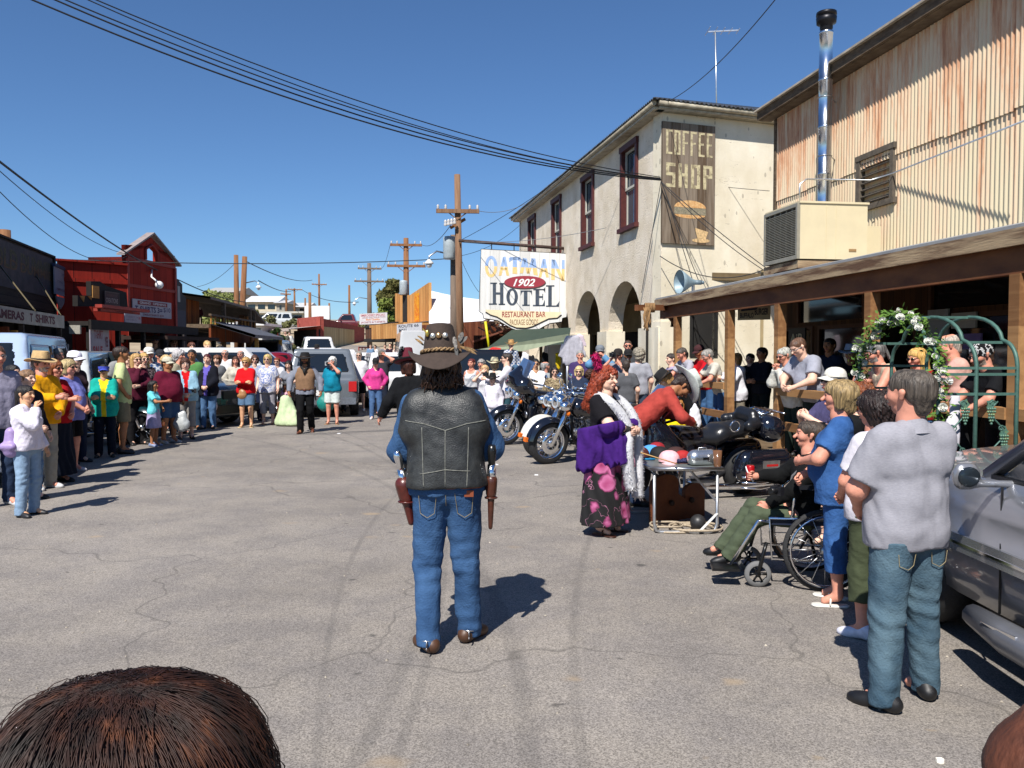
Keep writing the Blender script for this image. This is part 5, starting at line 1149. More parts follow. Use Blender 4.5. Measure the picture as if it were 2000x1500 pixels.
ZS=Wall(*X2(at(458,640,50),at(472,640,50.3)));sign('number_sign','white board with large number 100 behind the leaning poles',ZS,(459,628),(471,645),0,'c8c8c4',(('100',.1,.9,.3,.75,'2c2c30',.03),))
# helpers for houses on the rise
def house(name,label,px0,px1,Y,pbase,ptop,peak,wallc,roofc,depth=6,wins=2,cat='house',flat=False,ang=0):
 a=at(px0,pbase,Y);b_=at(px1,pbase,Y);W=(b_-a).length;zt=at(px0,ptop,Y).z-a.z;zp=at(px0,peak,Y).z-a.z
 gb=gz(a.x,Y)-a.z-.3
 r=empty(name,a,R(ang),label,cat);mb=MB();wm=mat('house_wall',wallc,.9,0,.1,2)
 mb.box(0,W,0,depth,min(0,gb),zt);mb.build('wall',wm,r)
 mb=MB();rm_=mat('house_roof',roofc,.6,0,.08,2)
 if flat:mb.box(-.3,W+.3,-.5,depth+.3,zt,zt+.2)
 else:
  m=depth/2;V=[(-.4,-.5,zt),(W+.4,-.5,zt),(W+.4,depth+.5,zt),(-.4,depth+.5,zt),(-.4 if not ang else-.4,m,zp),(W+.4,m,zp)]
  mb.add(V,[(0,1,5,4),(2,3,4,5),(0,4,3),(1,2,5),(3,2,1,0)])
 mb.build('roof',rm_,r)
 for i in range(wins):
  x=W*(i+.5)/wins;mb=MB();mb.box(x-W*.12,x+W*.12,-.04,.02,zt*.38,zt*.78);mb.build('window',M_['glass'],r)
 return r
house('hill_house','pale hill house with a wide low grey hipped roof on the far left rise',400,458,130,596,571,556,'9a958c','a6a49f',12,3)
house('hill_house','white roofed shed tucked under the hipped roof hill house',362,402,118,600,585,576,'a8a49c','b4b2ae',6,1)
house('hill_house','two storey cream hill house with bright white gable roof',482,540,120,612,590,575,'b9b09a','c4c4c4',7,3)
house('hill_house','small grey gabled wing right of the two storey hill house',540,556,119,612,592,584,'8f8b82','b8b8b8',6,1)
house('hill_house','low white house behind the poles right of the hill',562,600,126,612,600,589,'c4c2bc','b9b9b8',6,2)
house('long_trailer','long cream mobile home standing above the parked cars',503,590,92,628,612,610,'c2bda8','b0aca0',3,4,'mobile home',True)
house('white_truck_shop','white flat roofed roadside shop with dark windows below the mobile home',450,512,62,660,636,634,'bcbcb8','d0d0ce',4,3,'shop',True)
RB=Wall(*X2(at(581,690,66),at(626,690,62)),'red_tan_building','low red building with tan plank side wall and long verandah','building')
za=RB.pix(581,690)[1];T1=RB.pix(600,620)[1];L_=RB.L
rdp=mat('faded_red_boards','8a3a30',.9,0,.12,3,col2='9c4a3e')
mb=MB();mb.box(0,L_-.05,0,.3,0,T1);mb.build('wall',rdp,RB.root)
TR=Wall(*X2(at(626,690,62),at(712,690,74)));T_=world_mat(RB.root).inverted()@TR.M
mb=MB();zt0=TR.pix(627,621)[1];zt1=TR.pix(710,640)[1];mb.prism([(0,0),(TR.L,0),(TR.L,zt1),(0,zt0)],0,.3);mb.V=[tuple(T_@Vector(v))for v in mb.V];mb.build('gable_wall',rdp,RB.root)
mb=MB();zz0=TR.pix(640,639)[1];mb.box(.2,TR.L*.72,-.06,0,0,zz0);mb.V=[tuple(T_@Vector(v))for v in mb.V];mb.build('tan_planks',planks('tan_planks','b3966a','c9b084',.35,'x'),RB.root)
mb=MB();mb.add([(-7.5,-2.6,RB.pix(560,642)[1]-.2),(L_+.4,-2.6,RB.pix(600,638)[1]-.3),(L_+.4,0,RB.pix(600,638)[1]),(-7.5,0,RB.pix(600,638)[1]-.1)],[(0,1,2,3)]);mb.box(-7.5,L_+.4,-2.65,-2.55,RB.pix(560,642)[1]-.42,RB.pix(560,642)[1]-.2);mb.build('verandah_roof',mat('verandah_pale','b0a49c',.7),RB.root)
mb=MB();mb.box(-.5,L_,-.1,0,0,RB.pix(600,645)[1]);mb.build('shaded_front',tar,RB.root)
for x in(-7,-4.5,-2,.3,2.8):mb=MB();mb.box(x-.09,x+.09,-2.6,-2.4,0,RB.pix(560,644)[1]-.3);mb.build('post',redt,RB.root)
fe=empty('red_fence',TR.w(0,-3,0),TR.rz,'rusty red picket fence in front of the tan plank wall','fence');zf=TR.pix(660,678)[1];gzf=2.2
for i in range(16):mb=MB();mb.box(i*.85,i*.85+.07,0,.07,gzf-1,zf);mb.build('picket',redt,fe)
mb=MB();mb.box(0,13.5,0,.06,zf-.1,zf);mb.build('top_rail',redt,fe)
tag(mesh_ob('roof_notice',[(0,0,0),(2.0,0,0),(2.0,0,1.1),(0,0,1.1),(0,.1,0),(2,.1,0),(2,.1,1.1),(0,.1,1.1)],[(0,1,2,3),(7,6,5,4),(0,3,7,4),(1,5,6,2),(3,2,6,7)],M_['white'],origin=None),'blank white notice board on the red building roof','sign').location=at(595,624,66)
FB=Wall(*X2(at(772,690,46),at(838,690,42)),'timber_false_front','bare pine false front building with a low balcony','building');L_=FB.L
z1=FB.pix(772,573)[1];z2=FB.pix(836,552)[1];pine=planks('bare_pine','a87440','c9955a',.35,'x',bump=.5);fz_=FB.pix(800,630)[1]
mb=MB();mb.prism([(0,fz_),(L_,fz_),(L_,z2),(L_*.45,z2-.5),(0,z1)],0,.15);mb.build('false_front',pine,FB.root)
mb=MB();mb.box(0,L_,.2,7,0,fz_);mb.build('lower_wall',planks('rust_boards','6b3a20','84502c',.3,'x'),FB.root)
mb=MB();mb.box(L_*.25,L_*.38,-.02,0,fz_,fz_+1.6);mb.build('doorway',M_['dark'],FB.root)
mb=MB();mb.box(L_*.62,L_*.74,-.06,-.02,fz_,fz_+1.5);mb.build('orange_flag',mat('orange_flag','c86018',.8,0,.4,6,col2='d8a020'),FB.root)
mb=MB();mb.box(-.3,L_+.2,-1.4,.0,fz_-.25,fz_-.1);mb.build('balcony_floor',pine,FB.root)
BL=Wall(*X2(at(714,690,52),at(772,690,44.6)));T_=world_mat(FB.root).inverted()@BL.M;q0=BL.pix(740,637)[1];q1=BL.pix(740,660)[1]
mb=MB();mb.box(0,BL.L,0,.12,q1,q0);mb.V=[tuple(T_@Vector(v))for v in mb.V];mb.build('balcony_boards',planks('balcony_old','4a3226','7a5238',.3,'x'),FB.root)
mb=MB();mb.box(0,BL.L,-.06,.2,q0,q0+.12);mb.box(0,BL.L,-.1,3,q1-.2,q1);mb.V=[tuple(T_@Vector(v))for v in mb.V];mb.build('balcony_rail',tar,FB.root)
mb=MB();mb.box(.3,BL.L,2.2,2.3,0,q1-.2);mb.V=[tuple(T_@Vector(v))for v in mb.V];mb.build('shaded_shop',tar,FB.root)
mb=MB();mb.box(0,L_,-1.4,-1.3,FB.pix(800,662)[1],fz_-.1);mb.build('balcony_fascia',pine,FB.root)
r_,w_,h_=sign('route_banner','white banner reading ROUTE 66 with framed pictures on the pine balcony',FB,(775,634),(823,653),1.42,'c4c4c6',(('ROUTE 66',.08,.9,.68,.94,'2c2e38',.02),('MALL',.1,.45,.2,.6,'3a3c46',.04)))
sign('jackets_banner','white banner advertising JACKETS AND T SHIRTS in red and orange',Wall(*X2(at(701,620,56),at(756,620,54))),(702,613),(756,632),0,'c8c2c2',(('EMBROIDERY SPECIALS',.06,.94,.72,.92,'9a2838',.01),('LARGEST SELECTION IN TOWN',.1,.94,.54,.68,'7a2434',0),('Best Quality',.25,.75,.3,.52,'d07820',.02),('JACKETS & T-SHIRTS',.06,.94,.06,.26,'8a2434',.01)))
rs=empty('route_shield',at(793,690,41),0,'white highway shield reading ROUTE 66 mounted on the pole','sign');p=at(793,663,41);s_=17/1600*41/2
mb=MB();mb.prism([(p.x+s_*a,p.z+s_*b_)for a,b_ in((-.7,1),(0,.85),(.7,1),(.95,.5),(.85,-.4),(.4,-.9),(0,-1.05),(-.4,-.9),(-.85,-.4),(-.95,.5))],41.0,41.04);mb.build('plate',mat('shield_white','b0aca0',.6),rs,world=True)
mb=MB();letter(mb,'ROUTE',p.x-s_*.55,p.x+s_*.55,p.z+s_*.35,p.z+s_*.65,40.99,.02);mb.build('lettering',mat('shield_black','2a2420',.7),rs,world=True);mb=MB();letter(mb,'66',p.x-s_*.6,p.x+s_*.6,p.z-s_*.65,p.z+s_*.15,40.99,.03);mb.build('lettering',mat('shield_black','2a2420',.7),rs,world=True)
p=at(783,668,42);mb=MB();mb.box(p.x-.25,p.x+.12,42,42.03,p.z-.08,p.z+.1);mb.cyl((p.x+.1,42.02,p.z-1.6),(p.x+.1,42.02,p.z),.03);tag(mb.build('street_name_sign',mat('teal_sign','2f8f80',.5),None,origin=(p.x,42,0)),'small teal street name sign left of the highway shield','sign')
TP=Wall(*X2(at(838,690,41),at(950,690,36)),'white_tarp_building','building with a huge sagging white tarpaulin roof','building');L_=TP.L;zt_=TP.pix(890,568)[1];zb=TP.pix(890,630)[1]
def post_(P):return P
V=[];nx_,nz_=14,6;Ti=world_mat(TP.root).inverted();q4=[at(838,632,41),at(990,636,35),at(990,588,38),at(838,567,44)]
for j in range(nz_+1):
 for i in range(nx_+1):u=i/nx_;v=j/nz_;q=q4[0].lerp(q4[1],u).lerp(q4[3].lerp(q4[2],u),v);q.z-=.12*math.sin(math.pi*u)*v;V.append(tuple(Ti@q))
mesh_ob('tarpaulin',V,[(j*(nx_+1)+i,j*(nx_+1)+i+1,(j+1)*(nx_+1)+i+1,(j+1)*(nx_+1)+i)for j in range(nz_)for i in range(nx_)],mat('white_tarp','dcdcde',.6,0,.04,2),TP.root,True)
mb=MB();mb.box(0,L_*1.1,-.5,5,0,zb-.05);mb.build('wall',planks('rust_boards2','5a2c18','75432a',.3,'x'),TP.root)
mb=MB();mb.box(L_*.3,L_*.6,-.54,-.5,zb-1.3,zb-.6);mb.build('window',mat('shed_window','b08a6a',.7),TP.root)
sh_=empty('rustic_shed',at(975,690,31),0,'cluttered rusty shed of old boards behind the green canopy','shed')
mb=MB();rr=random.Random(5);p0=at(925,690,31);p1=at(1020,690,31)
mb.box(p0.x,p1.x,31,33,0,at(950,655,31).z);mb.build('wall',planks('shed_boards','2c1c14','5a3a28',.2,'x'),sh_,world=True)
mb=MB();a=at(925,668,30.4);b_=at(1040,628,30.4);mb.bar(a,b_,1.6,.06,up=(0,0,1));mb.build('roof',mat('rust_sheet','5c2e20',.9,0,.4,5,col2='7a4a38'),sh_,world=True)
mb=MB()
for i in range(26):p=at(rr.uniform(955,1010),rr.uniform(622,655),31);q=p+Vector((rr.uniform(-.5,.5),rr.uniform(-.3,.3),rr.uniform(-.25,.35)));mb.bar(p,q,rr.uniform(.04,.1))
mb.build('roof_clutter',mat('old_clutter','4a342a',.9,0,.6,3,col2='8a7a66'),sh_,world=True)
mb=MB();mb.tube([at(948,628,28.5),at(957,692,28.5)],.045,6);tag(mb.build('yellow_pole',mat('yellow_paint','c8c010',.5),None,origin=at(957,692,28.5)),'bright yellow pole leaning in front of the rustic shed','pole')
gc=empty('green_canopy',at(1040,690,23),0,'dark green fabric canopy stretched over the clothes stall','canopy')
mb=MB();P=[at(948,682,24.5),at(1110,672,20.5),at(1115,640,24),at(1000,644,27.5)]
V=[];n=8
for j in range(n+1):
 for i in range(n+1):u=i/n;v=j/n;q=P[0].lerp(P[1],u).lerp(P[3].lerp(P[2],u),v);q.z-=.18*math.sin(math.pi*u)*math.sin(math.pi*v);V.append(tuple(q))
mb.add(V,[(j*(n+1)+i,j*(n+1)+i+1,(j+1)*(n+1)+i+1,(j+1)*(n+1)+i)for j in range(n)for i in range(n)],True);mb.build('fabric',mat('green_canvas','2a3a2e',.85,0,.1,4),gc,world=True)
mb=MB();mb.add([tuple(v)for v in(at(930,683,24.4),at(1110,652,20.3),at(1112,664,20.3),at(1020,686,22))],[(0,1,2,3)]);mb.build('pale_edge',mat('pale_canvas','8c947a',.85,0,.1,4),gc,world=True)
for a,b_ in(((952,684,24.5),(952,715,24.5)),((1108,670,20.6),(1108,740,20.6))):mb=MB();mb.tube([at(*a),(at(*a).x,at(*a).y,0)],.03,6);mb.build('pole',M_['galv'],gc,world=True)
def shirt_hang(px0,px1,pt,pb,Y,col,lab,nm='hanging_shirt',slv=True):
 a=at(px0,pt,Y);b_=at(px1,pb,Y);W=b_.x-a.x;H_=a.z-b_.z;cx=W/2
 pr=[seg((cx-W*.14,0,H_*.15),(cx-W*.12,0,H_*.85),W*.22,W*.17,(1,2.4,1)),seg((cx+W*.14,0,H_*.15),(cx+W*.12,0,H_*.85),W*.22,W*.17,(1,2.4,1))]
 if slv:pr+=[seg((cx+s_*W*.2,0,H_*.88),(cx+s_*W*.42,0,H_*.35),W*.1,W*.08,(1,1.6,1))for s_ in(-1,1)]
 V,Q=blob(pr,max(.03,W*.05),.04,lambda P,d:np.maximum(d+wob(P,.022,30,px0,(1.8,.6,.25)),-P[:,2]))
 return tag(mesh_ob(nm,V,Q,cloth(col),None,True,origin=None),lab,'shirt','clothes hanging at the hotel stall'),(a.x,Y,b_.z)
for args in((1090,1145,655,715,19.6,'a8a6ae','grey hooded sweatshirt hanging on the near hotel pier'),(1122,1146,652,690,20.2,'c8b8c2','pale pink sweatshirt hanging behind the grey hooded one'),(1016,1032,684,740,21.5,'d4d4d6','long white shirt hanging under the green canopy'),(1028,1048,690,745,21.8,'1c1c20','black shirt hanging beside the long white one'),(1056,1076,686,735,22,'14181c','black printed shirt hanging in the middle of the stall'),(1085,1098,686,725,21.3,'c4a818','yellow shirt hanging left of the grey sweatshirt')):
 o,l=shirt_hang(*args);o.location=l
p=at(952,696,22.5);tag(mesh_ob('red_tent',[tuple(at(*q))for q in((945,696,23),(980,700,22.4),(978,680,23),(962,678,23.3),(950,685,23.3))]+[tuple(at(*q)+Vector((0,.6,0)))for q in((945,696,23),(980,700,22.4),(978,680,23),(962,678,23.3),(950,685,23.3))],[(0,1,2,3,4),(9,8,7,6,5),(3,2,7,8),(4,3,8,9),(2,1,6,7)],mat('red_canvas','c01c10',.7)),'bright red fabric box under the canopy edge','fabric box')
# hotel sign
hs0=at(938,486,27.5);hs=empty('hotel_sign',at(938,486,27.5),R(-3),'big white plank sign reading OATMAN 1902 HOTEL RESTAURANT BAR','sign')
SWd=at(1112,500,27.5).x-hs0.x;SH=hs0.z-at(1000,645,27.5).z;k=SWd/174
def P2(px,py):return((px-938)*k,-(py-486)*k)
out=[(940,487),(1110,497),(1108,605),(1106,619),(1098,621),(1097,628),(1074,631),(1060,638),(1050,644),(1036,648),(1018,647),(1000,641),(988,634),(972,625),(952,622),(945,621),(943,612),(936,608)]
tilt=Matrix.Identity(4)
wp=planks('white_planks','c2c0bc','d6d5d1',SWd/9,'x',gap=.018,bump=.2)
mb=MB();mb.prism([P2(*q)for q in out],0,.08);mb.build('board',wp,hs)
mb=MB();mb.tube([(*[P2(*q)[0]],.04,P2(*q)[1])for q in out],.03,4,closed=True);mb.build('dark_edge',mat('edge_black','26231f',.8),hs)
def poly(mb,pts,y):mb.add([(P2(*q)[0],y,P2(*q)[1])for q in pts],[tuple(range(len(pts)))])
def fx(u,v):return 938+u*210/1658*1.0-18,470+v*190/1500
def F_(u,v):return(920+u*210/1658,470+v*190/1500)
mb=MB();poly(mb,[F_(*q)for q in((1395,1105),(220,1060),(230,1100),(300,1135),(400,1170),(500,1230),(600,1300),(700,1335),(850,1340),(950,1315),(1080,1250),(1200,1195),(1330,1190))],-.004);mb.build('cream_scroll',mat('cream_scroll','d8c8a4',.7,0,.05),hs)
mb=MB();pts=[F_(*q)for q in((225,1100),(300,1145),(400,1175),(500,1235),(600,1305),(700,1345),(850,1350),(950,1325),(1080,1262),(1200,1205),(1330,1195),(1395,1145))];mb.tube([(P2(*q)[0],-.01,P2(*q)[1])for q in pts],.022,4);mb.build('scroll_line',mat('edge_black2','2a2824',.8),hs)
mb=MB();cx,cz=P2(*F_(828,640));oval(mb,cx,cz,315*k*210/1658,95*k*190/1500,-.006,2*math.pi,0,n=32);mb.build('red_oval',mat('oval_red','8c2030',.6,0,.05),hs)
mb=MB();oval(mb,cx+.01,cz-.035,325*k*210/1658,100*k*190/1500,-.0035,2*math.pi,0,n=32);mb.build('oval_shadow',mat('oval_dark','3a2a2a',.7),hs)
def S(mb,s_,u0,u1,v0,v1,y,**kw):
 a=P2(*F_(u0,v1));b_=P2(*F_(u1,v0));letter(mb,s_,a[0],b_[0],a[1],b_[1],y,**kw)
mb=MB();S(mb,'1902',650,990,590,705,-.009,bold=.02,shear=.35);mb.build('lettering',M_['white'],hs)
def bars(mb,shapes,y,dv=0):
 for sh2 in shapes:poly(mb,[F_(u,v+dv)for u,v in sh2],y)
slate=mat('slate_letters','353f4c',.6,0,.25,8)
mb=MB();S_=[]
def stem(u0,u1,v0,v1,sl=.027):return[(u0,v0+(u0-800)*0),(u0,v1),(u1,v1),(u1,v0)]
def slab_serif(u0,u1,v,t=22):return[(u0,v),(u0,v+t),(u1,v+t),(u1,v)]
HO=[stem(335,385,650,985),stem(450,500,655,988),[(385,795),(385,830),(450,832),(450,797)],slab_serif(295,400,645),slab_serif(435,525,652),slab_serif(275,400,965),slab_serif(425,525,970),stem(815,870,775,1000),slab_serif(765,940,768),[(765,768),(765,850),(785,800),(800,790)],[(940,770),(940,850),(920,800),(905,790)],slab_serif(790,905,985),stem(995,1050,750,1005),slab_serif(960,1145,745),[(1145,715),(1145,815),(1125,775),(1110,765)],[(1050,855),(1050,885),(1100,885),(1100,855)],[(1100,820),(1100,920),(1112,920),(1112,820)],slab_serif(955,1140,990),[(1140,1012),(1140,905),(1118,960),(1100,992)],stem(1190,1245,705,1010),slab_serif(1155,1285,690),slab_serif(1155,1355,1000),[(1355,1024),(1362,935),(1335,975),(1310,1002)]]
bars(mb,HO,-.005)
O1=[];n=28
cu,cv=635,868
ring_o=[(cu+90*math.cos(a),cv+132*math.sin(a))for a in np.linspace(0,2*math.pi,n+1)];ring_i=[(cu+40*math.cos(a),cv+100*math.sin(a))for a in np.linspace(0,2*math.pi,n+1)]
V=[(P2(*F_(u,v))[0],-.005,P2(*F_(u,v))[1])for u,v in ring_o+ring_i];mb.add(V,[(i,n+1+i,n+2+i,i+1)for i in range(n)])
mb.build('hotel_letters',slate,hs)
blue=mat('pale_blue_letters','8aa4cc',.6,0,.1,8);gold=mat('pale_gold_letters','d8b878',.6,0,.1,8)
def oat(mb,lo,y):
 """OATMAN, letters given as quads in crop pixels, cut at the blue/gold line"""
 Q=[]
 n=24
 for i in range(n):
  a0,a1=2*math.pi*i/n,2*math.pi*(i+1)/n
  Q.append([(310+95*math.cos(a0),400+165*math.sin(a0)),(310+48*math.cos(a0),400+120*math.sin(a0)),(310+48*math.cos(a1),400+120*math.sin(a1)),(310+95*math.cos(a1),400+165*math.sin(a1))])
 def A(x0,x1,t,b_,w_=44):m=(x0+x1)/2;return[[(m-14,t),(x0,b_),(x0+w_,b_),(m+12,t+60)],[(m-14,t),(m-10,t+60),(x1-w_,b_),(x1,b_),(m+26,t)],[(x0+w_*.9,b_-120),(x0+w_*.8,b_-85),(x1-w_*.8,b_-85),(x1-w_*.9,b_-120)]]
 Q+=A(425,590,250,540);Q+=[[(580,270),(590,330),(640,300),(640,255)],[(600,255),(600,300),(760,300),(760,255)],[(720,255),(730,310),(775,330),(775,285)],[(648,255),(640,510),(712,515),(704,255)]]
 Q+=[[(800,270),(750,505),(800,508),(850,300)],[(800,270),(860,510),(905,510),(862,280)],[(940,275),(860,505),(900,510),(975,310)],[(925,275),(965,530),(1030,540),(992,280)]]
 Q+=A(1040,1200,285,570);Q+=[[(1240,295),(1235,605),(1290,610),(1290,300)],[(1240,295),(1385,620),(1440,630),(1300,300)],[(1400,305),(1395,620),(1440,630),(1440,305)]]
 cut=392
 for q in Q:
  P=[]
  for i in range(len(q)):
   a,b_=q[i],q[(i+1)%len(q)];ca,cb_=cut+(a[0]-300)*.045,cut+(b_[0]-300)*.045
   ina=(a[1]>ca)==lo;inb=(b_[1]>cb_)==lo
   if ina:P.append(a)
   if ina!=inb:t=(ca-a[1])/((b_[1]-a[1])-(cb_-ca));P.append((a[0]+(b_[0]-a[0])*t,a[1]+(b_[1]-a[1])*t))
  if len(P)>2:
   ar=sum(P[i][0]*P[(i+1)%len(P)][1]-P[(i+1)%len(P)][0]*P[i][1]for i in range(len(P)))
   if ar>0:P=P[::-1]
   poly(mb,[F_(*p_)for p_ in P],y)
mb=MB();oat(mb,False,-.005);mb.build('upper_letters',blue,hs);mb=MB();oat(mb,True,-.005);mb.build('lower_letters',gold,hs)
mb=MB();S(mb,'RESTAURANT BAR',480,1150,1092,1180,-.009,bold=.012);mb.build('lettering',mat('sign_maroon','8a2c28',.7),hs)
mb=MB();S(mb,'PACKAGE GOODS',600,1035,1212,1300,-.009);mb.build('lettering',mat('sign_brown','8a6a4c',.7),hs)
for q in(960,1004,1046,1090):a=P2(q,484+(q-938)*.055);mb=MB();mb.bar((a[0],.04,a[1]-.03),(a[0],.04,a[1]+.2),.05,.03);mb.build('hanging_strap',M_['black'],hs)
# utility poles
pw=mat('pole_wood','6b4226',.9,0,.35,3,.5,20,col2='8a6240',stretch=(3,3,.3));pw2=mat('grey_pole_wood','5a4c42',.9,0,.3,3,.5,20,col2='7a6a5c',stretch=(3,3,.3))
ins=mat('insulator','b8b4b0',.3)
def pole(px,ptop,Y,label,arms=(),lean=0,r=.15,m=None,lamp=None,tr=None,name='utility_pole',extra=None):
 a=at(px,ptop,Y);zb=gz(a.x,Y);base=Vector((a.x-lean,Y,zb-.1));po=empty(name,base,0,label,'pole','utility poles along the street');m=m or pw
 mb=MB();mb.tube([(0,0,0),(lean,0,a.z-base.z)],[r*1.2,r*.85],10);mb.build('shaft',m,po)
 for(x0,x1,py)in arms:
  p=at(x0,py,Y-.15)-base;q=at(x1,py+1,Y-.15)-base;mb=MB();mb.bar(p,q,.11,.13)
  ar=mb.build('crossarm',m,po)
  mid=(at(px,py,Y)-base)
  for t in(.25,.75):mb=MB();e=p.lerp(q,t);mb.bar(e,(mid.x,-.1,e.z-.55*(q-p).length*.35),.04,.03);mb.build('brace',m,po)
  for t in(.04,.22,.78,.96):e=p.lerp(q,t);mb=MB();mb.lathe([(.02,0),(.05,.05),(.03,.08),(.05,.12),(.0,.17)],c=(e.x,e.y,e.z+.06),n=8);mb.build('insulator',ins,po)
 if lamp:
  e=at(lamp[0],lamp[1],Y-.3)-base;s_=at(px,lamp[2],Y)-base;mb=MB();mb.tube([s_,(s_.x*.3+e.x*.7,-.1,s_.z+.12),(e.x,e.y,e.z+.2),e],.03,6);mb.build('lamp_arm',M_['steel'],po)
  mb=MB();mb.lathe([(.04,.1),(.16,-.02),(.15,-.06)],c=tuple(e),n=12);mb.ball(e+Vector((0,0,-.1)),.1);mb.build('street_lamp',M_['white'],po)
 if tr:
  e=at(tr[0],tr[1],Y-.35)-base;mb=MB();mb.lathe([(0,.42),(.2,.38),(.22,.3),(.22,-.35),(.19,-.4),(0,-.4)],c=tuple(e),n=16);mb.build('transformer',mat('transformer_grey','9aa4a8',.5),po)
 return po,base,Vector((a.x,Y,a.z))
P1,b1,t1=pole(893,341,28,'tall brown utility pole carrying the hotel sign, with one wide crossarm',((852,936,412),),lean=-.12,r=.12,m=mat('hotel_pole_wood','6a4a34',.9,0,.35,3,.5,20,col2='86684e',stretch=(3,3,.3)))
mb=MB();mb.bar(at(880,445,27.9)-b1,at(908,428,28.1)-b1,.1,.1);mb.build('short_arm',pw,P1)
mb=MB()
for i in range(4):mb.lathe([(.05,0),(.06,.06),(.035,.1),(.06,.14),(.02,.2)],c=tuple(at(870+i*6,441-i*1.2,27.7)-b1),n=8)
mb.build('insulator_string',ins,P1)
mb=MB();mb.tube([at(896,470,27.8)-b1,at(1113,486,27.6)-b1],.055,7);mb.build('sign_pipe',mat('rusty_pipe','4a3a34',.7,.3,.3,8),P1)
pole(886,459,29,'short grey pole with street lamp and transformer beside the tall hotel pole',(),r=.13,m=pw2,lamp=(838,512,498),tr=(878,484))
pole(793,465,45,'brown pole with two crossarms in front of the pine false front',((762,824,478),(756,831,519)),r=.16,tr=(788,562))
pole(721,514,65,'grey pole with two crossarms and a lamp left of the pine tree',((699,745,524),(692,750,549)),r=.18,m=pw2,lamp=(692,592,584))
pole(461,498,52,'straight brown pole without crossarm behind the saloon balcony',(),r=.17)
pole(478,501,47,'leaning brown pole with a dark lamp bracket by the saloon',(),lean=.35,r=.17,lamp=(505,560,553))
for px,pt,Y,ar,lab in((575,563,110,((562,590,565),),'far thin pole with crossarm behind the hill house gable'),(623,535,105,((609,638,555),),'far pole with high crossarm above the red building'),(605,571,66,(),'bare reddish pole standing at the red building roof'),(682,557,90,(),'lone maroon post on the far skyline'),(559,565,100,((548,568,574),),'far pole left of the mobile home'),(643,592,100,(),'short far pole with a small box right of the red building'),(9,449,26,(),'rusty pole top rising behind the weathered parapet'),(596,582,115,(),'thin far post between the hill houses')):
 pole(px,pt,Y,lab,ar,r=.13 if Y>60 else.2)
# overhead cables
wm=mat('cable','15161a',.6,0,0);wl_=mat('pale_cable','77787c',.6,0,0)
def wire(label,p,q,sag,r=.012,m=None,n=20):
 p=at(*p)if len(p)==3 and isinstance(p[0],(int,float))and not isinstance(p,Vector)else Vector(p);q=at(*q)if not isinstance(q,Vector)else q
 mb=MB();mb.tube([p.lerp(q,i/n)-Vector((0,0,sag*4*(i/n)*(1-i/n)))for i in range(n+1)],r,5,False);tag(mb.build('overhead_cable',m or wm,None,origin=p),label,'cable','overhead cables')
HC_=(1291,349,18.8)
wire('lowest cable of the bundle from the upper left sky to the hotel corner',(40,-10,12),(1291,352,18.8),.50,.014)
wire('second cable of the bundle running down to the hotel corner',(85,-10,12),(1291,350,18.8),.48,.013)
wire('third cable of the bundle running down to the hotel corner',(105,-10,12),(1289,349,18.8),.42,.011)
wire('fourth thin cable of the bundle above its neighbours',(150,-10,12),(1290,348,18.8),.44,.009)
wire('topmost cable of the bundle, set apart from the rest',(165,-10,12),(1290,346,18.8),.36,.010)
wire('thick cable sloping down from the left edge past the red gable',(-5,312,14),(352,548,34),.22,.022)
wire('thick cable from the red gable on to the saloon poles',(352,548,34),(478,590,46),.15,.022)
wire('thin cable below the thick one at the left edge',(-5,330,13),(248,496,27),.25,.008)
wire('lowest thin cable at the left edge ending at the red gable',(-5,370,13),(250,499,27),.55,.008)
wire('twisted cable crossing the whole street from parapet to grey pole',(110,506,26),(884,505,29),.16,.016)
wire('twisted cable from the leaning pole to the grey crossarm pole',(478,509,47),(610,547,104),.5,.03)
wire('cable from the straight pole down to the saloon roof',(461,512,52),(385,560,60),.3,.015)
wire('dashed cable from the top edge down to the hotel roof corner',(1520,-8,12),(1297,202,19),.2,.008)
wire('thin cable from the hotel pole crossarm to the hotel eave',(935,412,28),(1025,398,30),.15,.01,wl_)
wire('thin cable from the hotel pole to the hotel gutter above the windows',(898,470,28),(1120,330,24.5),.1,.009)
wire('thin cable from the hotel pole to the wall above the arches',(898,472,28),(1184,445,22),.15,.008,wl_)
wire('thin cable from the hotel pole to the far hotel corner',(898,500,28),(1015,440,34),.2,.008)
wire('drop cable from the hotel corner to the nearer arch',(1291,354,18.8),(1253,572,19.2),.0,.008)
wire('drop cable from the hotel corner behind the loudspeaker',(1292,354,18.8),(1352,545,18.3),-.02,.009)
wire('second drop cable from the hotel corner towards the loudspeaker',(1292,354,18.8),(1366,552,18.2),.04,.009)
wire('cable from the hotel corner slanting down to the cooler',(1292,356,18.8),(1497,524,17.6),.05,.010)
wire('slack cable looping under the slanting one to the cooler',(1292,358,18.8),(1492,528,17.6),.12,.009)
wire('deep sagging cable below the coffee shop board',(1289,500,18.8),(1494,526,17.6),.32,.011)
wire('thin cable from the crossing bracket across the coffee shop board',(1150,330,22),(1503,373,19),.05,.007)
wire('cable from the two armed pole over to the grey short pole',(824,478,45),(880,440,28),.3,.012)
wire('cable between the two grey crossarm poles',(745,524,65),(762,478,45),.3,.012)
wire('far cable running from the leaning pole towards the skyline poles',(505,548,47),(575,566,110),.4,.03)
wire('far low cable between the skyline poles',(590,566,110),(700,590,66),.5,.03)
wire('wire from the hotel pole down to the shed',(898,500,28),(935,570,30),.1,.008)
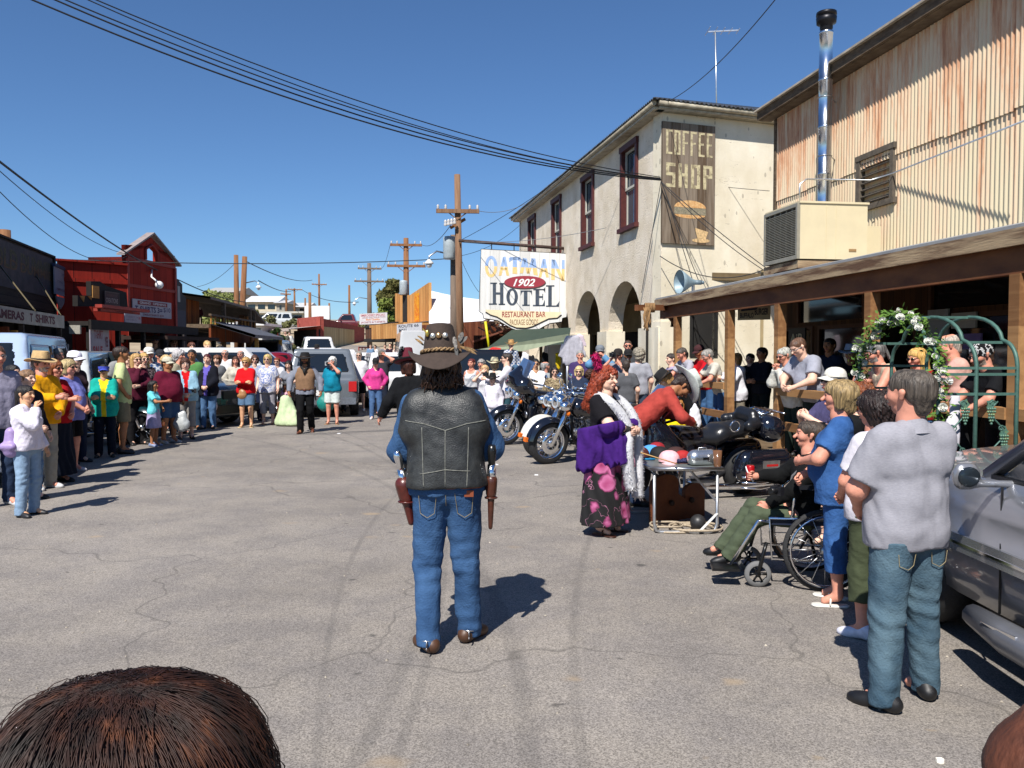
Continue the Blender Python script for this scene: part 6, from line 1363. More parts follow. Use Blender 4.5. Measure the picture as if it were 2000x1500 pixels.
# trees and bushes
def leaf_mat(a,b_):return mat('foliage',a,.8,0,.2,1.4,0,spec=.2,col2=b_)
def tree(name,label,px0,px1,ptop,pbase,Y,ca,cb_,n=2600,size=.16,clumps=14,cat='tree',trunk=True,group=None,gap=.72,seed=1):
 a=at(px0,pbase,Y);b_=at(px1,ptop,Y);W=b_.x-a.x;Hh=b_.z-a.z;cx=a.x+W/2;zg=gz(cx,Y);rr=np.random.RandomState(seed)
 root=empty(name,(cx,Y,zg-.1),0,label,cat,group);H0=a.z-zg;V=[];Fc=[];cl=[]
 for i in range(clumps):
  u=rr.uniform(-1,1);v=rr.uniform(0,1);wd=math.sqrt(max(.08,1-(2*v-1)**2*.85));cl.append((u*W*.36*wd,rr.uniform(-1,1)*W*.3,H0+Hh*(.12+.78*v),rr.uniform(.14,.26)*min(W,Hh*1.3)))
 cl=np.array(cl);idx=rr.randint(0,clumps,n);d=rr.normal(size=(n,3));d/=np.linalg.norm(d,axis=1)[:,None]
 rad=cl[idx,3]*(gap+(1-gap)*rr.rand(n))**1.0*(.55+.45*rr.rand(n));Pc=cl[idx,:3]+d*rad[:,None]*np.array([1,1,.75])
 e1=rr.normal(size=(n,3));e1/=np.linalg.norm(e1,axis=1)[:,None];e2=np.cross(e1,d+.3*rr.normal(size=(n,3)));e2/=np.maximum(np.linalg.norm(e2,axis=1)[:,None],1e-6);s_=size*rr.uniform(.6,1.4,n)[:,None]
 V=np.stack([Pc-e1*s_,Pc+e2*s_*.5,Pc+e1*s_,Pc-e2*s_*.5],1).reshape(-1,3);Q=np.arange(4*n).reshape(n,4)
 mesh_ob('crown',V,Q,leaf_mat(ca,cb_),root)
 if trunk:
  mb=MB();mb.tube([(0,0,0),(.06*W,0,H0*.5+Hh*.15),(0,0,H0+Hh*.6)],[W*.035,W*.026,W*.008],7)
  for i in range(0,min(9,clumps)):t=cl[i];mb.tube([(0,0,H0*.6+Hh*.12),(t[0]*.5,t[1]*.5,(H0+t[2])*.5+Hh*.05),(t[0],t[1],t[2])],[W*.018,W*.011,W*.004],5)
  mb.build('trunk',mat('bark','3a2e24',.95,0,.3,8),root)
 return root
tree('pine_tree','dense dark pine tree with a rounded crown behind the two armed pole',738,792,537,618,62,'3a4020','6a6438',4200,.2,18,seed=3)
tree('leafy_tree','lower bright green tree beside the pine behind the balcony',722,778,582,650,58,'4a5a26','76803c',2600,.2,14,seed=4)
tree('palo_verde_tree','wide airy yellow green tree behind the saloon balcony',392,470,562,640,66,'5c6838','8a9056',4600,.22,22,seed=5)
tree('palo_verde_tree','smaller olive tree between the leaning pole and the hill house',455,500,582,640,72,'5c6838','848a58',1600,.2,10,seed=6)
tree('round_bush','dark green round bush beside the verandah of the red building',528,556,636,682,56,'26381a','4a6030',1800,.14,9,cat='bush',seed=7)
for i,(a,b_,t,bs_,Y,lab)in enumerate(((503,545,615,650,76,'olive scrub on the bank under the mobile home'),(545,590,622,648,80,'pale scrub left of the red building roof'),(700,740,610,648,75,'scrub behind the jackets banner'),(560,578,672,690,58,'low tuft of scrub by the road bend'),(470,505,600,640,85,'scrub below the two storey hill house'),(340,398,588,612,100,'dark scrub on the far left skyline'),(640,700,628,644,88,'low skyline scrub above the tan wall'),(400,440,590,620,95,'thin scrub under the hipped roof house'))):
 tree('desert_scrub',lab,a,b_,t,bs_,Y,'4e5230','7c7a52',900,.2,7,cat='bush',trunk=False,group='scrub on the hill',seed=20+i)
# cars and trucks (local: +y forward, z up, origin on the ground under the middle)
CARS=dict(sedan=(4.7,1.78,.92,.22,1.42,(-1.75,-1.05,.35,1.15)),suv=(4.7,1.85,1.08,.32,1.78,(-2.2,-1.95,.45,1.2)),van=(5.1,1.95,1.15,.3,2.05,(-2.45,-2.3,1.0,1.75)),pickup=(5.4,1.9,1.02,.38,1.76,(-.45,-.2,.85,1.45)),capped=(5.4,1.9,1.02,.38,1.8,(-2.6,-2.45,.85,1.45)),truck=(6.0,2.1,1.1,.45,2.5,(-2.9,-2.85,1.2,1.9)))
_cars={}
def car_parts(kind):
 if kind in _cars:return _cars[kind]
 L,W,bt,bb,rf,(r0,r1,f1,f0)=CARS[kind];h=L/2;w=W/2
 def rbox(P,c0,hs,r):q=np.abs(P-np.array(c0))-np.array(hs)+r;return np.sqrt((np.maximum(q,0)**2).sum(1))+np.minimum(q.max(1),0)-r
 def lower(P):
  Q=P.copy();Q[:,2]=Q[:,2]+.10*np.clip((P[:,1]-f0)/(h-f0),0,1)**2*1.4
  d=rbox(Q,(0,0,(bt+bb)/2),(w,h,(bt-bb)/2),.16)
  for y in(h-.85,-h+.95):d=np.maximum(d,.36-np.sqrt((P[:,1]-y)**2+(P[:,2]-.33)**2)+0*d)
  if kind=='pickup':d=np.maximum(d,-rbox(P,(0,(-h+r0)/2,bt),(w-.1,(r0+h)/2-.08,.42),.03))
  return d
 def cab(P,o=0.0):
  y,z,x=P[:,1],P[:,2],np.abs(P[:,0]);t=np.clip((z-bt)/(rf-bt),0,1.2)
  d=np.maximum.reduce([(y-(f0+(f1-f0)*t))*.8,((r0+(r1-r0)*t)-y)*.8,x-(w-.05-.17*t),z-rf,(bt-.2)-z])
  k=.07;return d-o
 res=.055;g=[np.arange(-w-.12,w+.15,res),np.arange(-h-.12,h+.15,res),np.arange(bb-.1,rf+.15,res)]
 def full(P):
  a,b_=lower(P),cab(P);k=.06;hh=np.clip(.5+.5*(a-b_)/k,0,1);return b_*hh+a*(1-hh)-k*hh*(1-hh)
 body=nets(full,*g)
 def glass(P):
  d=cab(P,.012);y,z,x=P[:,1],P[:,2],np.abs(P[:,0]);t=(z-bt)/(rf-bt);f=f0+(f1-f0)*t;r=r0+(r1-r0)*t;Hc=rf-bt
  zone=np.maximum((.1-t)*Hc,(t-.84)*Hc);xs_=w-.08-.17*t;mid=(f+r)/2 if kind!='pickup' else-99+0*f
  side=np.maximum.reduce([xs_-.06-x,y-(f-.16),(r+.2)-y,.05-np.abs(y-mid),(.04-np.abs(y-(f*.35+r*.65)))if kind in('suv','van')else-1+0*y])
  if kind=='truck':side=np.maximum(side,(f-1.4)-y)
  ends=np.maximum(x-(xs_-.12),np.minimum(f-.14-y,y-(r+.12)))
  if kind=='truck':ends=np.maximum(ends,-y)
  return np.maximum.reduce([d,zone,np.minimum(side,ends)])
 gl=nets(glass,g[0],g[1],np.arange(bt-.05,rf+.1,res*.8))
 mb=MB();R0=.33
 mb.lathe([(R0-.09,-.1),(R0-.02,-.11),(R0,-.07),(R0,.07),(R0-.02,.11),(R0-.09,.1)],axis='x',n=22);ty=(mb.V,mb.F,mb.S)
 mb=MB();mb.lathe([(R0-.09,.09),(R0-.11,.05),(.09,.07),(.06,.09),(0,.09)],axis='x',n=16)
 mb.lathe([(0,-.09),(R0-.09,-.09)],axis='x',n=16);rm=(mb.V,mb.F,mb.S)
 _cars[kind]=(body,gl,ty,rm);return _cars[kind]
def car(name,kind,px,Y,heading,label,col,cat='car',scale=1.0,group='parked vehicles',back=True,z=None,metal=.0):
 L,W,bt,bb,rf,_=CARS[kind];body,gl,ty,rm=car_parts(kind);p=at(px,700,Y);zg=gz(p.x,Y)if z is None else z
 r=empty(name,(p.x,Y,zg),R(heading),label,cat,group);r.scale=(scale,)*3;h=L/2;w=W/2
 cm=mat('car_paint',col,.25,metal,.02,2,coat=.8,spec=.5)
 mesh_ob('body',*body,cm,r,True);mesh_ob('window_glass',*gl,M_['glass'],r,True)
 for sx in(-1,1):
  for y in(h-.85,-h+.95):
   t=mesh_ob('wheel',*ty[:2],M_['rubber'],r,True);t.location=(sx*(w-.1),y,.33)
   k=mesh_ob('rim',*rm[:2],M_['steel'],t,True);k.scale=(sx,1,1)
  mb=MB();mb.box(sx*(w-.28)-.16,sx*(w-.28)+.16,h-.06,h+.015,bt-.38,bt-.2);mb.build('headlight',mat('headlight_glass','c8ccd0',.1),r)
  mb=MB();mb.box(sx*(w-.16)-.1,sx*(w-.16)+.1,-h-.012,-h+.06,bt-.4,bt-.14);mb.build('tail_light',M_['red'],r)
  mb=MB();y=CARS[kind][5][3]-.45;mb.ball((sx*(w+.1),y,bt+.1),.09,.06,.07,8,6);mb.bar((sx*w*.95,y,bt+.06),(sx*(w+.08),y,bt+.08),.04);mb.build('mirror',cm,r)
 mb=MB();mb.box(-w+.1,w-.1,h-.02,h+.1,bb+.02,bb+.2);mb.build('front_bumper',M_['black']if kind in('suv',)else M_['steel'],r)
 mb=MB();mb.box(-w+.08,w-.08,-h-.1,-h+.02,bb+.03,bb+.2);mb.build('rear_bumper',M_['steel'],r)
 mb=MB();mb.box(-.4,.4,h-.03,h+.025,bt-.42,bt-.22);mb.build('grille',M_['black'],r)
 mb=MB();mb.box(-.16,.16,-h-.025,-h-.01,bt-.5,bt-.36);mb.build('number_plate',M_['white'],r)
 return r
car('panel_van','van',-30,12.6,200,'blue and white van with big blue windows behind the left edge crowd','9fb0c8','van')
car('pickup_truck','capped',118,18.6,196,'dark green pickup truck with white cap behind the turquoise jacket','b8bcbc','pickup',back=False)
car('dark_suv','suv',305,20.5,250,'dark green suv parked before the cream shop door','20282a','suv')
car('white_van','suv',470,25.5,262,'white van behind the red hooded woman','c8c8c6','van',1.08)
car('dark_car','sedan',535,31,200,'small dark car right of the white van','1a2024','car')
car('silver_suv','suv',632,24.5,12,'silver grey suv with roof rack behind the tan vested gunfighter','6a7076','suv',1.05,metal=.3)
mb=MB();
car('grey_suv','suv',526,44,185,'grey suv following the antique truck','767a80','suv')
car('white_pickup','pickup',622,48,20,'white pickup with a hood ornament farthest along the tan wall','cacaca','pickup')
car('white_sedan','sedan',640,43,15,'white sedan between the far pickup and the next one','c6c8c8','car')
car('white_pickup','pickup',662,39,15,'white pickup behind the fence of the tan wall','cccccc','pickup')
car('white_pickup','capped',640,31,18,'white van bodied pickup right behind the silver suv','cacaca','pickup')
car('white_suv','suv',690,34,15,'white suv with dark rear window left of the stall','d0d0d0','suv')
car('white_sedan','sedan',728,33,20,'white sedan under the old balcony','c8caca','car')
car('white_suv','suv',758,28,14,'white suv right behind the pink sweater woman','cccccc','suv')
car('box_truck','truck',822,30,10,'white box truck body behind the maroon top hat','b8b8b8','truck')
car('black_pickup','pickup',945,21.0,12,'black pickup tailgate behind the brown cowboy hat','121316','pickup',1.05)
ap=at(543,700,36);at_r=empty('antique_truck',(ap.x,36,gz(ap.x,36)),R(186),'dark red antique truck with round fenders and split windscreen','truck','parked vehicles')
redp=mat('antique_red','6e1018',.25,0,.05,3,coat=.7)
V,Q=blob([seg((0,-.4,1.15),(0,.2,1.15),.62,s=(.85,1,1)),seg((-.35,.2,1.45),(.35,.2,1.45),.3),seg((-.35,-.5,1.45),(.35,-.5,1.45),.3),seg((0,.6,1.0),(0,1.5,.95),.42,.34),seg((0,-1.9,.8),(0,-.9,.8),.5)],.07,.15);mesh_ob('body',V,Q,redp,at_r,True)
for sx in(-1,1):
 V,Q=blob([seg((sx*.78,1.0,.62),(sx*.78,1.6,.6),.26,.24),seg((sx*.78,1.75,.5),(sx*.78,1.8,.35),.2,.12),seg((sx*.78,.0,.45),(sx*.78,.9,.5),.12,.2)],.05,.1);mesh_ob('fender',V,Q,redp,at_r,True)
 mb=MB();mb.ball((sx*.55,1.85,.95),.13);mb.build('headlight',M_['chrome'],at_r)
 for y in(1.35,-1.4):mb=MB();mb.lathe([(.2,-.09),(.34,-.08),(.36,0),(.34,.08),(.2,.09)],c=(sx*.78,y,.36),axis='x',n=18);mb.build('wheel',M_['rubber'],at_r)
 mb=MB();mb.box(sx*.06,sx*.48,.53,.56,1.38,1.66)if sx>0 else mb.box(-.48,-.06,.53,.56,1.38,1.66);mb.build('windscreen',M_['glass'],at_r)
mb=MB();mb.ball((0,1.86,.88),.24,.1,.34,12,8);mb.build('grille',M_['chrome'],at_r)
mb=MB();mb.bar((-.85,2.05,.42),(.85,2.05,.42),.08,.12);mb.build('bumper',M_['chrome'],at_r)
car('maroon_pickup','pickup',688,84,95,'maroon pickup parked on the skyline beside the jackets banner','5a1a1c','pickup',z=gz(-16,84)+.3)
car('parked_suv','suv',533,88,100,'pale silver suv parked on the bank in front of the mobile home','b4b8b8','suv',z=4.3)
# the near silver suv: panels built along the door line
nx=empty('silver_suv',(2.62,3.2,0),0,'large silver suv with chrome trimmed door and running board at the right edge','suv')
sp=mat('silver_metallic','8f9197',.3,.55,.02,3,coat=.8)
def loft(secs,close=False):
 V=[p for s in secs for p in s];n=len(secs[0]);F2=[(i*n+j,(i+1)*n+j,(i+1)*n+j+1,i*n+j+1)for i in range(len(secs)-1)for j in range(n-1)];return V,F2
ysts=[-3.3,-2.9,-2.0,-1.0,-.2,.6,1.1,1.25,1.6,2.0,2.3,2.5,2.62]
secs=[]
for y in ysts:
 taper=.0 if y<1.6 else.30*((y-1.6)/1.02)**2;top=1.06-.05*max(0,(y-1.2))/1.4 if y>1.2 else 1.06;dz=.0
 prof=[(.14,.30),(.02,.34),(-.01,.50),(-.02,.62),(-.045,.64),(-.045,.69),(-.02,.71),(-.03,.85),(-.015,.97),(.03,1.03),(.06,top)]
 S1=[(x+taper,y,z)for x,z in prof]
 if y>1.2:S1+=[(.35+taper,y,top+.06),(.95,y,top+.09),(1.55-taper,y,top+.06)];
 else:S1+=[(.10,y,1.07),(.12,y,1.07),(.13,y,1.06)]
 S1+=[(1.9-taper-x,y,z)for x,z in prof[::-1]];secs.append(S1)
V,Fq=loft(secs);mesh_ob('body',V,Fq,sp,nx,True)
def strip(mb,P,Qs,t=.03):mb.add([Vector(p)for p in P]+[Vector(q)for q in Qs],[(i,i+1,len(P)+i+1,len(P)+i)for i in range(len(P)-1)]+[(len(P)+i,len(P)+i+1,i+1,i)for i in range(len(P)-1)])
mb=MB();mb.tube([(.09,1.42,1.06),(.16,.9,1.42),(.22,.45,1.66),(.27,.0,1.74),(.27,-3.0,1.74)],[.045,.045,.05,.06,.06],8);mb.build('pillar',sp,nx)
mb=MB();mb.tube([(1.81,1.42,1.06),(1.74,.9,1.42),(1.68,.45,1.66),(1.63,.0,1.74),(1.63,-3.0,1.74)],[.045,.045,.05,.06,.06],8);mb.build('pillar',sp,nx)
mb=MB();mb.box(.26,1.64,-3.0,.05,1.74,1.79);mb.build('roof',sp,nx)
tg=mat('tinted_glass',(.09,.12,.13),.03,0,0,spec=1.0,trans=.9)
mb=MB();mb.add([(.085,1.3,1.06),(.085,-.2,1.06),(.24,-.2,1.68),(.235,.35,1.66),(.17,.85,1.42)],[(0,1,2,3,4)]);mb.build('side_glass',tg,nx)
mb=MB();mb.add([(.12,1.4,1.08),(1.78,1.4,1.08),(1.66,.4,1.66),(.25,.4,1.66)],[(0,1,2,3)]);mb.build('windscreen',tg,nx)
mb=MB();mb.tube([(.10,1.0,1.07),(.165,.62,1.36)],.02,5);mb.box(.055,.09,-.3,1.35,1.045,1.075);mb.build('window_seal',M_['black'],nx)
mb=MB();mb.box(.5,1.4,.2,.9,.9,1.12);mb.ball((.62,.55,1.12),.2,.12,.2);mb.build('dashboard',mat('dash','2e3032',.8),nx)
mb=MB();mb.box(-.062,-.043,-3.2,1.55,.615,.715);mb.build('side_moulding',mat('moulding_silver','a4a6ac',.22,.7,.02,3,coat=1),nx)
mb=MB();mb.box(-.066,-.060,-3.2,1.55,.655,.67);mb.build('moulding_line',M_['chrome'],nx)
mb=MB();mb.tube([(-.10,-3,.3),(-.10,.9,.3),(-.06,1.3,.3)],[.085,.085,.06],10);mb.build('running_board',mat('board_silver','7c7e84',.35,.5,.05,3),nx)
mb=MB();mb.prism([(.75,.33),(1.05,.345),(.75,.365)],-.165,-.06,M=Matrix(((0,1,0,0),(1,0,0,0),(0,0,1,0),(0,0,0,1))));mb.build('step_cap',M_['chrome'],nx)
mb=MB();mb.box(-.022,-.012,1.12,1.13,.36,1.04);mb.build('door_gap',M_['black'],nx)
V,Q=blob([seg((-.20,1.18,1.09),(-.16,1.18,1.09),.055,s=(1,1.5,.75)),seg((-.12,1.18,1.05),(.06,1.16,1.05),.020)],.012,.02);mo=mesh_ob('mirror',V,Q,sp,nx,True)
mb=MB();mb.ball((-.18,1.150,1.09),.06,.012,.055,16,8);mb.build('mirror_glass',mat('mirror_dark',(.03,.04,.05),.05,.5,0),mo)
for y in(2.12,-2.2):
 for sx in(.02,1.88):mb=MB();mb.lathe([(.24,-.11),(.36,-.11),(.38,0),(.36,.11),(.24,.11)],c=(sx+(.1 if sx<1 else-.1),y,.38),axis='x',n=24);mb.build('wheel',M_['rubber'],nx)
mb=MB();mb.box(.2,1.7,-3.2,2.5,.22,.34);mb.build('underbody',M_['black'],nx)
# motorcycles (local +y forward)
def wheel(root,y,r,wd,x=0.0,rimm=None,spokes=14,name='wheel'):
 mb=MB();R0=r-wd*.7;mb.lathe([(R0,-wd*.42),(r-wd*.25,-wd*.5),(r-.01,-wd*.3),(r,0),(r-.01,wd*.3),(r-wd*.25,wd*.5),(R0,wd*.42)],c=(x,y,r),axis='x',n=32);wo=mb.build(name,M_['rubber'],root)
 mb=MB();mb.lathe([(R0+.01,-wd*.4),(R0-.02,-wd*.3),(R0-.02,wd*.3),(R0+.01,wd*.4)],c=(x,y,r),axis='x',n=32);mb.lathe([(0,-.09),(.05,-.09),(.06,-.05),(.04,0),(.06,.05),(.05,.09),(0,.09)],c=(x,y,r),axis='x',n=12)
 for k in range(spokes):
  a=2*math.pi*k/spokes;mb.cyl((x+.04*(-1)**k,y+.05*math.cos(a),r+.05*math.sin(a)),(x,y+(R0-.01)*math.cos(a+.12),r+(R0-.01)*math.sin(a+.12)),.007,n=4)
 mb.lathe([(.09,-.012),(.16,-.012),(.16,-.004),(.09,-.004)],c=(x-.075,y,r),axis='x',n=20);mb.build('rim',rimm or M_['chrome'],wo);return wo
def bike(name,label,x,y,heading,lean=-8,paint=None,fairing=False,white=False,king=False,bags=True,screen=True,extra_lamps=True,tour=False,scale=1.0,steer=12):
 paint=paint or M_['gloss_black'];r=empty(name,(x,y,.0),0,label,'motorcycle','parked motorcycles');r.rotation_euler=(0,R(lean),R(heading));r.rotation_mode='XYZ';r.scale=(scale,)*3
 CH=M_['chrome'];wheel(r,.82,.325,.13);wheel(r,-.80,.315,.16)
 fm=mat('white_fender','d8d4c8',.2,0,.02,3,coat=1)if white else paint
 def arc(y0,z0,rr_,a0,a1,w0,n=14):
  V=[];
  for i in range(n+1):
   a=R(a0+(a1-a0)*i/n)
   for j in range(7):t=-1+2*j/6;q=rr_-.05*abs(t)**2.2*1.3;V.append((t*w0,y0+q*math.cos(a),z0+q*math.sin(a)))
  F2=[(i*7+j,i*7+j+1,(i+1)*7+j+1,(i+1)*7+j)for i in range(n)for j in range(6)];return V,F2
 V,F2=arc(.82,.325,.385,8,172,.095);mesh_ob('front_fender',V,F2,fm,r,True)
 V,F2=arc(-.80,.33,.40,25,190,.12);mesh_ob('rear_fender',V,F2,paint,r,True)
 mb=MB();mb.box(-.035,.035,1.185,1.23,.36,.42);mb.build('fender_lamp',M_['amber'],r)
 for sx in(-1,1):
  mb=MB();mb.tube([(sx*.105,.82,.33),(sx*.105,.70,.62),(sx*.10,.52,1.0)],[.032,.036,.036],10);mb.build('fork_leg',CH,r)
  mb=MB();mb.ball((sx*.21,.66,.80),.042,.03,.042,10,7);mb.build('turn_signal',M_['amber'],r)
  if extra_lamps:
   mb=MB();mb.lathe([(0,.09),(.055,.08),(.075,.0),(.06,-.07),(0,-.1)],c=(sx*.19,.70,.90),axis='y',n=14);mb.build('passing_lamp',CH,r)
 mb=MB();mb.lathe([(0,.12),(.09,.11),(.115,.04),(.10,-.06),(.04,-.12),(0,-.13)],c=(0,.66,.93),axis='y',n=20);mb.build('headlight',CH,r)
 mb=MB();mb.lathe([(0,.002),(.095,0)],c=(0,.772,.93),axis='y',n=20);mb.build('headlight_lens',mat('lamp_lens','b8bec4',.05),r)
 tank=[seg((0,.38,.83),(0,.0,.80),.15,.10,(.95,1,1)),seg((0,.3,.80),(0,.1,.78),.14)]
 V,Q=blob(tank,.025,.05);mesh_ob('fuel_tank',V,Q,paint,r,True)
 seat=[seg((0,-.05,.72),(0,-.25,.72),.12,.15,(.85,1,1.6)),seg((0,-.28,.75),(0,-.66,.78),.13,.12,(.85,1,1.5))]
 V,Q=blob(seat,.025,.04);mesh_ob('seat',V,Q,mat('black_leather',(.012,.012,.013),.35,0,.1,30,.2,60),r,True)
 mb=MB()
 for a in(24,-24):
  d=Vector((0,math.sin(R(a)),math.cos(R(a))));c0=Vector((0,.08,.42))
  for i in range(9):p=c0+d*(.07+.024*i);mb.cyl(p,p+d*.012,.085,n=14)
  mb.cyl(c0,c0+d*.28,.065,n=12);mb.cyl(c0+d*.28,c0+d*.34,.09,.07,n=14)
 mb.ball((0,.08,.36),.13,.24,.13,14,8);mb.cyl((-.16,.02,.36),(.16,.02,.36),.11,n=18);mb.cyl((.1,.1,.55),(.2,.1,.55),.085,n=16);mb.build('engine',mat('engine_metal',(.35,.35,.36),.25,1,.3,20),r)
 mb=MB();mb.tube([(0,.5,.9),(0,.42,.4),(0,.3,.22),(0,-.2,.22),(0,-.45,.4),(0,-.2,.66),(0,.4,.75)],.024,6,closed=False);mb.build('frame',M_['black'],r)
 for sx in(-1,1):
  mb=MB();mb.tube([(sx*.1,.18,.52),(sx*.17,.26,.4),(sx*.17,.1,.24),(sx*.2,-.4,.22),(sx*.22,-1.18,.25)],[.025,.026,.028,.045,.05],10);mb.build('exhaust_pipe',CH,r)
  mb=MB();mb.tube([(sx*.08,.36,.62),(sx*.26,.42,.5),(sx*.27,.43,.3),(sx*.08,.38,.22)],.018,8);mb.build('crash_bar',CH,r)
  mb=MB();mb.box(sx*.24-.06,sx*.24+.06,.1,.38,.26,.285);mb.build('floorboard',M_['black'],r)
  mb=MB();mb.tube([(0,.44,1.02),(sx*.14,.42,1.08),(sx*.3,.28,1.08),(sx*.4,.14,1.02)],.015,7);mb.cyl((sx*.33,.22,1.055),(sx*.42,.10,1.01),.022,n=8);mb.build('handlebar',CH,r)
  mb=MB();mb.tube([(sx*.3,.3,1.08),(sx*.36,.3,1.2)],.007,5);mb.ball((sx*.38,.3,1.24),.055,.02,.04,10,6);mb.build('mirror',CH,r)
  if bags:
   V,Q=blob([seg((sx*.27,-.5,.50),(sx*.27,-1.0,.50),.12,.11,(1.1,1,.62))],.03,.03);mesh_ob('saddlebag',V,Q,paint,r,True)
   mb=MB();mb.tube([(sx*.36,-.42,.32),(sx*.39,-.7,.3),(sx*.36,-1.05,.34)],.014,6);mb.build('bag_rail',CH,r)
 mb=MB();mb.tube([(-.1,.0,.25),(-.24,-.02,.02)],.014,6);mb.build('kickstand',M_['steel'],r)
 mb=MB();mb.box(-.06,.06,-1.22,-1.18,.55,.63);mb.build('tail_light',M_['red'],r)
 if fairing:
  def post(P,d):return d
  V,Q=blob([seg((-.22,.62,1.06),(.22,.62,1.06),.13,s=(1,.8,.9)),seg((0,.66,1.16),(0,.6,1.28),.17,.10,(.75,1.2,1)),seg((-.36,.5,.98),(-.22,.6,1.1),.06,.1),seg((.36,.5,.98),(.22,.6,1.1),.06,.1),seg((0,.3,1.1),(0,.42,1.2),.2,.2,sub=True,k=.03)],.025,.06);mesh_ob('fairing',V,Q,paint,r,True)
  for sx in(-1,1):
   V,Q=blob([seg((sx*.2,.42,.70),(sx*.24,.46,.38),.10,.08,(1.6,1,1))],.03,.03);mesh_ob('leg_shield',V,Q,paint,r,True)
   mb=MB();mb.lathe([(0,.01),(.06,.01),(.06,0)],c=(sx*.24,.56,.58),axis='y',n=14);mb.build('speaker_grille',M_['steel'],r)
 if screen:
  zb,zt_=(1.2,1.5)if fairing else(1.0,1.42);w_=.27;V=[]
  for i in range(9):
   for j in range(5):u=-1+2*i/8;v=j/4;V.append((u*w_*(1-.15*v),.70-.10*u*u-.16*v,zb+(zt_-zb)*v*(1-.12*u*u)))
  F2=[(i*5+j,(i+1)*5+j,(i+1)*5+j+1,i*5+j+1)for i in range(8)for j in range(4)]
  mesh_ob('windshield',V,F2,mat('smoke_screen',(.10,.13,.20),.05,0,0,spec=.8,trans=.75)if fairing else mat('clear_screen',(.75,.8,.84),.03,0,0,trans=.95),r,True)
 return r
def gpos(px,py):p=G(px,py);return p.x,p.y
def park(fn,px,py,heading,**k):
 p=G(px,py);s_=k.get('scale',1.0);d=Vector((-math.sin(R(heading)),math.cos(R(heading)),0));o=p-d*.82*s_;return fn(x=o.x,y=o.y,heading=heading,**k)
park(bike,1068,906,118,name='touring_motorcycle',label='chrome motorcycle with black front fender nearest the purple shawled woman',lean=-9,scale=1.08,screen=False)
park(bike,1052,893,122,name='touring_motorcycle',label='chrome motorcycle with white front fender behind the black fendered one',white=True,lean=-9,scale=1.05,screen=False)
park(bike,985,869,112,name='faired_motorcycle',label='black motorcycle with batwing fairing nearest the gunfighter in denim',fairing=True,lean=-9,scale=1.12)
bike('touring_motorcycle','chrome motorcycle parked just beyond the white fendered one',at(1132,700,15.8).x,15.8,135,scale=1.05,screen=False)
park(bike,283,868,262,name='left_side_motorcycle',label='motorcycle with chrome wheels parked behind the turquoise jacket woman',lean=8,paint=mat('teal_paint','103038',.2,0,.02,3,coat=1),screen=False,scale=1.05)
# the big touring bike behind the table
tb_=G(1262,965);tr=empty('big_touring_motorcycle',(2.2,9.95,0),0,'large glossy black touring motorcycle with trunk and twin saddlebags behind the folding table','motorcycle','parked motorcycles')
tr.rotation_euler=(0,R(-7),R(110));tr.scale=(.93,)*3;GB=M_['gloss_black'];BL_=mat('black_vinyl',(.012,.013,.016),.3,0,.1,30,.25,40)
wheel(tr,.98,.33,.14);wheel(tr,-.78,.32,.18)
def part(nm,pr,m,res=.022,k=.05,post=None):V,Q=blob(pr,res,k,post);return mesh_ob(nm,V,Q,m,tr,True)
part('fairing',[seg((-.2,.72,.82),(.2,.72,.82),.2,s=(1,.9,.8)),seg((-.16,.80,1.02),(.16,.80,1.02),.15,s=(1,.9,.9)),seg((-.3,.5,.72),(-.22,.8,1.02),.15,.12),seg((.3,.5,.72),(.22,.8,1.02),.15,.12),seg((-.3,.42,.5),(-.3,.62,.72),.12,.12,(1.4,1,1)),seg((.3,.42,.5),(.3,.62,.72),.12,.12,(1.4,1,1)),seg((0,.36,1.0),(0,.5,1.12),.2,.22,sub=True,k=.03)],GB)
part('front_fender',[seg((0,1.0,.62),(0,1.2,.55),.1,.09,(.9,1,1)),seg((0,.85,.62),(0,1.0,.62),.09,.1)],GB)
V=[]
for i in range(13):
 for j in range(6):u=-1+2*i/12;v=j/5;V.append((u*.33*(1-.22*v),.90-.16*u*u-.30*v,1.08+.42*v*(1-.18*u*u)))
mesh_ob('windshield',V,[(i*6+j,(i+1)*6+j,(i+1)*6+j+1,i*6+j+1)for i in range(12)for j in range(5)],mat('tall_screen',(.16,.2,.28),.04,0,0,spec=.8,trans=.85),tr,True)
mb=MB();mb.tube([(-.34,.74,1.04),(-.2,.88,1.09),(0,.92,1.1),(.2,.88,1.09),(.34,.74,1.04)],.01,5);mb.build('screen_trim',M_['chrome'],tr)
part('fuel_tank',[seg((0,.35,.80),(0,.05,.80),.17,.15,(.9,1,1)),seg((0,.2,.62),(0,-.1,.6),.2,.2)],GB)
part('seat',[seg((0,.0,.80),(0,-.2,.80),.15,.18,(.85,1,1.5)),seg((-.1,-.3,.86),(.1,-.3,.86),.10),seg((0,-.35,.86),(0,-.62,.90),.17,.16,(.85,1,1.4))],BL_)
part('backrest',[seg((-.12,-.74,1.06),(.12,-.74,1.06),.10,s=(1,1.2,.85)),seg((-.26,-.60,.98),(-.22,-.74,1.0),.07),seg((.26,-.60,.98),(.22,-.74,1.0),.07)],BL_)
part('top_trunk',[seg((-.22,-.98,.92),(.22,-.98,.92),.16,s=(1,.85,.9)),seg((-.2,-.9,.98),(.2,-1.08,.98),.1)],GB)
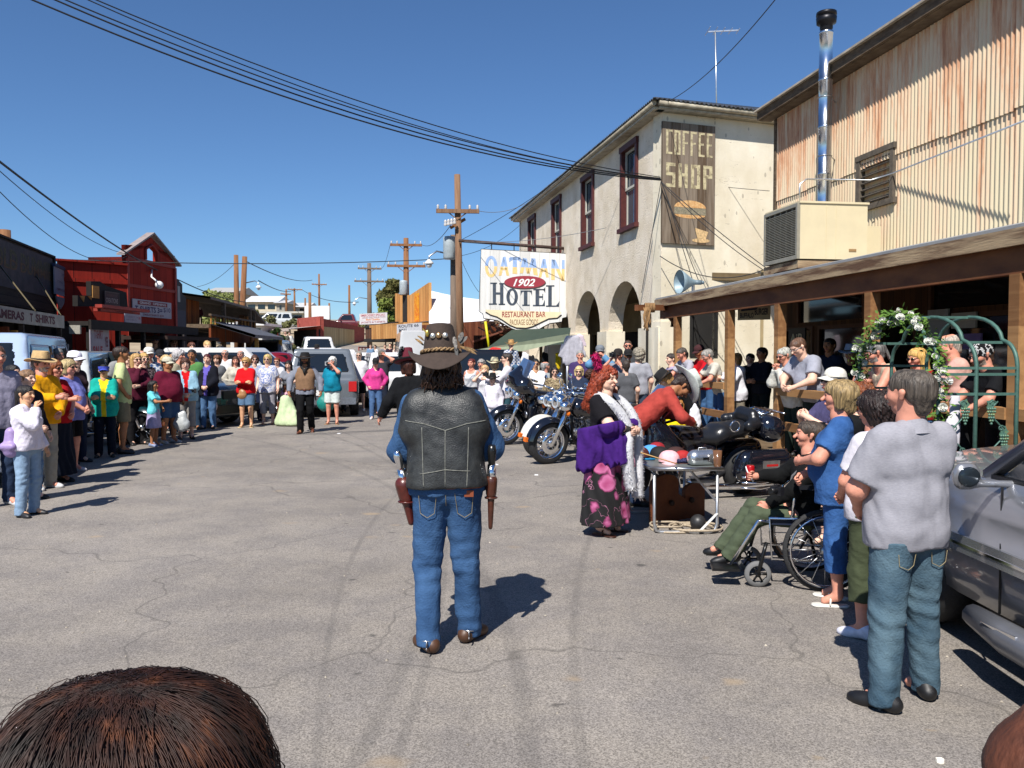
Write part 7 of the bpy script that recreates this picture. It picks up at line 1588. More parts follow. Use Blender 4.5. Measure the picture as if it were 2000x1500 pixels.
for sx in(-1,1):
 part('saddlebag',[seg((sx*.32,-.58,.50),(sx*.32,-1.10,.52),.17,.15,(1.25,1,.95)),seg((sx*.32,-.5,.40),(sx*.32,-1.0,.40),.12)],GB)
 mb=MB();mb.box(sx*.455-.006,sx*.455+.006,-.98,-.72,.46,.56);mb.build('bag_reflector_plate',M_['steel'],tr);mb=MB();mb.box(sx*.463-.006,sx*.463+.006,-.95,-.78,.485,.51);mb.build('bag_reflector',M_['red'],tr)
 mb=MB();mb.box(sx*.325-.004,sx*.325+.004,-1.1,-.9,.9,.96);mb.build('trunk_reflector',M_['red'],tr)
 for dz in(0,.07,.14):mb=MB();mb.tube([(sx*.45,-.42,.22+dz),(sx*.475,-.7,.2+dz),(sx*.45,-1.12,.24+dz)],.013,7);mb.build('bag_guard',M_['chrome'],tr)
 part('engine_cover',[seg((sx*.2,.12,.42),(sx*.2,.3,.42),.12,.12),seg((sx*.25,.02,.46),(sx*.25,.04,.46),.1)],M_['chrome'])
 mb=MB();mb.tube([(sx*.22,.3,.3),(sx*.24,.0,.2),(sx*.3,-.5,.2),(sx*.32,-1.2,.22)],[.03,.035,.05,.05],10);mb.build('exhaust_pipe',M_['chrome'],tr)
 mb=MB();mb.tube([(sx*.12,.52,.55),(sx*.4,.5,.5),(sx*.4,.46,.28),(sx*.12,.4,.24)],.02,8);mb.build('crash_bar',M_['chrome'],tr)
 mb=MB();mb.box(sx*.3-.07,sx*.3+.07,-.1,.2,.26,.29);mb.build('floorboard',M_['steel'],tr)
 mb=MB();mb.tube([(0,.5,1.0),(sx*.2,.46,1.08),(sx*.36,.24,1.04)],.018,7);mb.build('handlebar',M_['black'],tr)
 mb=MB();mb.tube([(sx*.11,.98,.33),(sx*.11,.82,.8)],.034,10);mb.build('fork_leg',M_['chrome'],tr)
mb=MB();mb.tube([(-.33,-.34+.07*math.cos(a),1.0+.07*math.sin(a))for a in np.linspace(0,6.28,18)],.01,6,False);mb.build('armrest_ring',M_['chrome'],tr)
mb=MB();
for x in(-.18,-.09,0,.09,.18):mb.tube([(x,-.80,1.11),(x,-1.0,1.14),(x*.8,-1.2,1.12)],.009,5)
for y in(-.82,-1.0,-1.18):mb.tube([(-.22,y,1.12),(.22,y,1.12)],.010,5)
mb.build('luggage_rack',M_['chrome'],tr)
mb=MB();mb.tube([(0,.6,.9),(0,.5,.35),(0,.35,.22),(0,-.3,.22),(0,-.6,.4)],.04,6);mb.ball((0,.15,.40),.16,.3,.17);mb.build('engine',mat('engine_dark',(.10,.10,.11),.35,.9,.3,14),tr)
# folding table and what stands on and under it
TY=7.85;tz0=at(1340,913,TY).z;tl=at(1272,913,TY);trr=at(1412,913,TY)
tbl=empty('folding_table',(tl.x,TY,0),0,'grey topped folding table with tubular metal legs holding souvenirs','table')
Wt=trr.x-tl.x;Lt=1.15;sk_=-.12
mb=MB();top=[(0,0),(Wt,0),(Wt+sk_,Lt),(sk_,Lt)]
mb.add([(x,y,tz0-.03)for x,y in top]+[(x,y,tz0-.002)for x,y in top],[(3,2,1,0),(4,5,6,7),(0,1,5,4),(1,2,6,5),(2,3,7,6),(3,0,4,7)]);mb.build('table_top',mat('table_grey','6c7270',.35,.1,.1,6),tbl)
mb=MB();mb.tube([(x,y,tz0-.015)for x,y in top],.02,6,closed=True);mb.build('aluminium_edge',M_['steel'],tbl)
for off_,yy in((0,.05),(sk_*.9,Lt-.1)):
 mb=MB();mb.tube([(.04+off_,yy,tz0-.03),(.04+off_,yy,.1),(.06+off_,yy,.03),(.1+off_,yy,.016),(Wt-.1+off_,yy,.016),(Wt-.06+off_,yy,.03),(Wt-.04+off_,yy,.1),(Wt-.04+off_,yy,tz0-.03)],.016,8);mb.build('leg',M_['galv'],tbl)
mb=MB();mb.bar((Wt-.05,.05,.32),(Wt-.28,.35,tz0-.03),.015,.02);mb.build('brace',M_['galv'],tbl)
mb=MB();mb.bar((Wt-.04,.04,.2),(Wt-.22,.0,.03),.03,.01);tag(mb.build('white_strap',M_['white'],None,True)if False else mb.build('white_tag',M_['white'],tbl))
def on_table(px,py,dy=0):
 d=ray(px,py);t=(tz0-CAMZ)/d.z;p=Vector((0,0,CAMZ))+d*t;return p
def cap_at(px,py,rz,col,lab,sc_=1.0,tip=0):
 p=on_table(px,py);V,Q=cap_mesh();M=Matrix.Rotation(R(rz),4,'Z')@Matrix.Rotation(R(tip),4,'X')@Matrix.Scale(sc_,4);o=mesh_ob('baseball_cap',[tuple(M@Vector(v))for v in V],Q,mat('cap_cloth',col,.8,0,.1,25,.3,60),None,True);o.location=(p.x,p.y,tz0+.012+.06*(tip!=0));tag(o,lab,'cap','souvenir caps on the folding table')
cap_at(1250,893,150,'4a1e1c','dark maroon cap nearest the white boa',1.05);cap_at(1272,890,200,'4a94dc','sky blue cap on the folding table',1.1);cap_at(1288,893,190,'111114','black cap between the sky blue and the pink caps',1.1)
cap_at(1307,903,170,'e0aeb4','pale pink cap with its brim to the table edge',1.15);cap_at(1283,882,160,'8c1420','bright crimson cap behind the sky blue one',1.0);cap_at(1320,892,120,'3a1e1a','dark brown cap behind the pink one',1.0);cap_at(1333,897,130,'a01c1c','red cap leaning by the pink one',.85)
p=on_table(1372,908);bx=empty('tin_lunch_box',(p.x,p.y,tz0),R(12),'rounded silver metal lunch box on the folding table','box')
V,Q=blob([seg((-.08,0,.07),(.08,0,.07),.075,s=(.9,1,.9))],.014,.02,lambda P,d:np.maximum(d,.004-P[:,2]));mesh_ob('body',V,Q,mat('brushed_tin',(.62,.64,.66),.25,.9,.1,8),bx,True)
mb=MB();mb.tube([(-.05,0,.145),(-.04,0,.17),(.04,0,.17),(.05,0,.145)],.006,5);mb.build('handle',M_['steel'],bx);mb=MB();mb.box(-.03,.03,-.084,-.076,.06,.085);mb.build('latch',M_['black'],bx)
p=on_table(1401,911);mb=MB();mb.lathe([(.035,0),(.044,.155),(.040,.155),(.032,.01),(0,.01)],n=18);tag(mb.build('amber_tumbler',mat('amber_glass','6a4a34',.15,0,.2,20),None,origin=(0,0,0)),'tall brown tumbler at the table corner','cup').location=(p.x,p.y,tz0)
p=on_table(1345,905);V,Q=blob([seg((-.1,0,.02),(.08,.02,.03),.03,.04,(1,1,1.3))],.015,.03,lambda P,d:np.maximum(d+wob(P,.008,50,3),-P[:,2]));o=mesh_ob('folded_bandana',V,Q,fabric_pattern('navy_paisley',('1c1c34','3a3c60','15162a'),'noise',60),None,True);o.location=(p.x,p.y,tz0+.002);tag(o,'crumpled navy bandana beside the pink cap','bandana')
p=on_table(1262,900);mb=MB();mb.tube([(-.09,0,.012),(.09,.01,.012)],.011,6);tag(mb.build('blue_whistle',mat('cyan_plastic','1478a8',.4),None),'bright blue plastic tube toy lying on the table','toy').location=(p.x,p.y,tz0+.004)
mb=MB();mb.tube([at(1238,880,7.9),at(1322,906,7.8)],.006,5);tag(mb.build('thin_cane',mat('cane','b08a54',.6),None,origin=at(1322,906,7.8)),'thin tan cane lying across the caps','cane')
p=G(1330,1015);st_=empty('wooden_stocks',(p.x-.05,p.y-.05,0),R(35),'brown wooden stocks standing under the folding table','stocks')
wm2=mat('stocks_brown','5a2c12',.7,0,.25,5,.3,20,col2='6e3a1a')
P_=[(-.36,0),(-.36,.4)]+[(-.17+.19*math.cos(a),.4+.1*math.sin(a))for a in np.linspace(math.pi,.0,9)]+[(.02,.28),(.12,.22),(.12,.30)]+[(.27+.15*math.cos(a),.3+.07*math.sin(a))for a in np.linspace(math.pi,0,9)]+[(.42,0)]
mb=MB();mb.prism(P_,0,.05);mb.build('panel',wm2,st_)
mb=MB();mb.ball((.2,-.02,.2),.03);mb.ball((-.1,-.02,.2),.03);mb.build('peg',mat('stocks_peg','2a1608',.7),st_)
p=G(1335,1036);rc=empty('lasso_rope',(p.x,p.y,0),0,'pale lasso rope coiled on the road under the table','rope');mb=MB()
for k_,(cx,cy,rx,ry)in enumerate(((-.1,.02,.22,.2),(.1,.03,.2,.16),(.12,0,.26,.21),(-.16,.05,.16,.14))):
 mb.tube([(cx+rx*math.cos(a),cy+ry*math.sin(a),.014+.012*k_+.004*math.sin(3*a))for a in np.linspace(0,6.2,26)],.011,6,False)
mb.build('rope',mat('pale_rope','a39580',.85,0,.2,60),rc)
p=G(1363,1036);mb=MB();mb.ball((0,0,.082),.078,n=20,m=14);tag(mb.build('iron_ball',mat('iron_black',(.03,.03,.032),.45,.2,.2,20),None),'round black iron ball lying on the coiled rope','ball').location=(p.x,p.y,.0)
# wheelchair (faces left)
wy=6.25;wcx=at(1582,1000,wy).x;wc=empty('wheelchair',(wcx,wy,0),R(82),'chrome and black wheelchair with large spoked wheels','wheelchair')
CH=M_['chrome']
for sx in(-1,1):
 x=sx*.29;mb=MB();mb.lathe([(.275,-.014),(.298,-.012),(.305,0),(.298,.012),(.275,.014)],c=(x,-.05,.305),axis='x',n=36);wo=mb.build('rear_wheel',M_['rubber'],wc)
 mb=MB();mb.lathe([(.28,-.012),(.262,0),(.28,.012)],c=(x,-.05,.305),axis='x',n=36);mb.lathe([(.0,-.03),(.035,-.03),(.035,.03),(0,.03)],c=(x,-.05,.305),axis='x',n=12)
 for k_ in range(16):a=2*math.pi*k_/16;mb.cyl((x,-.05,.305),(x,-.05+.265*math.cos(a),.305+.265*math.sin(a)),.004,n=4)
 mb.build('rim',M_['steel'],wo)
 mb=MB();mb.tube([(x+sx*.045,-.05+.255*math.cos(a),.305+.255*math.sin(a))for a in np.linspace(0,6.283,30)][:-1],.009,6,closed=True);mb.build('hand_rim',CH,wc)
 x=sx*.24;mb=MB();mb.lathe([(.065,-.016),(.092,-.014),(.1,0),(.092,.014),(.065,.016)],c=(x,.42,.1),axis='x',n=24);co=mb.build('caster',mat('grey_rubber','6a6a6a',.7),wc)
 mb=MB();mb.lathe([(0,-.02),(.02,-.02),(.02,.02),(0,.02)],c=(x,.42,.1),axis='x',n=10)
 for k_ in range(6):a=2*math.pi*k_/6;mb.cyl((x,.42,.1),(x,.42+.068*math.cos(a),.1+.068*math.sin(a)),.008,n=5)
 mb.build('caster_hub',M_['black'],co)
 mb=MB();mb.tube([(x,.42,.1),(x+sx*.025,.42,.12),(x+sx*.02,.38,.28),(x,.36,.34)],.014,6);mb.build('caster_fork',M_['black'],wc)
 x=sx*.235;mb=MB();mb.tube([(x,-.22,.98),(x,-.2,.5),(x,-.2,.22),(x,.32,.22),(x,.34,.52),(x,-.2,.52)],.013,7);mb.build('side_frame',CH,wc)
 mb=MB();mb.tube([(x,.34,.5),(x,.42,.5),(x,.62,.16)],.012,7);mb.build('legrest_tube',CH,wc)
 mb=MB();mb.box(x-.08,x+.08,.56,.76,.13,.15);mb.build('footplate',M_['black'],wc)
 mb=MB();mb.tube([(x,-.12,.52),(x,-.12,.74),(x,.1,.75),(x,.16,.7),(x,.18,.52)],.012,7);mb.build('arm_frame',CH,wc)
 mb=MB();mb.box(x-.03,x+.03,-.16,.14,.745,.775);mb.build('armrest',BL_,wc)
 mb=MB();mb.tube([(x,-.22,.95),(x,-.34,.96)],.016,7);mb.build('push_handle',M_['black'],wc)
mb=MB();mb.box(-.22,.22,-.18,.32,.47,.51);mb.build('seat',mat('navy_vinyl','101a30',.5),wc)
mb=MB();mb.box(-.22,.22,-.235,-.205,.5,.93);mb.build('backrest',BL_,wc)
mb=MB();mb.bar((-.23,0,.2),(.23,0,.5),.02);mb.bar((.23,.02,.2),(-.23,.02,.5),.02);mb.build('cross_brace',M_['black'],wc)
# garden arch with grapes, wrapped in white roses
ga=empty('garden_arch',(3.44,6.6,0),0,'green metal garden arch tunnel with grape panels wrapped in white roses','garden arch')
gmt=mat('verdigris_metal','47685e',.55,.2,.15,12,.2,40)
def gp(u,v,z):return Vector((0,0,0))+Vector((.62*u,.03*u,0))+Vector((-.13*v,1.2*v,0))+Vector((0,0,z))
def arcpts(u):
 P=[(0,0),(0,1.63)]
 P+=[(.14-.14*math.cos(a),1.63+.22*math.sin(a))for a in np.linspace(.15,math.pi/2*.9,7)]
 P+=[(.5-.35*math.cos(a),1.84+.225*math.sin(a))for a in np.linspace(.1,math.pi-.1,13)]
 P+=[(.86+.14*math.cos(a),1.63+.22*math.sin(a))for a in np.linspace(math.pi/2*.9,.15,7)]+[(1,1.63),(1,0)]
 return[gp(u,v,z)for v,z in P]
for u in(0,.5,1.05):
 mb=MB();mb.tube(arcpts(u),.017,8);mb.build('hoop',gmt,ga)
for v,z in((0,1.63),(0,1.58),(0,1.42),(.14,1.84),(.5,2.065),(.86,1.84),(1,1.63),(1,1.42),(0,.35),(1,.35),(0,.9)):
 mb=MB();mb.bar(gp(0,v,z),gp(1.05,v,z),.022);mb.build('crossbar',gmt,ga)
def grape(u,z0,flip=1,v=0):
 mb=MB()
 S_=[]
 for i in range(22):t=i/21;S_.append(gp(u+flip*.09*math.sin(t*9.4),v,z0+.52*t))
 mb.tube(S_,.007,5)
 for(du,z,r_,s_)in((.06,.50,.03,1),(-.05,.30,.028,-1),(.06,.12,.026,1)):
  mb.tube([gp(u+flip*(du+s_*r_*1.6*math.cos(a)*(1-a/9)),v,z0+z+r_*math.sin(a)*(1-a/9))for a in np.linspace(0,6.5,14)],.006,4)
 mb.build('vine_scroll',gmt,ga)
 gr=MB()
 for(du,z)in((.09,.42),(-.09,.2),(.08,.0)):
  for j in range(6):
   for i in range(max(1,4-j//2-(j>4))):w_=max(1,4-j//2-(j>4));gr.ball(gp(u+flip*du+.03*(i-(w_-1)/2),v,z0+z+.04-.024*j)+Vector((0,-.006,0)),.012,n=6,m=4)
  P=[gp(u+flip*du+.055*math.cos(a)*(1+.25*math.cos(5*a)),v,z0+z+.075+.04*math.sin(a)*(1+.25*math.cos(5*a)))for a in np.linspace(0,6.28,16)[:-1]];gr.add(P+[p+Vector((0,.01,0))for p in P],[tuple(range(15)),tuple(range(29,14,-1))])
 gr.build('grape_cluster',mat('grape_verdigris','4c7062',.5,.1,.3,30,col2='8a9654',lo=.5,hi=.8),ga)
grape(.27,.84);grape(.8,.84,-1);grape(.27,.30,-1);grape(.8,.30)
rg=empty('rose_garland',(3.44,6.6,0),0,'garland of white roses and green leaves wound round the front hoop','garland');rr=random.Random(8)
HP=arcpts(0);HP=[p for p in HP];
def along(t):
 Ls_=[0]
 for i in range(1,len(HP)):Ls_.append(Ls_[-1]+(HP[i]-HP[i-1]).length)
 s_=t*Ls_[-1]
 for i in range(1,len(HP)):
  if s_<=Ls_[i]:return HP[i-1].lerp(HP[i],(s_-Ls_[i-1])/max(1e-6,Ls_[i]-Ls_[i-1]))
 return HP[-1]
lm=MB()
for i in range(1700):
 p=along(rr.uniform(.13,.86))+Vector((rr.gauss(0,.042),rr.gauss(0,.05),rr.gauss(0,.042)));d=Vector((rr.gauss(0,1),rr.gauss(0,1),rr.gauss(0,1))).normalized();e=d.orthogonal().normalized();s_=rr.uniform(.018,.034)
 lm.add([p-d*s_,p+e*s_*.45,p+d*s_,p-e*s_*.45],[(0,1,2,3)])
lm.build('leaves',leaf_mat('2c4a1c','6a8a3a'),rg)
def rose():
 mb=MB();r2=random.Random(2)
 for lay,(n,r0,h0,tilt_)in enumerate(((5,.045,.0,.9),(5,.034,.012,.6),(4,.022,.02,.3))):
  for k_ in range(n):
   a=2*math.pi*k_/n+lay*.6;V=[]
   for i in range(4):
    for j in range(3):aa=a+(i-1.5)*.42;q=r0*(.35+.65*j/2);V.append((q*math.cos(aa),q*math.sin(aa),h0+(.02 if j==2 else.006*j)*(1.6-tilt_)+.01*(1-abs(i-1.5))))
   mb.add(V,[(i*3+j,(i+1)*3+j,(i+1)*3+j+1,i*3+j+1)for i in range(3)for j in range(2)],True)
 mb.ball((0,0,.02),.014,n=8,m=5);return mb
rs0=None
for i in range(60):
 t=.14+.71*i/59+rr.uniform(-.01,.01);p=along(t)+Vector((rr.gauss(0,.03),-abs(rr.gauss(.035,.02)),rr.gauss(0,.03)))
 if rs0 is None:o=rs0=rose().build('rose',mat('white_petal','d8d8ce',.7,0,.03,20),rg)
 else:o=inst(rs0,'rose',rg)
 o.location=p;d=Vector((rr.uniform(-.7,.4),-1,rr.uniform(-.2,.9)));o.rotation_euler=d.to_track_quat('Z','Y').to_euler();o.scale=(rr.uniform(.5,.85),)*3
V,Q=blob([seg((0,0,0),(.02,0,.42),.07,.045,(1,1.8,1))],.02,.03,lambda P,d:np.maximum(d+wob(P,.012,60,9,(1.5,1,.2)),-P[:,2]));o=mesh_ob('white_ribbon',V,Q,mat('ribbon_white','d4d0d8',.7,0,.03,10),None,True);o.location=(3.62,6.72,.98);tag(o,'white satin ribbon hanging behind the rose garland','ribbon')
# helpers for fine garment details on the near figures
def march(fn,p,d,far=.5):
 """first surface hit coming from outside along -d towards p"""
 ts=np.linspace(far,0,60);P=np.array(p)[None,:]+ts[:,None]*np.array(d)[None,:];v=fn(P);k_=np.where(v<0)[0]
 if not len(k_):return None
 i=k_[0];lo,hi=ts[max(i-1,0)],ts[i]
 for _ in range(8):
  m=(lo+hi)/2
  if fn((np.array(p)+m*np.array(d))[None,:])[0]<0:hi=m
  else:lo=m
 return np.array(p)+np.array(d)*(lo+.0015)
def stitch(root,fn,pts,name,m,r=.0022,d=(0,-1,0),lift=.0):
 mb=MB();P=[]
 for(x,z)in pts:
  h_=march(fn,(x,0,z),d)
  if h_ is not None:P.append(Vector(h_)+Vector(d)*lift)
 if len(P)>1:mb.tube(P,r,5);return mb.build(name,m,root)
def lerp_path(P,n=10):
 out=[]
 for i in range(len(P)-1):
  for j in range(n):t=j/n;out.append((P[i][0]*(1-t)+P[i+1][0]*t,P[i][1]*(1-t)+P[i+1][1]*t))
 return out+[P[-1]]
denim=mat('blue_denim','2a4568',.92,0,.0,5,.5,90,spec=.15,col2='3d5c82',detail=8)
def belt(root,fn,z,name,m,r=.016,tilt=0,hgt=1.8):
 mb=MB();P=[]
 for i in range(36):
  a=2*math.pi*i/36;d=np.array((math.cos(a),math.sin(a),0));h_=march(fn,(0,0,z+tilt*math.cos(a)),d)
  if h_ is not None:P.append(Vector(h_))
 V=[];n=len(P)
 for p in P:q=Vector((p.x,p.y,0)).normalized();V+=[p+Vector((0,0,r*hgt)),p+q*.007+Vector((0,0,r*hgt*.8)),p+q*.007-Vector((0,0,r*hgt*.8)),p-Vector((0,0,r*hgt))]
 mb.add(V,[(i*4+j,((i+1)%n)*4+j,((i+1)%n)*4+j+1,i*4+j+1)for i in range(n)for j in range(3)],True)
 mb.F=[f[::-1]for f in mb.F];return mb.build(name,m,root)
# the gunfighter in the middle, seen from behind
legs=[((-.09,0,.92),(-.115,.03,.49),(-.105,-.07,.09),0),((.09,0,.92),(.105,.05,.50),(.125,.10,.09),0)]
gx=at(874,1270,4.82).x
ho,I=person('gunfighter seen from behind in black leather vest, blue denim and big brown hat',886,4.82,618,181,pos=(gx,4.82,1.966),H=1.80,f=.36,t='long',tc=denim,b='jeans',bc=denim,h='none',hc='2a1a10',a=(((-.12,.29,1.10),(-.8,-.55,-.5),.6),((.12,.29,1.10),(.8,-.55,-.5),.6)),sh='4a3020',shk='boot',st=legs,grp='costumed performers',hat=('big','3c3029',1.0,-8),res=.0105,hem=.9,toe=30,fold=1.15,cat='performer',side=-2.5)
T_=I['T_']
vp=[seg(q['a'],q['b'],q['ra'],q['rb'],q['s'],fr=q['fr'])for q in I['torso']]+[T_((-.05,.0,1.2),(-.075,-.01,.95),.135,.128,s=(1,1.05,1)),T_((.05,.0,1.2),(.075,-.01,.95),.135,.128,s=(1,1.05,1)),T_((-.13,-.015,1.30),(.13,-.015,1.30),.11,s=(1,1.1,1)),T_((-.15,-.015,1.39),(.15,-.015,1.39),.07),T_((-.1,-.02,1.415),(0,-.012,1.46),.055,.05),T_((.1,-.02,1.415),(0,-.012,1.46),.055,.05)]
vs=[T_((0,-.012,1.46),(0,.0,1.6),.07,sub=True,k=.01)]+[seg(np.array((s_*.262,-.0,1.33)),np.array((s_*.262,0,1.45)),.07,sub=True,k=.015)for s_ in(-1,1)]
def vfn(P):d=sd_eval(P,vp+vs,.035,.030)+wob(P,.007,16,5,(1,1,.8))+wob(P,.0025,50,6,(.6,.6,1.4));return np.maximum(d,(.945+.006*np.sin(P[:,0]*9))-P[:,2])
lo,hi=prange(vp,.06);V,Q=nets(vfn,np.arange(lo[0],hi[0],.0105),np.arange(lo[1],hi[1],.0105),np.arange(.92,1.55,.0105))
bl=bpy.data.materials.new('worn_black_leather');bl.use_nodes=True;nt=bl.node_tree;b=nt.nodes['Principled BSDF'];tcn=N(nt,'TexCoord');n1=N(nt,'TexNoise');n1.inputs['Scale'].default_value=9;n1.inputs['Detail'].default_value=8;n1.inputs['Roughness'].default_value=.75;nt.links.new(tcn.outputs['Object'],n1.inputs['Vector'])
cr_=N(nt,'ValToRGB');nt.links.new(n1.outputs[0],cr_.inputs[0]);e=cr_.color_ramp.elements;e[0].position=.4;e[0].color=(.010,.011,.012,1);e[1].position=.85;e[1].color=(.06,.064,.062,1);nt.links.new(cr_.outputs[0],b.inputs['Base Color']);b.inputs['Roughness'].default_value=.5
n2=N(nt,'TexVoronoi');n2.inputs['Scale'].default_value=130;nt.links.new(tcn.outputs['Object'],n2.inputs['Vector']);bp=N(nt,'Bump');bp.inputs['Strength'].default_value=.5;bp.inputs['Distance'].default_value=.003;nt.links.new(n2.outputs['Distance'],bp.inputs['Height'])
n3=N(nt,'TexNoise');n3.inputs['Scale'].default_value=11;nt.links.new(tcn.outputs['Object'],n3.inputs['Vector']);bp2=N(nt,'Bump');bp2.inputs['Strength'].default_value=.35;bp2.inputs['Distance'].default_value=.01;nt.links.new(n3.outputs[0],bp2.inputs['Height']);nt.links.new(bp.outputs[0],bp2.inputs['Normal']);nt.links.new(bp2.outputs[0],b.inputs['Normal'])
mesh_ob('vest',V,Q,bl,ho,True)
thr=mat('grey_thread','6f6f68',.8,0,.3,60)
for path in(lerp_path([(-.225,1.325),(-.12,1.31),(0,1.272),(.12,1.31),(.225,1.325)]),lerp_path([(0,1.27),(0,.96)]),lerp_path([(-.13,1.29),(-.125,1.1),(-.12,.96)]),lerp_path([(.13,1.29),(.125,1.1),(.12,.96)]),lerp_path([(-.14,1.03),(.0,1.055),(.14,1.045)])):
 stitch(ho,vfn,path,'vest_seam',thr,.0028)
def jfn(P):
 pr=[seg(I['torso'][0]['a'],I['torso'][0]['b'],I['torso'][0]['ra'],I['torso'][0]['rb'],I['torso'][0]['s'],fr=I['T'])]
 for(Hp,K,A,ft)in legs:pr+=[seg(Hp,K,.106,.078),seg(K,A,.078,.062)]
 return sd_eval(P,pr,.02,.0135)
gold_t=mat('gold_thread','8d8060',.8)
for sx in(-1,1):
 o=stitch(ho,jfn,lerp_path([(sx*.05,.925),(sx*.065,.80),(sx*.105,.775),(sx*.145,.80),(sx*.155,.925),(sx*.05,.925)]),'pocket_stitching',gold_t,.0016)
stitch(ho,jfn,lerp_path([(0,.98),(0,.84)]),'centre_seam',gold_t,.0016)
h_=march(jfn,(.13,0,.915),(0,-1,0));mb=MB();mb.box(h_[0]-.026,h_[0]+.026,h_[1]-.006,h_[1]+.004,h_[2]-.018,h_[2]+.018);mb.build('leather_patch',mat('patch_leather','7a3a1c',.6),ho)
belt(ho,jfn,.965,'gun_belt',mat('belt_leather','6e3218',.45,0,.2,20),.018,.0,1.5)
def holster(root,x,y,z,tx,ty,col,grip,L_=.27,w_=.045,side=1):
 hm_=mat('holster_leather',col,.35,0,.25,18,.2,40,coat=.3);d=Vector((tx,ty,-1)).normalized();p=Vector((x,y,z));V,Q=blob([seg(tuple(p),tuple(p+d*L_),w_,w_*.55,(1.25,1,1)),seg(tuple(p-d*.02),tuple(p+d*.05),w_*1.15,w_)],.008,.02);mesh_ob('holster',V,Q,hm_,root,True)
 mb=MB();mb.tube([p+d*.08+Vector((w_*1.1*math.cos(a),w_*1.1*math.sin(a),0))for a in np.linspace(0,6.28,14)],.006,5,False);mb.build('holster_strap',hm_,root)
 mb=MB();g0=p-d*.01;mb.cyl(g0-d*.10,g0,.024,.026,n=12);mb.cyl(g0-d*.115,g0-d*.10,.012,n=8);mb.bar(g0-d*.1+Vector((0,.025,.0)),g0-d*.13+Vector((0,.03,0)),.012,.02);mb.build('revolver_frame',M_['chrome'],root)
 mb=MB();mb.tube([g0-d*.085,g0-d*.13+Vector((0,-.012,0)),g0-d*.18+Vector((0,-.03,0)),g0-d*.215+Vector((0,-.035,0))],[.018,.022,.026,.02],10);mb.build('revolver_grip',grip,root)
holster(ho,-.245,.02,.925,.18,.05,'4c1a12',M_['chrome'],.20);holster(ho,.255,-.02,.955,-.02,.0,'452214',mat('black_grip',(.01,.01,.01),.25),.25,.03)
for(Hp,K,A,ft)in legs:
 tx=.12 if A[0]>0 else-.12;mb=MB();c0=Vector((A[0],A[1]-.055,.085));mb.tube([c0+Vector((.045*math.cos(a),.05*math.sin(a)+.03,0))for a in np.linspace(math.pi,2*math.pi,9)],.005,5);mb.tube([c0+Vector((0,-.02,0)),c0+Vector((0,-.06,-.01))],.005,5)
 for i in range(8):a=2*math.pi*i/8;mb.tube([c0+Vector((0,-.065,-.012)),c0+Vector((0,-.065+.025*math.cos(a),-.012+.025*math.sin(a)))],[.004,.001],4)
 mb.build('spur',M_['steel'],ho)
hx=I['hx'];hm2=mat('dark_shaggy_hair','1c120c',.45,0,.0,30,.6,120,col2='4a2c18',stretch=(1,1,.2))
V,Q=blob([seg((0,-.03,1.67),(0,.0,1.67),.098),seg((-.075,-.03,1.6),(-.08,-.02,1.56),.042,.035),seg((.075,-.03,1.6),(.08,-.02,1.56),.042,.035),seg((-.045,-.07,1.62),(-.05,-.085,1.535),.05,.03),seg((.045,-.07,1.62),(.05,-.085,1.535),.05,.03),seg((0,.14,1.6),(0,.14,1.62),.1,sub=True)],.0065,.03,lambda P,d:d+wob(P,.009,90,4,(1,1,.3))+.004*np.sin(P[:,0]*260+6*np.sin(P[:,2]*30)))
mesh_ob('hair',[tuple(hx@Vector(v))for v in V.tolist()],Q,hm2,ho,True)
mb=MB();rr=random.Random(1)
for i in range(150):
 a=rr.uniform(math.pi*.98,math.pi*2.02);r0=.10;p=Vector((r0*math.cos(a),-.02+r0*math.sin(a),rr.uniform(1.55,1.61)));L_=rr.uniform(.03,.085);o_=Vector((math.cos(a),math.sin(a),0));mb.tube([p,p+o_*.012+Vector((rr.uniform(-.01,.01),0,-L_*.5)),p+o_*rr.uniform(-.005,.03)+Vector((rr.uniform(-.02,.02),0,-L_))],[.005,.004,.001],4)
mb.V=[tuple(hx@Vector(v))for v in mb.V];mb.build('hair_ends',hm2,ho)
HM=hx@Matrix.Translation((0,-.005,1.695))@Matrix.Rotation(R(-8),4,'X')@Matrix.Scale(1.04,4)
def onhat(o):o.V=[tuple(HM@Vector(v))for v in o.V];return o
mb=MB();m_=60
for s_ in(0,math.pi):mb.tube([((.106+.004*math.cos(14*a+s_))*math.cos(a),(.126+.004*math.cos(14*a+s_))*math.sin(a),.012+.006*math.sin(14*a+s_))for a in np.linspace(0,2*math.pi,90)[:-1]],.0062,5,closed=True)
onhat(mb).build('braided_cord',mat('tan_braid','a98a60',.8,0,.5,90,col2='4a3424'),ho)
for i,(x,col)in enumerate(((-.032,'silver'),(.0,'bronze'),(.034,'silver'))):
 mb=MB();y=-math.sqrt(max(0,1-(x/.09)**2))*.112-.004;Mc=Matrix.Translation((x,y,.088));mb.lathe([(0,.006),(.007,.006),(.009,.003),(.015,.004),(.016,0)],n=8+2*i,M=Mc@Matrix.Rotation(R(90),4,'X'));onhat(mb).build('concho',mat('concho_'+col,(.6,.58,.52)if col=='silver' else(.5,.3,.14),.3,.9,.3,60),ho)
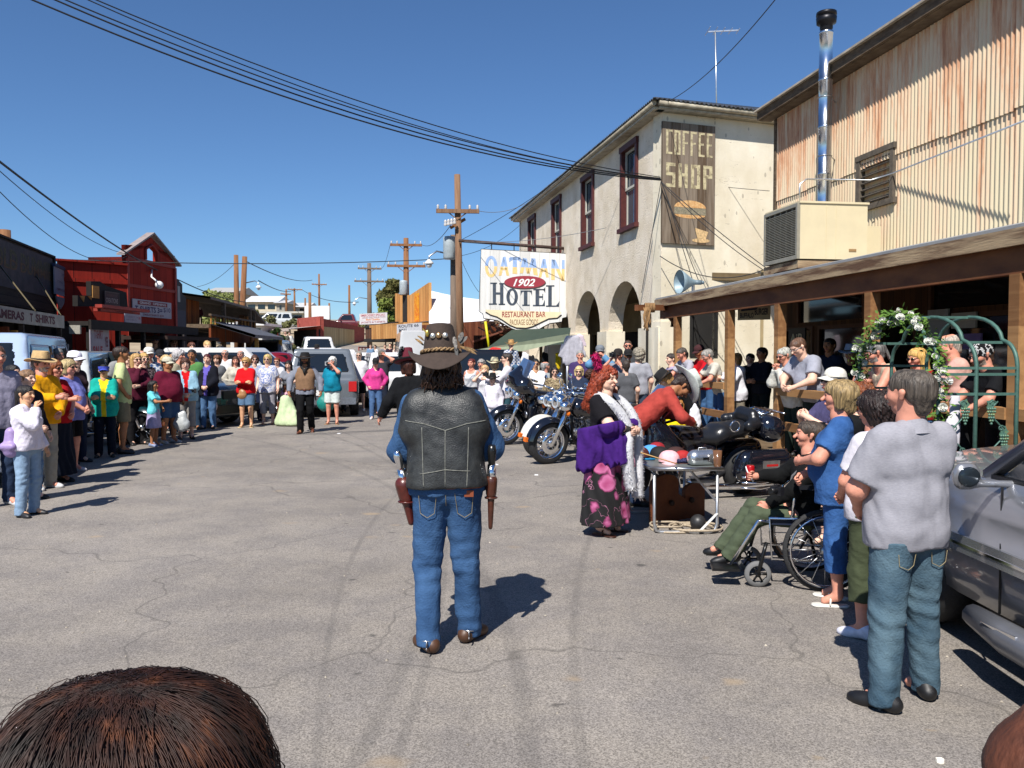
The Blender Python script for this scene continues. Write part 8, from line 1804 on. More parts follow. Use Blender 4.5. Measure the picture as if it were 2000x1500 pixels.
def feather(root,p,d,L_,w_,m,bend=.02):
 mb=MB();d=Vector(d).normalized();e=d.cross(Vector((0,1,.2))).normalized();n=8;V=[]
 for i in range(n+1):t=i/n;c0=Vector(p)+d*L_*t+Vector((0,0,-bend*t*t));ww=w_*math.sin(math.pi*min(1,t*.9+.1))**.7;V+=[c0-e*ww,c0+Vector((0,-.002,0)),c0+e*ww]
 mb.add(V,[(i*3+j,i*3+j+1,(i+1)*3+j+1,(i+1)*3+j)for i in range(n)for j in(0,1)],True);onhat(mb);mb.build('feather',m,root)
fg=mat('grey_feather','8a857e',.8,0,.4,70,col2='2e2a28');fb_=mat('barred_feather','9a7a4e',.8,0,.4,60,col2='2a1c12')
feather(ho,(.105,-.05,.06),(.35,-.2,1),.075,.014,fg);feather(ho,(.11,-.04,.05),(.6,-.1,.8),.07,.013,fg);feather(ho,(.085,-.085,.045),(.15,-.4,-1),.085,.010,mat('black_feather','101010',.6));feather(ho,(.08,-.09,.08),(.2,-.3,-1),.06,.012,fg)
feather(ho,(.11,-.06,.03),(1,-.3,-.35),.10,.009,fb_);feather(ho,(.12,-.05,.025),(1,-.2,-.1),.085,.008,fb_);feather(ho,(-.085,-.06,.07),(-.5,-.1,.7),.06,.006,fb_);feather(ho,(-.09,-.03,.05),(-.8,.2,1.0),.08,.007,fb_)
mb=MB();mb.ball((-.062,-.095,.105),.012,.006,.02);mb.bar((-.062,-.1,.1),(-.085,-.1,.13),.006);onhat(mb).build('gold_pin',mat('gold_pin',(.6,.4,.08),.3,1,0),ho)
# man in the grey polo at the right edge
gl_=mat('heather_grey','8a8990',.9,0,.0,200,.15,260,spec=.15,col2='98979e',stretch=(.3,.3,1),lo=.3,hi=.7)
jn=mat('faded_denim','324858',.92,0,0,4,.5,90,spec=.15,col2='566c78',detail=8)
gx_=at(1768,1380,4.02).x
po,J=person('heavy set man in heather grey polo shirt and faded jeans seen from behind',1768,4.02,728,197,pos=(gx_,4.02,1.66),H=1.66,f=.45,t='polo',tc=gl_,b='jeans',bc=jn,h='short',hc='4c443c',a=(((-.10,.24,1.00),(-1,-.5,-.2),.8),((.08,.26,1.0),(1,-.5,-.2),.8)),sh='141416',res=.0105,hem=.84,toe=25,fold=1.25,sk='r',wide=1.04,yaw=-14,st=[((-.09,0,.92),(-.13,.0,.49),(-.16,-.03,.09),0),((.09,0,.92),(.12,.03,.50),(.16,.04,.09),0)])
mb=MB();TT=J['T']
Pc=[]
for k_,(rr_,zz_)in enumerate(((.070,1.512),(.086,1.475),(.100,1.440))):Pc.append([fap(TT,(rr_*math.sin(u)*1.05,-.005-rr_*math.cos(u)*.95,zz_-.05*(1-math.cos(u))*.5))for u in np.linspace(-2.6,2.6,22)])
V=[tuple(p)for row in Pc for p in row];mb.add(V,[(j*22+i,j*22+i+1,(j+1)*22+i+1,(j+1)*22+i)for j in range(2)for i in range(21)],True);mb.build('collar',gl_,po)
def jf2(P):
 q0=J['torso'][0];pr=[seg(q0['a'],q0['b'],q0['ra'],q0['rb'],q0['s'],fr=TT)]
 for(Hp,K,A,ft)in J['legs']:pr+=[seg(Hp,K,.106,.078),seg(K,A,.078,.062)]
 return sd_eval(P,pr,.02,.0135)
for sx in(-1,1):stitch(po,jf2,lerp_path([(sx*.05,.83),(sx*.06,.77),(sx*.10,.75),(sx*.145,.77),(sx*.15,.83)]),'pocket_stitching',gold_t,.0018)
# red haired woman with purple shawl and white boa
def floral():
 m=bpy.data.materials.new('floral_skirt_cloth');m.use_nodes=True;nt=m.node_tree;b=nt.nodes['Principled BSDF'];L=nt.links.new;b.inputs['Roughness'].default_value=.85
 tc=N(nt,'TexCoord');O=tc.outputs['Object'];dn=N(nt,'TexNoise');dn.inputs['Scale'].default_value=14;L(O,dn.inputs['Vector']);wv=N(nt,'VectorMath',operation='MULTIPLY_ADD');L(dn.outputs['Color'],wv.inputs[0]);wv.inputs[1].default_value=(.06,)*3;L(O,wv.inputs[2])
 v=N(nt,'TexVoronoi');v.inputs['Scale'].default_value=4.6;L(wv.outputs[0],v.inputs['Vector']);r=N(nt,'ValToRGB');L(v.outputs['Distance'],r.inputs[0]);e=r.color_ramp.elements
 e[0].position=0;e[0].color=(*c('6a1038'),1);e[1].position=.46;e[1].color=(*c('0c0a0c'),1);x=e.new(.12);x.color=(*c('9a3a68'),1);x=e.new(.34);x.color=(*c('b8638e'),1);x=e.new(.42);x.color=(*c('7a2a54'),1)
 w2=N(nt,'TexNoise');w2.inputs['Scale'].default_value=7;L(O,w2.inputs['Vector']);ab=N(nt,'Math',operation='SUBTRACT');L(w2.outputs[0],ab.inputs[0]);ab.inputs[1].default_value=.5;a2=N(nt,'Math',operation='ABSOLUTE');L(ab.outputs[0],a2.inputs[0]);lt=N(nt,'Math',operation='LESS_THAN');L(a2.outputs[0],lt.inputs[0]);lt.inputs[1].default_value=.010
 g2=N(nt,'Math',operation='GREATER_THAN');L(v.outputs['Distance'],g2.inputs[0]);g2.inputs[1].default_value=.44;ml=N(nt,'Math',operation='MULTIPLY');lt.inputs[1].default_value=.006;L(lt.outputs[0],ml.inputs[0]);L(g2.outputs[0],ml.inputs[1])
 mi=N(nt,'Mix',data_type='RGBA');L(ml.outputs[0],mi.inputs[0]);L(r.outputs[0],mi.inputs[6]);mi.inputs[7].default_value=(*c('8a5a70'),1);L(mi.outputs[2],b.inputs['Base Color']);return m
wx_=at(1182,1040,7.9).x
wo_,Wi=person('woman with long curly red hair, purple shawl, white feather boa and flowered skirt',1182,7.9,722,58,pos=(wx_,7.9,1.60),H=1.60,x='f',f=.62,sk='p',t='tee',tc='141216',b='lskirt',bc=floral(),h='none',a=('belly','belly'),shk='sandal',sh='3a1e12',res=.0115,yaw=12,wide=1.06,grp='costumed performers',cat='performer')
hx=Wi['hx'];rh=mat('curly_red_hair','5a1c0c',.5,0,0,50,.8,90,col2='a0401c')
V,Q=blob([seg((0,-.035,1.675),(0,.01,1.68),.105,s=(1.02,1,1)),seg((-.09,-.02,1.64),(-.15,-.05,1.42),.055,.06),seg((.09,-.02,1.64),(.14,-.07,1.45),.055,.055),seg((0,-.08,1.64),(-.02,-.20,1.36),.085,.09),seg((-.12,-.1,1.5),(-.19,-.16,1.26),.07,.035),seg((-.02,.14,1.61),(.02,.14,1.59),.092,sub=True,k=.012)],.0085,.04,lambda P,d:d+wob(P,.016,85,7)+wob(P,.006,190,8))
mesh_ob('hair',[tuple(hx@Vector(v))for v in V.tolist()],Q,rh,wo_,True)
def fluff(name,pts,r,L_,m,parent=None,n=1400,seed=1,wdt=.007):
 rr=random.Random(seed);mb=MB();P=[Vector(p)for p in pts];mb.tube(P,r*.85,9)
 for i in range(n):
  t=rr.random()*(len(P)-1);i0=min(int(t),len(P)-2);p=P[i0].lerp(P[i0+1],t-i0);ax=(P[i0+1]-P[i0]).normalized();d=Vector((rr.gauss(0,1),rr.gauss(0,1),rr.gauss(0,1)));d=(d-ax*ax.dot(d)*.5).normalized();q=p+d*r*.4;e=d.orthogonal().normalized();l_=L_*rr.uniform(.6,1.2)
  mb.add([q-e*wdt,q+e*wdt,q+d*l_*.6+e*wdt*.9+Vector((0,0,-.01)),q+d*l_+Vector((0,0,-.03*rr.random())),q+d*l_*.6-e*wdt*.9+Vector((0,0,-.01))],[(0,1,2,3,4)])
 return mb.build(name,m,parent)
fw=bpy.data.materials.new('white_feathers');fw.use_nodes=True;nt=fw.node_tree;b=nt.nodes['Principled BSDF'];b.inputs['Base Color'].default_value=(.9,.9,.92,1);b.inputs['Roughness'].default_value=1;b.inputs['Specular IOR Level'].default_value=0
tr_=N(nt,'BsdfTranslucent');tr_.inputs[0].default_value=(.9,.9,.92,1);ms=N(nt,'MixShader');ms.inputs[0].default_value=.5;nt.links.new(b.outputs[0],ms.inputs[1]);nt.links.new(tr_.outputs[0],ms.inputs[2]);nt.links.new(ms.outputs[0],nt.nodes['Material Output'].inputs[0])
def catm(P,n=8):
 out=[];P=[Vector(p)for p in P];Q=[P[0]*2-P[1]]+P+[P[-1]*2-P[-2]]
 for i in range(1,len(Q)-2):
  for j in range(n):t=j/n;a,b_,c_,d=Q[i-1],Q[i],Q[i+1],Q[i+2];out.append(.5*((2*b_)+(c_-a)*t+(2*a-5*b_+4*c_-d)*t*t+(3*b_-a-3*c_+d)*t**3))
 return out+[P[-1]]
fluff('feather_boa',catm([(.05,.30,.52),(.10,.29,.75),(.10,.28,.95),(.03,.25,1.12),(.06,.19,1.28),(.13,.08,1.42),(.08,-.08,1.47),(-.06,-.08,1.47),(-.15,.06,1.42),(-.19,.18,1.28),(-.20,.25,1.08),(-.19,.26,.8),(-.16,.28,.6),(-.16,.28,.40)]),.066,.042,fw,wo_,6500,1,.009)
pm=cloth('3c1a68')
tq=[seg(q['a'],q['b'],q['ra'],q['rb'],q['s'],fr=q['fr'])for q in Wi['torso'][:3]+Wi['drape']]
for s_ in(-1,1):Sh,E,Wr,ka=Wi['sl'][s_];tq+=[seg(Sh*.45+E*.55,E,.06*ka,.05*ka),seg(E,E*.75+Wr*.25,.05*ka,.05)]
tq+=[seg((.2,-.06,1.12),(.22,-.10,.74),.09,.07),seg((-.2,-.04,1.1),(-.2,.0,.72),.09,.07),seg((.13,.2,1.0),(.15,.22,.66),.06,.05)]
V,Q=blob(tq,.013,.04,lambda P,d:np.maximum.reduce([d+wob(P,.010,48,2,(1,1,.3)),P[:,2]-1.17-.25*P[:,1],(.76-.22*P[:,0]+.3*np.maximum(0,P[:,1])+.03*np.sin(P[:,0]*34+3*P[:,1]*20))-P[:,2],.06-np.abs(P[:,0])-.0+np.minimum(0,P[:,1]-.02)*9]),.04);mesh_ob('shawl',V,Q,pm,wo_,True)
mb=MB();
for s_ in(-1,1):Sh,E,Wr,ka=Wi['sl'][s_];mb.tube([E*.35+Wr*.65,Wr],[.040,.034],12)
mb.build('black_cuff',M_['dark'],wo_)
fluff('pink_plume',[tuple(hx@Vector(p))for p in((.05,-.02,1.74),(.09,-.03,1.80),(.12,-.03,1.86),(.13,-.04,1.90))],.028,.045,mat('hot_pink_plume','c8206c',.8,0,.1,30),wo_,500,3,.005)
mb=MB();mb.tube([(.0,.29,1.0),(.02,.30,.86)],[.010,.016],8);mb.tube([(.02,.30,.86),(.03,.31,.74)],[.016,.03],8);mb.build('pink_fan',mat('pink_fan','d890a8',.6,0,.2,60),wo_)
# the man in the wheelchair
sit=[((-.10,0,.58),(-.12,.42,.60),(-.10,.64,.25),-4),((.10,0,.58),(.12,.42,.63),(.11,.68,.27),-4)]
p=wc.location
so_,Si=person('seated man in black sweater and olive trousers holding a red soda can',1562,6.25,843,-98,pos=(p.x-.04,6.25,1.14),H=1.52,f=.15,sk='r',t='long',tc='0e0f10',b='pants',bc='47503e',h='short',hc='3e332a',sh='101012',st=sit,a=(((-.14,.34,1.04),(-1,-.4,-.3),.9),((.15,.40,1.24),(1,-.2,-.8),1.1)),lean=-3,yaw=6,res=.0115,hem=.90,grp='wheelchair party')
Sh,E,Wr,ka=Si['sl'][1];cp=Vector(Wr)+Vector((0,.05,.03));cw=so_.matrix_basis@cp
cn=empty('soda_can',cw,0,'red soda can with white wave held by the seated man','can');mb=MB();mb.lathe([(0,-.06),(.026,-.06),(.033,-.052),(.033,.052),(.027,.06),(0,.058)],n=20);mb.build('body',mat('can_red','a80c14',.3,.2,0),cn)
mb=MB();mb.tube([(-.034*math.sin(t*1.6),-.0345*math.cos(t*1.6),-.04+.09*t)for t in np.linspace(-.3,1,12)],.006,5);mb.build('white_wave',M_['white'],cn)
mb=MB();a=Vector(Si['sl'][-1][0]);mb.tube([(-.11,.0,1.44-.36),(-.06,.12,1.3-.36),(.02,.15,1.1-.36),(.08,.13,.95-.36)],.011,5);mb.build('grey_strap',mat('grey_strap','6a6a6c',.7),so_)
# women behind the wheelchair, man in white cap
bden=mat('blue_cotton','2c4f82',.92,0,0,7,.5,50,spec=.15,col2='3a6096')
p=G(1603,1180);person('woman in blue fringed cotton tunic and matching cropped trousers beside the wheelchair',1603,5.7,752,-112,pos=(p.x+.12,5.68,1.535),H=1.55,x='f',f=.5,t='tee',tc=bden,b='capri',bc=bden,h='bob',hc='8a744e',shk='sandal',sh='d8d4cc',a=('belly','hold'),hem=.80,res=.0115,sk='r',grp='wheelchair party',fold=1.2)
person('dark curly haired woman in olive cropped trousers and white shoes behind the grey polo man',1700,5.0,775,-150,pos=(2.22,5.0,1.49),H=1.50,x='f',f=.3,t='tee',tc='c8c4cc',b='capri',bc='3f4632',h='curly',hc='20120e',sh='d4d4e0',a=('hold','hold'),res=.0115,sk='r',grp='wheelchair party')
person('woman with curly auburn hair in black between the blue tunic and the grey polo',1678,6.2,748,-140,x='f',f=.2,t='long',tc='121416',b='pants',bc='202226',h='curly',hc='6e3818',a=('hold','hold'),grp='wheelchair party')
person('man in white cap and striped shirt holding a camera behind the blue tunic woman',1628,7.3,718,-80,f=.3,t='tee',tc='4a4668',b='shorts',bc='8a8068',h='short',hc='8a8680',hat=('cap','cfcbc0'),g=1,a=('cam2','cam2'),grp='wheelchair party',pitch=-6)
# blurred close figures: brown haired woman and the brown leather sleeve
fo,Fi=person('woman with long brown hair whose head rises at the bottom left',260,.84,1300,183,pos=(-.338,.74,1.48),H=1.425,wide=1.27,x='f',f=.2,t='tee',tc='30343a',b='jeans',h='none',a=('down','down'),grp='close onlookers',res=.02,hres_=.012)
hx=Fi['hx'];hmt=bpy.data.materials.new('long_brown_hair');hmt.use_nodes=True;nt=hmt.node_tree;b=nt.nodes['Principled BSDF'];b.inputs['Roughness'].default_value=.6;tcn=N(nt,'TexCoord');wn=N(nt,'TexNoise');mp=N(nt,'Mapping');mp.inputs['Scale'].default_value=(1,1,.25);nt.links.new(tcn.outputs['Object'],mp.inputs[0]);nt.links.new(mp.outputs[0],wn.inputs['Vector']);wn.inputs['Scale'].default_value=38;wn.inputs['Detail'].default_value=6
sx_=N(nt,'SeparateXYZ');nt.links.new(tcn.outputs['Object'],sx_.inputs[0]);cr_=N(nt,'ValToRGB');nt.links.new(wn.outputs[0],cr_.inputs[0]);e=cr_.color_ramp.elements;e[0].position=.35;e[0].color=(*c('1a0e08'),1);e[1].position=.8;e[1].color=(*c('6e4024'),1);x=e.new(.58);x.color=(*c('34190e'),1);nt.links.new(cr_.outputs[0],b.inputs['Base Color'])
V,Q=blob([seg((0,-.045,1.672),(0,.01,1.672),.099,.094,(1.05,1,1)),seg((-.075,-.0,1.64),(-.105,.0,1.35),.05,.05),seg((.075,.0,1.64),(.105,.0,1.35),.05,.05),seg((0,-.08,1.62),(0,-.10,1.30),.08,.085),seg((-.02,.14,1.61),(.02,.14,1.58),.09,sub=True,k=.012)],.007,.04,lambda P,d:d+.0022*np.sin(np.arctan2(P[:,0],P[:,1]+.02)*95+4*np.sin(P[:,2]*18))+wob(P,.003,40,3,(1,1,.3)))
mesh_ob('hair',[tuple(hx@Vector(v))for v in V.tolist()],Q,hmt,fo,True)
rr=random.Random(11);mb=MB()
for i in range(6500):
 a=rr.uniform(0,2*math.pi);cx0,cy0=-.01+rr.gauss(0,.012),-.045+rr.gauss(0,.02);P=[];fly=rr.random()<.10;k0=rr.uniform(0,.3)
 for j in range(8):
  t=k0+(1-k0)*j/7;th=t*1.75;rad=.104*math.sin(min(th,1.57))*(1+.0*t);x=cx0*(1-t)+rad*math.cos(a+.25*t)*1.0;y=-.02+cy0*(1-t)*.3+(rad*1.12)*math.sin(a+.25*t);z=1.678+.109*math.cos(min(th,1.57))-max(0,th-1.57)*.25*1.6-(.05*max(0,t-.6))
  l_=.0035+(.018*t*t*(rr.random()+.3)if fly else.003*rr.random());n_=Vector((x,y+.02,(z-1.66)*.8)).normalized();P.append(Vector((x,y,z))+n_*l_)
 mb.tube(P,[.0005,.0006,.0006,.0006,.0006,.0005,.0004,.0002],3,False)
mb.V=[tuple(hx@Vector(v))for v in mb.V];mb.build('hair_strands',hmt,fo)
lth=mat('brown_suede','3a1c10',.75,0,0,9,.6,60,col2='6a3a24',detail=8,stretch=(1,1,.4))
person('onlooker in brown suede jacket cut off by the right edge',2300,1.1,900,180,pos=(1.10,1.14,1.72),H=1.72,f=.3,t='jkt',tc=lth,b='jeans',h='short',a=(((-.26,.0,.93),(-1.0,-.1,0),.8),'hold'),grp='close onlookers',res=.0125,fold=.8)
# the crowd
def rail(z=1.02,sx=1):return(((-.09,.50,z),(-1,-.3,-.3),.8),((.09,.52,z+.01),(1,-.3,-.3),.8))
plaid=fabric_pattern('blue_plaid',('34507c','9aa0aa','c4c4c4','54688c'),'plaid',9);camo=fabric_pattern('mottled_camo',('4a3e30','7a6a52','9c8e70','332a22'),'noise',22)
flor=fabric_pattern('blue_on_white',('c8c8d0','c8c8d0','6a7cb0','c8c8d0'),'noise',20);skull=fabric_pattern('black_white_print',('0e0e10','0e0e10','b4b4b4','0e0e10'),'noise',26);dots=fabric_pattern('dark_floral',('1a1618','2a2024','6a5a5c','1a1618'),'noise',24)
wm_,lj,nv,bk_='b9b8bc','5d7a98','1a2034','111214'
lg='crowd along the left side';mg='crowd across the street';rgp='crowd by the motorcycles and arches';pg='people on the timber porch'
def pp(label,px,Y,top,face,**k):return person('person '+label if not label.startswith(('girl','boy','woman','man','child'))else label,px,Y,top,face,**k)
pp('girl in white hooded sweatshirt with lilac backpack nearest the left edge',48,8.75,752,78,x='f',f=.1,t='jkt',tc='d8d2de',b='jeans',bc='8098b0',h='pony',hc='1c1614',sh='1a1a1e',a=('down','chin'),grp=lg,sk='c',hem=.9,res=.0125)
pp('woman with light brown ponytail behind the lilac backpack girl',52,9.7,721,72,x='f',t='long',tc='1a1720',b='jeans',bc=lj,h='pony',hc='7a5c42',a=('down','hold'),grp=lg)
pp('man in lilac grey shirt cut off by the left edge',-8,9.3,674,55,t='long',tc='8a8698',b='jeans',bc='26344c',h='short',hc='5a4030',g=2,sk='r',grp=lg,sh='c8c8c8')
pp('dark haired child low by the blue van window',24,11.2,712,70,t='tee',tc='6a5a50',h='short',hc='14100e',grp=lg)
pp('man in yellow jacket, tan brimmed hat and white beard',80,10.5,681,72,f=.3,t='jkt',tc='d8980c',b='pants',bc='9c988c',h='short',hc='4a3a30',hat=('fedora','b89a6c',1.06),beard='a8a098',a=('hold','fwd'),grp=lg,sk='r',sh='c0c0c0')
pp('woman with auburn bun, red top and long navy skirt',106,11.0,703,74,x='f',f=.4,t='tee',tc='a00f1a',b='lskirt',bc='111826',h='bob',hc='7a4420',g=1,a=('hold','fwd'),grp=lg,sk='r')
pp('woman in lavender shirt and black shorts with grey blond bob',133,12.0,702,80,x='f',f=.7,t='tee',tc='7478b8',b='shorts',bc='0c0c10',h='bob',hc='a89468',g=1,a=('hold','hold'),grp=lg,sk='r',sh='b8b8c0',hem=.82)
pp('woman in white baseball cap with long dark hair',146,13.0,686,78,x='f',t='tee',tc='2a1c22',b='jeans',bc='1a2438',h='long',hc='1c1412',hat=('cap','e4e0ec',1.05),g=1,grp=lg)
pp('balding man rising behind the tan hat',88,13.4,671,60,t='long',tc='3a3a40',h='bald',hc='4c4844',sk='b',grp=lg)
pp('grey haired man beside the balding man behind the yellow jacket',111,13.8,680,70,t='tee',tc='5a5a62',h='short',hc='7a7874',sk='r',grp=lg)
pp('woman in turquoise jacket, blue visor and navy trousers',206,13.6,710,22,feet=893,x='f',f=.35,t='jkt',tc='129a8c',inn='d8c020',b='pants',bc='0c1424',h='short',hc='14100e',hat=('visor','3a4ab0'),g=1,a=('cross','cross'),grp=lg,sk='c',hem=.78)
pp('man in lime green vest over cream polo shirt and khaki shorts',240,14.4,676,118,feet=886,f=.25,t='polo',tc='b9c48c',b='shorts',bc='7c745e',h='short',hc='2a1c14',a=('pocket','pocket'),grp=lg,sk='b',hem=.82,sh='2a201c')
pp('pink scalped man behind the lime green vest',238,16.2,675,60,t='tee',tc='8a8a8a',h='bald',hc='a89c90',sk='r',grp=lg)
pp('small woman hidden behind the lime green vest',250,15.8,693,50,x='f',t='long',tc='3a3a38',h='long',hc='8a6a44',a=('cam2','cam2'),grp=lg,b='pants',bc='121214')
pp('woman with long blond hair and sunglasses in maroon sweater',266,15.6,690,48,x='f',t='long',tc='4a1226',b='pants',bc='121114',h='long',hc='b08c58',g=1,a=('cross','chin'),grp=lg)
pp('blond woman in dark floral top beside the maroon sweater',281,16.3,689,42,x='f',t='tee',tc=dots,b='pants',bc='17171b',h='long',hc='c09a5c',g=1,grp=lg,a=('hold','hold'))
pp('balding man behind the two blond women',276,18.2,684,50,t='tee',tc='7a7468',h='bald',hc='9c948a',grp=lg,sk='r')
pp('man in white cap and blue plaid shirt holding a camera',291,17.2,678,40,t='tee',tc=plaid,b='jeans',bc='20283a',h='short',hc='5c4c40',hat=('cap','cfccc4'),a=('hold','hold'),grp=lg,sk='r')
pp('man in black cap and dark shirt by the dark suv',313,18.4,683,30,f=.3,t='tee',tc='1a1c22',b='jeans',bc='1c2230',h='short',hc='2a201a',hat=('cap','1a1a20'),grp=lg,sk='r')
pp('blond curly head behind the maroon polo man',324,17.6,694,30,x='f',t='tee',tc='5c5c64',h='curly',hc='c4a878',grp=lg)
pp('woman with ginger curls peeping over the white cap',338,19.2,692,20,x='f',t='tee',tc='7a6a60',h='curly',hc='a87c50',grp=lg)
pp('big man in maroon polo shirt, beige cap and denim shorts',330,15.7,697,62,feet=866,f=1.0,t='polo',tc='5c0f28',b='shorts',bc='3a5474',h='short',hc='1c1614',hat=('cap','b4b09c'),a=('down','down'),grp=lg,sk='b',hem=.86,sh='a8a8a8',wide=1.08)
pp('little girl with long black hair in cyan top and lilac skirt',301,15.4,743,88,feet=872,x='f',f=0,t='tee',tc='6ac8d4',b='skirt',bc='a8a0c4',h='long',hc='0e0c0c',a=('hold','fwd'),grp=lg,sk='b',sh='7a88a8')
pp('silver haired man in tan shirt seen from behind',350,17.6,683,75,f=.4,t='tee',tc='a49c84',b='jeans',bc='28384c',h='curly',hc='a8a4a4',grp=lg,sk='r')
pp('woman in open pale blue shirt over bright red top with camera',364,16.8,700,25,feet=858,x='f',f=.6,t='jkt',tc='8ab0c4',inn='b80c14',b='capri',bc='8e8a86',h='curly',hc='4a2a1c',g=2,a=('hold','hold'),grp=lg,sh='1c1a1a',hem=.84)
pp('dark haired man in green tee shirt',375,18.8,682,8,f=.2,t='tee',tc='4c7a44',b='jeans',bc='26384c',h='short',hc='16100e',grp=lg,sk='b')
pp('woman with crimson hair in navy jacket holding a white bag',407,19.4,691,5,feet=838,x='f',f=.5,t='jkt',tc='12141e',inn='5a50a0',b='jeans',bc='4a688c',h='short',hc='4a1014',a=('hold','hold'),grp=mg,sh='0e0e10',hem=.78)
pp('woman half hidden behind the navy jacket',424,21.5,694,0,x='f',t='tee',tc='5a5c60',h='curly',hc='6a4430',grp=mg)
pp('old man in white shirt and khaki shorts with sunglasses',441,21.0,682,10,feet=808,f=.4,t='long',tc='c4c4c6',b='shorts',bc='8e8672',h='bald',hc='b8b4ae',g=1,a=('back','back'),grp=mg,sk='r',sh='1a1a1a')
pp('small headed man in white shirt in front of the white van',470,24.2,684,0,t='tee',tc='c4c4c8',h='bald',hc='8a8078',grp=mg,sk='r')
pp('woman in cream knit sweater and denim shorts',462,20.8,696,15,feet=822,x='f',t='long',tc='b8b2a4',b='shorts',bc='2e4058',h='long',hc='4a2c1c',a=('pocket','pocket'),grp=mg,sk='r')
pp('woman with frizzy blond hair in red hooded jacket with arms folded',482,19.2,698,3,feet=835,x='f',f=.2,t='jkt',tc='c00d16',b='shorts',bc='56718e',h='curly',hc='b08a50',g=1,a=('cross','cross'),grp=mg,shk='sandal',sh='c8b088',hem=.86,sk='c')
pp('brown haired woman in navy and white behind the red hooded one',499,20.8,693,20,feet=822,x='f',t='tee',tc='8a94a8',b='pants',bc='141e38',h='bob',hc='4a2a1c',g=1,grp=mg)
pp('blond woman in white floral tee and pale cropped trousers',524,20.2,692,0,feet=829,x='f',f=.4,t='tee',tc=flor,b='capri',bc='8f8d94',h='bob',hc='c0a468',g=1,a=('down','down'),grp=mg,shk='sandal',sh='a06a50',hem=.8)
pp('short red haired woman in white behind the stroller',541,22.2,698,0,x='f',t='tee',tc='b4b4b8',b='pants',bc=bk_,h='short',hc='7a3418',g=1,grp=mg,a=('fwd','hold'))
pp('woman with long dark hair leaning over the stroller',566,20.9,704,0,x='f',t='tee',tc='7a7e88',b='jeans',bc=bk_,h='long',hc='1c1210',grp=mg,lean=12,a=('fwd','fwd'))
pp('white haired woman in teal tee and white shorts filming with a camcorder',650,20.3,697,-3,feet=829,x='f',f=.45,t='tee',tc='0b7690',b='shorts',bc='c4ccc8',h='curly',hc='d0cec8',a=('cam','down'),grp=mg,shk='sandal',sh='9c7a58',sk='r')
pp('man in dark shirt behind the teal tee woman',664,22.6,689,-10,feet=806,t='tee',tc='5a5a60',b='jeans',bc='2a3448',h='short',hc='7a5a40',grp=mg,sk='r')
pp('man in white tee and black shorts stretching out one arm',702,24.2,686,0,feet=803,f=.1,t='tee',tc='d4d2da',b='shorts',bc='0e0f12',h='short',hc='8a8074',g=1,a=('down',((.62,.12,1.60),(0,-.4,-1),.3)),grp=mg,sh='dcdcdc')
pp('woman in bright pink sweater, black cap and blue jeans',734,21.6,699,12,feet=819,x='f',f=.25,t='long',tc='c83c84',b='jeans',bc='48648c',h='pony',hc='16110f',hat=('cap','141416'),a=('pocket','pocket'),grp=mg,sh='d0c4c4',pitch=18)
pp('man in charcoal shirt and patterned cap behind the pink sweater',745,23.2,685,-10,f=.4,t='tee',tc='2c2c32',b='jeans',bc='1c2230',h='short',hc='3a2e26',hat=('cap','5c564c'),grp=mg,a=('wave','hold'),sk='r')
g2,I2=pp('gunfighter in tan vest, black trousers and huge black hat striding towards the camera',597,18.0,684,8,feet=846,t='long',tc='7a7e8a',b='pants',bc='0c0c0e',h='long',hc='14100e',hat=('low','121214',1.1),a=(((-.34,.04,.92),(-1,-.6,0),.6),((.34,.06,.92),(1,-.6,0),.6)),grp='costumed performers',sk='b',beard='1a1410',st='walk',sh='5a2c16',shk='boot',res=.018)
T_=I2['T_'];V,Q=blob([seg(q['a'],q['b'],q['ra'],q['rb'],q['s'],fr=q['fr'])for q in I2['torso'][:3]]+[T_((-.05,0,1.2),(-.05,0,1.0),.13),T_((.05,0,1.2),(.05,0,1.0),.13),T_((-.11,0,1.38),(.11,0,1.38),.07)],.02,.03,lambda P,d:np.maximum(d,.96-P[:,2]),.026);mesh_ob('vest',V,Q,mat('tan_suede','7a5c42',.85,0,.15,14,.3,50),g2,True)
mb=MB();mb.tube([(-.07,.08,1.47),(0,.13,1.40),(.07,.08,1.47)],.03,7);mb.tube([(0,.14,1.42),(0,.15,1.30)],[.05,.012],7);mb.build('black_neckerchief',mat('kerchief_black','0d0d0f',.8),g2)
for s_ in(-1,1):holster(g2,s_*.2,.02,.98,s_*.12,.05,'1a1210',M_['chrome']if s_<0 else mat('black_grip',(.01,.01,.01),.25),.24,.035)
mb=MB();mb.tube([(-.2,.02,.99),(-.1,.13,.97),(.1,.13,.97),(.2,.02,.99)],.022,6);mb.ball((0,.15,.97),.035,.012,.03);mb.build('gun_belt',M_['leather'],g2)
tp,It=pp('man in black with maroon top hat beyond the denim gunfighter',806,11.2,684,198,t='coat',tc='101114',b='pants',bc='0c0c0f',h='bob',hc='3c1c10',hat=('top','5a0f22'),a=(((-.46,.18,.86),(-.3,-1,0),.5),'hold'),grp='costumed performers',sk='r',lean=8,side=-4,sh='141414',shk='boot',H=1.68)
mb=MB();mb.lathe([(.102,.004),(.104,.045),(.100,.045)],n=24,M=It['hx']@Matrix.Translation((0,-.01,1.705))@Matrix.Rotation(R(-6),4,'X'));mb.lathe([(.21,.034),(.205,.012),(.1,-.004)],n=28,M=It['hx']@Matrix.Translation((0,-.01,1.708))@Matrix.Rotation(R(-6),4,'X'));mb.build('black_hat_brim',mat('black_felt','131314',.85,0,.1,30),tp)
fluff('black_plume',[tuple(It['hx']@Vector(p))for p in((-.1,-.06,1.74),(-.12,-.07,1.82),(-.09,-.07,1.9),(-.06,-.07,1.92))],.02,.03,M_['black'],tp,260,4,.004)
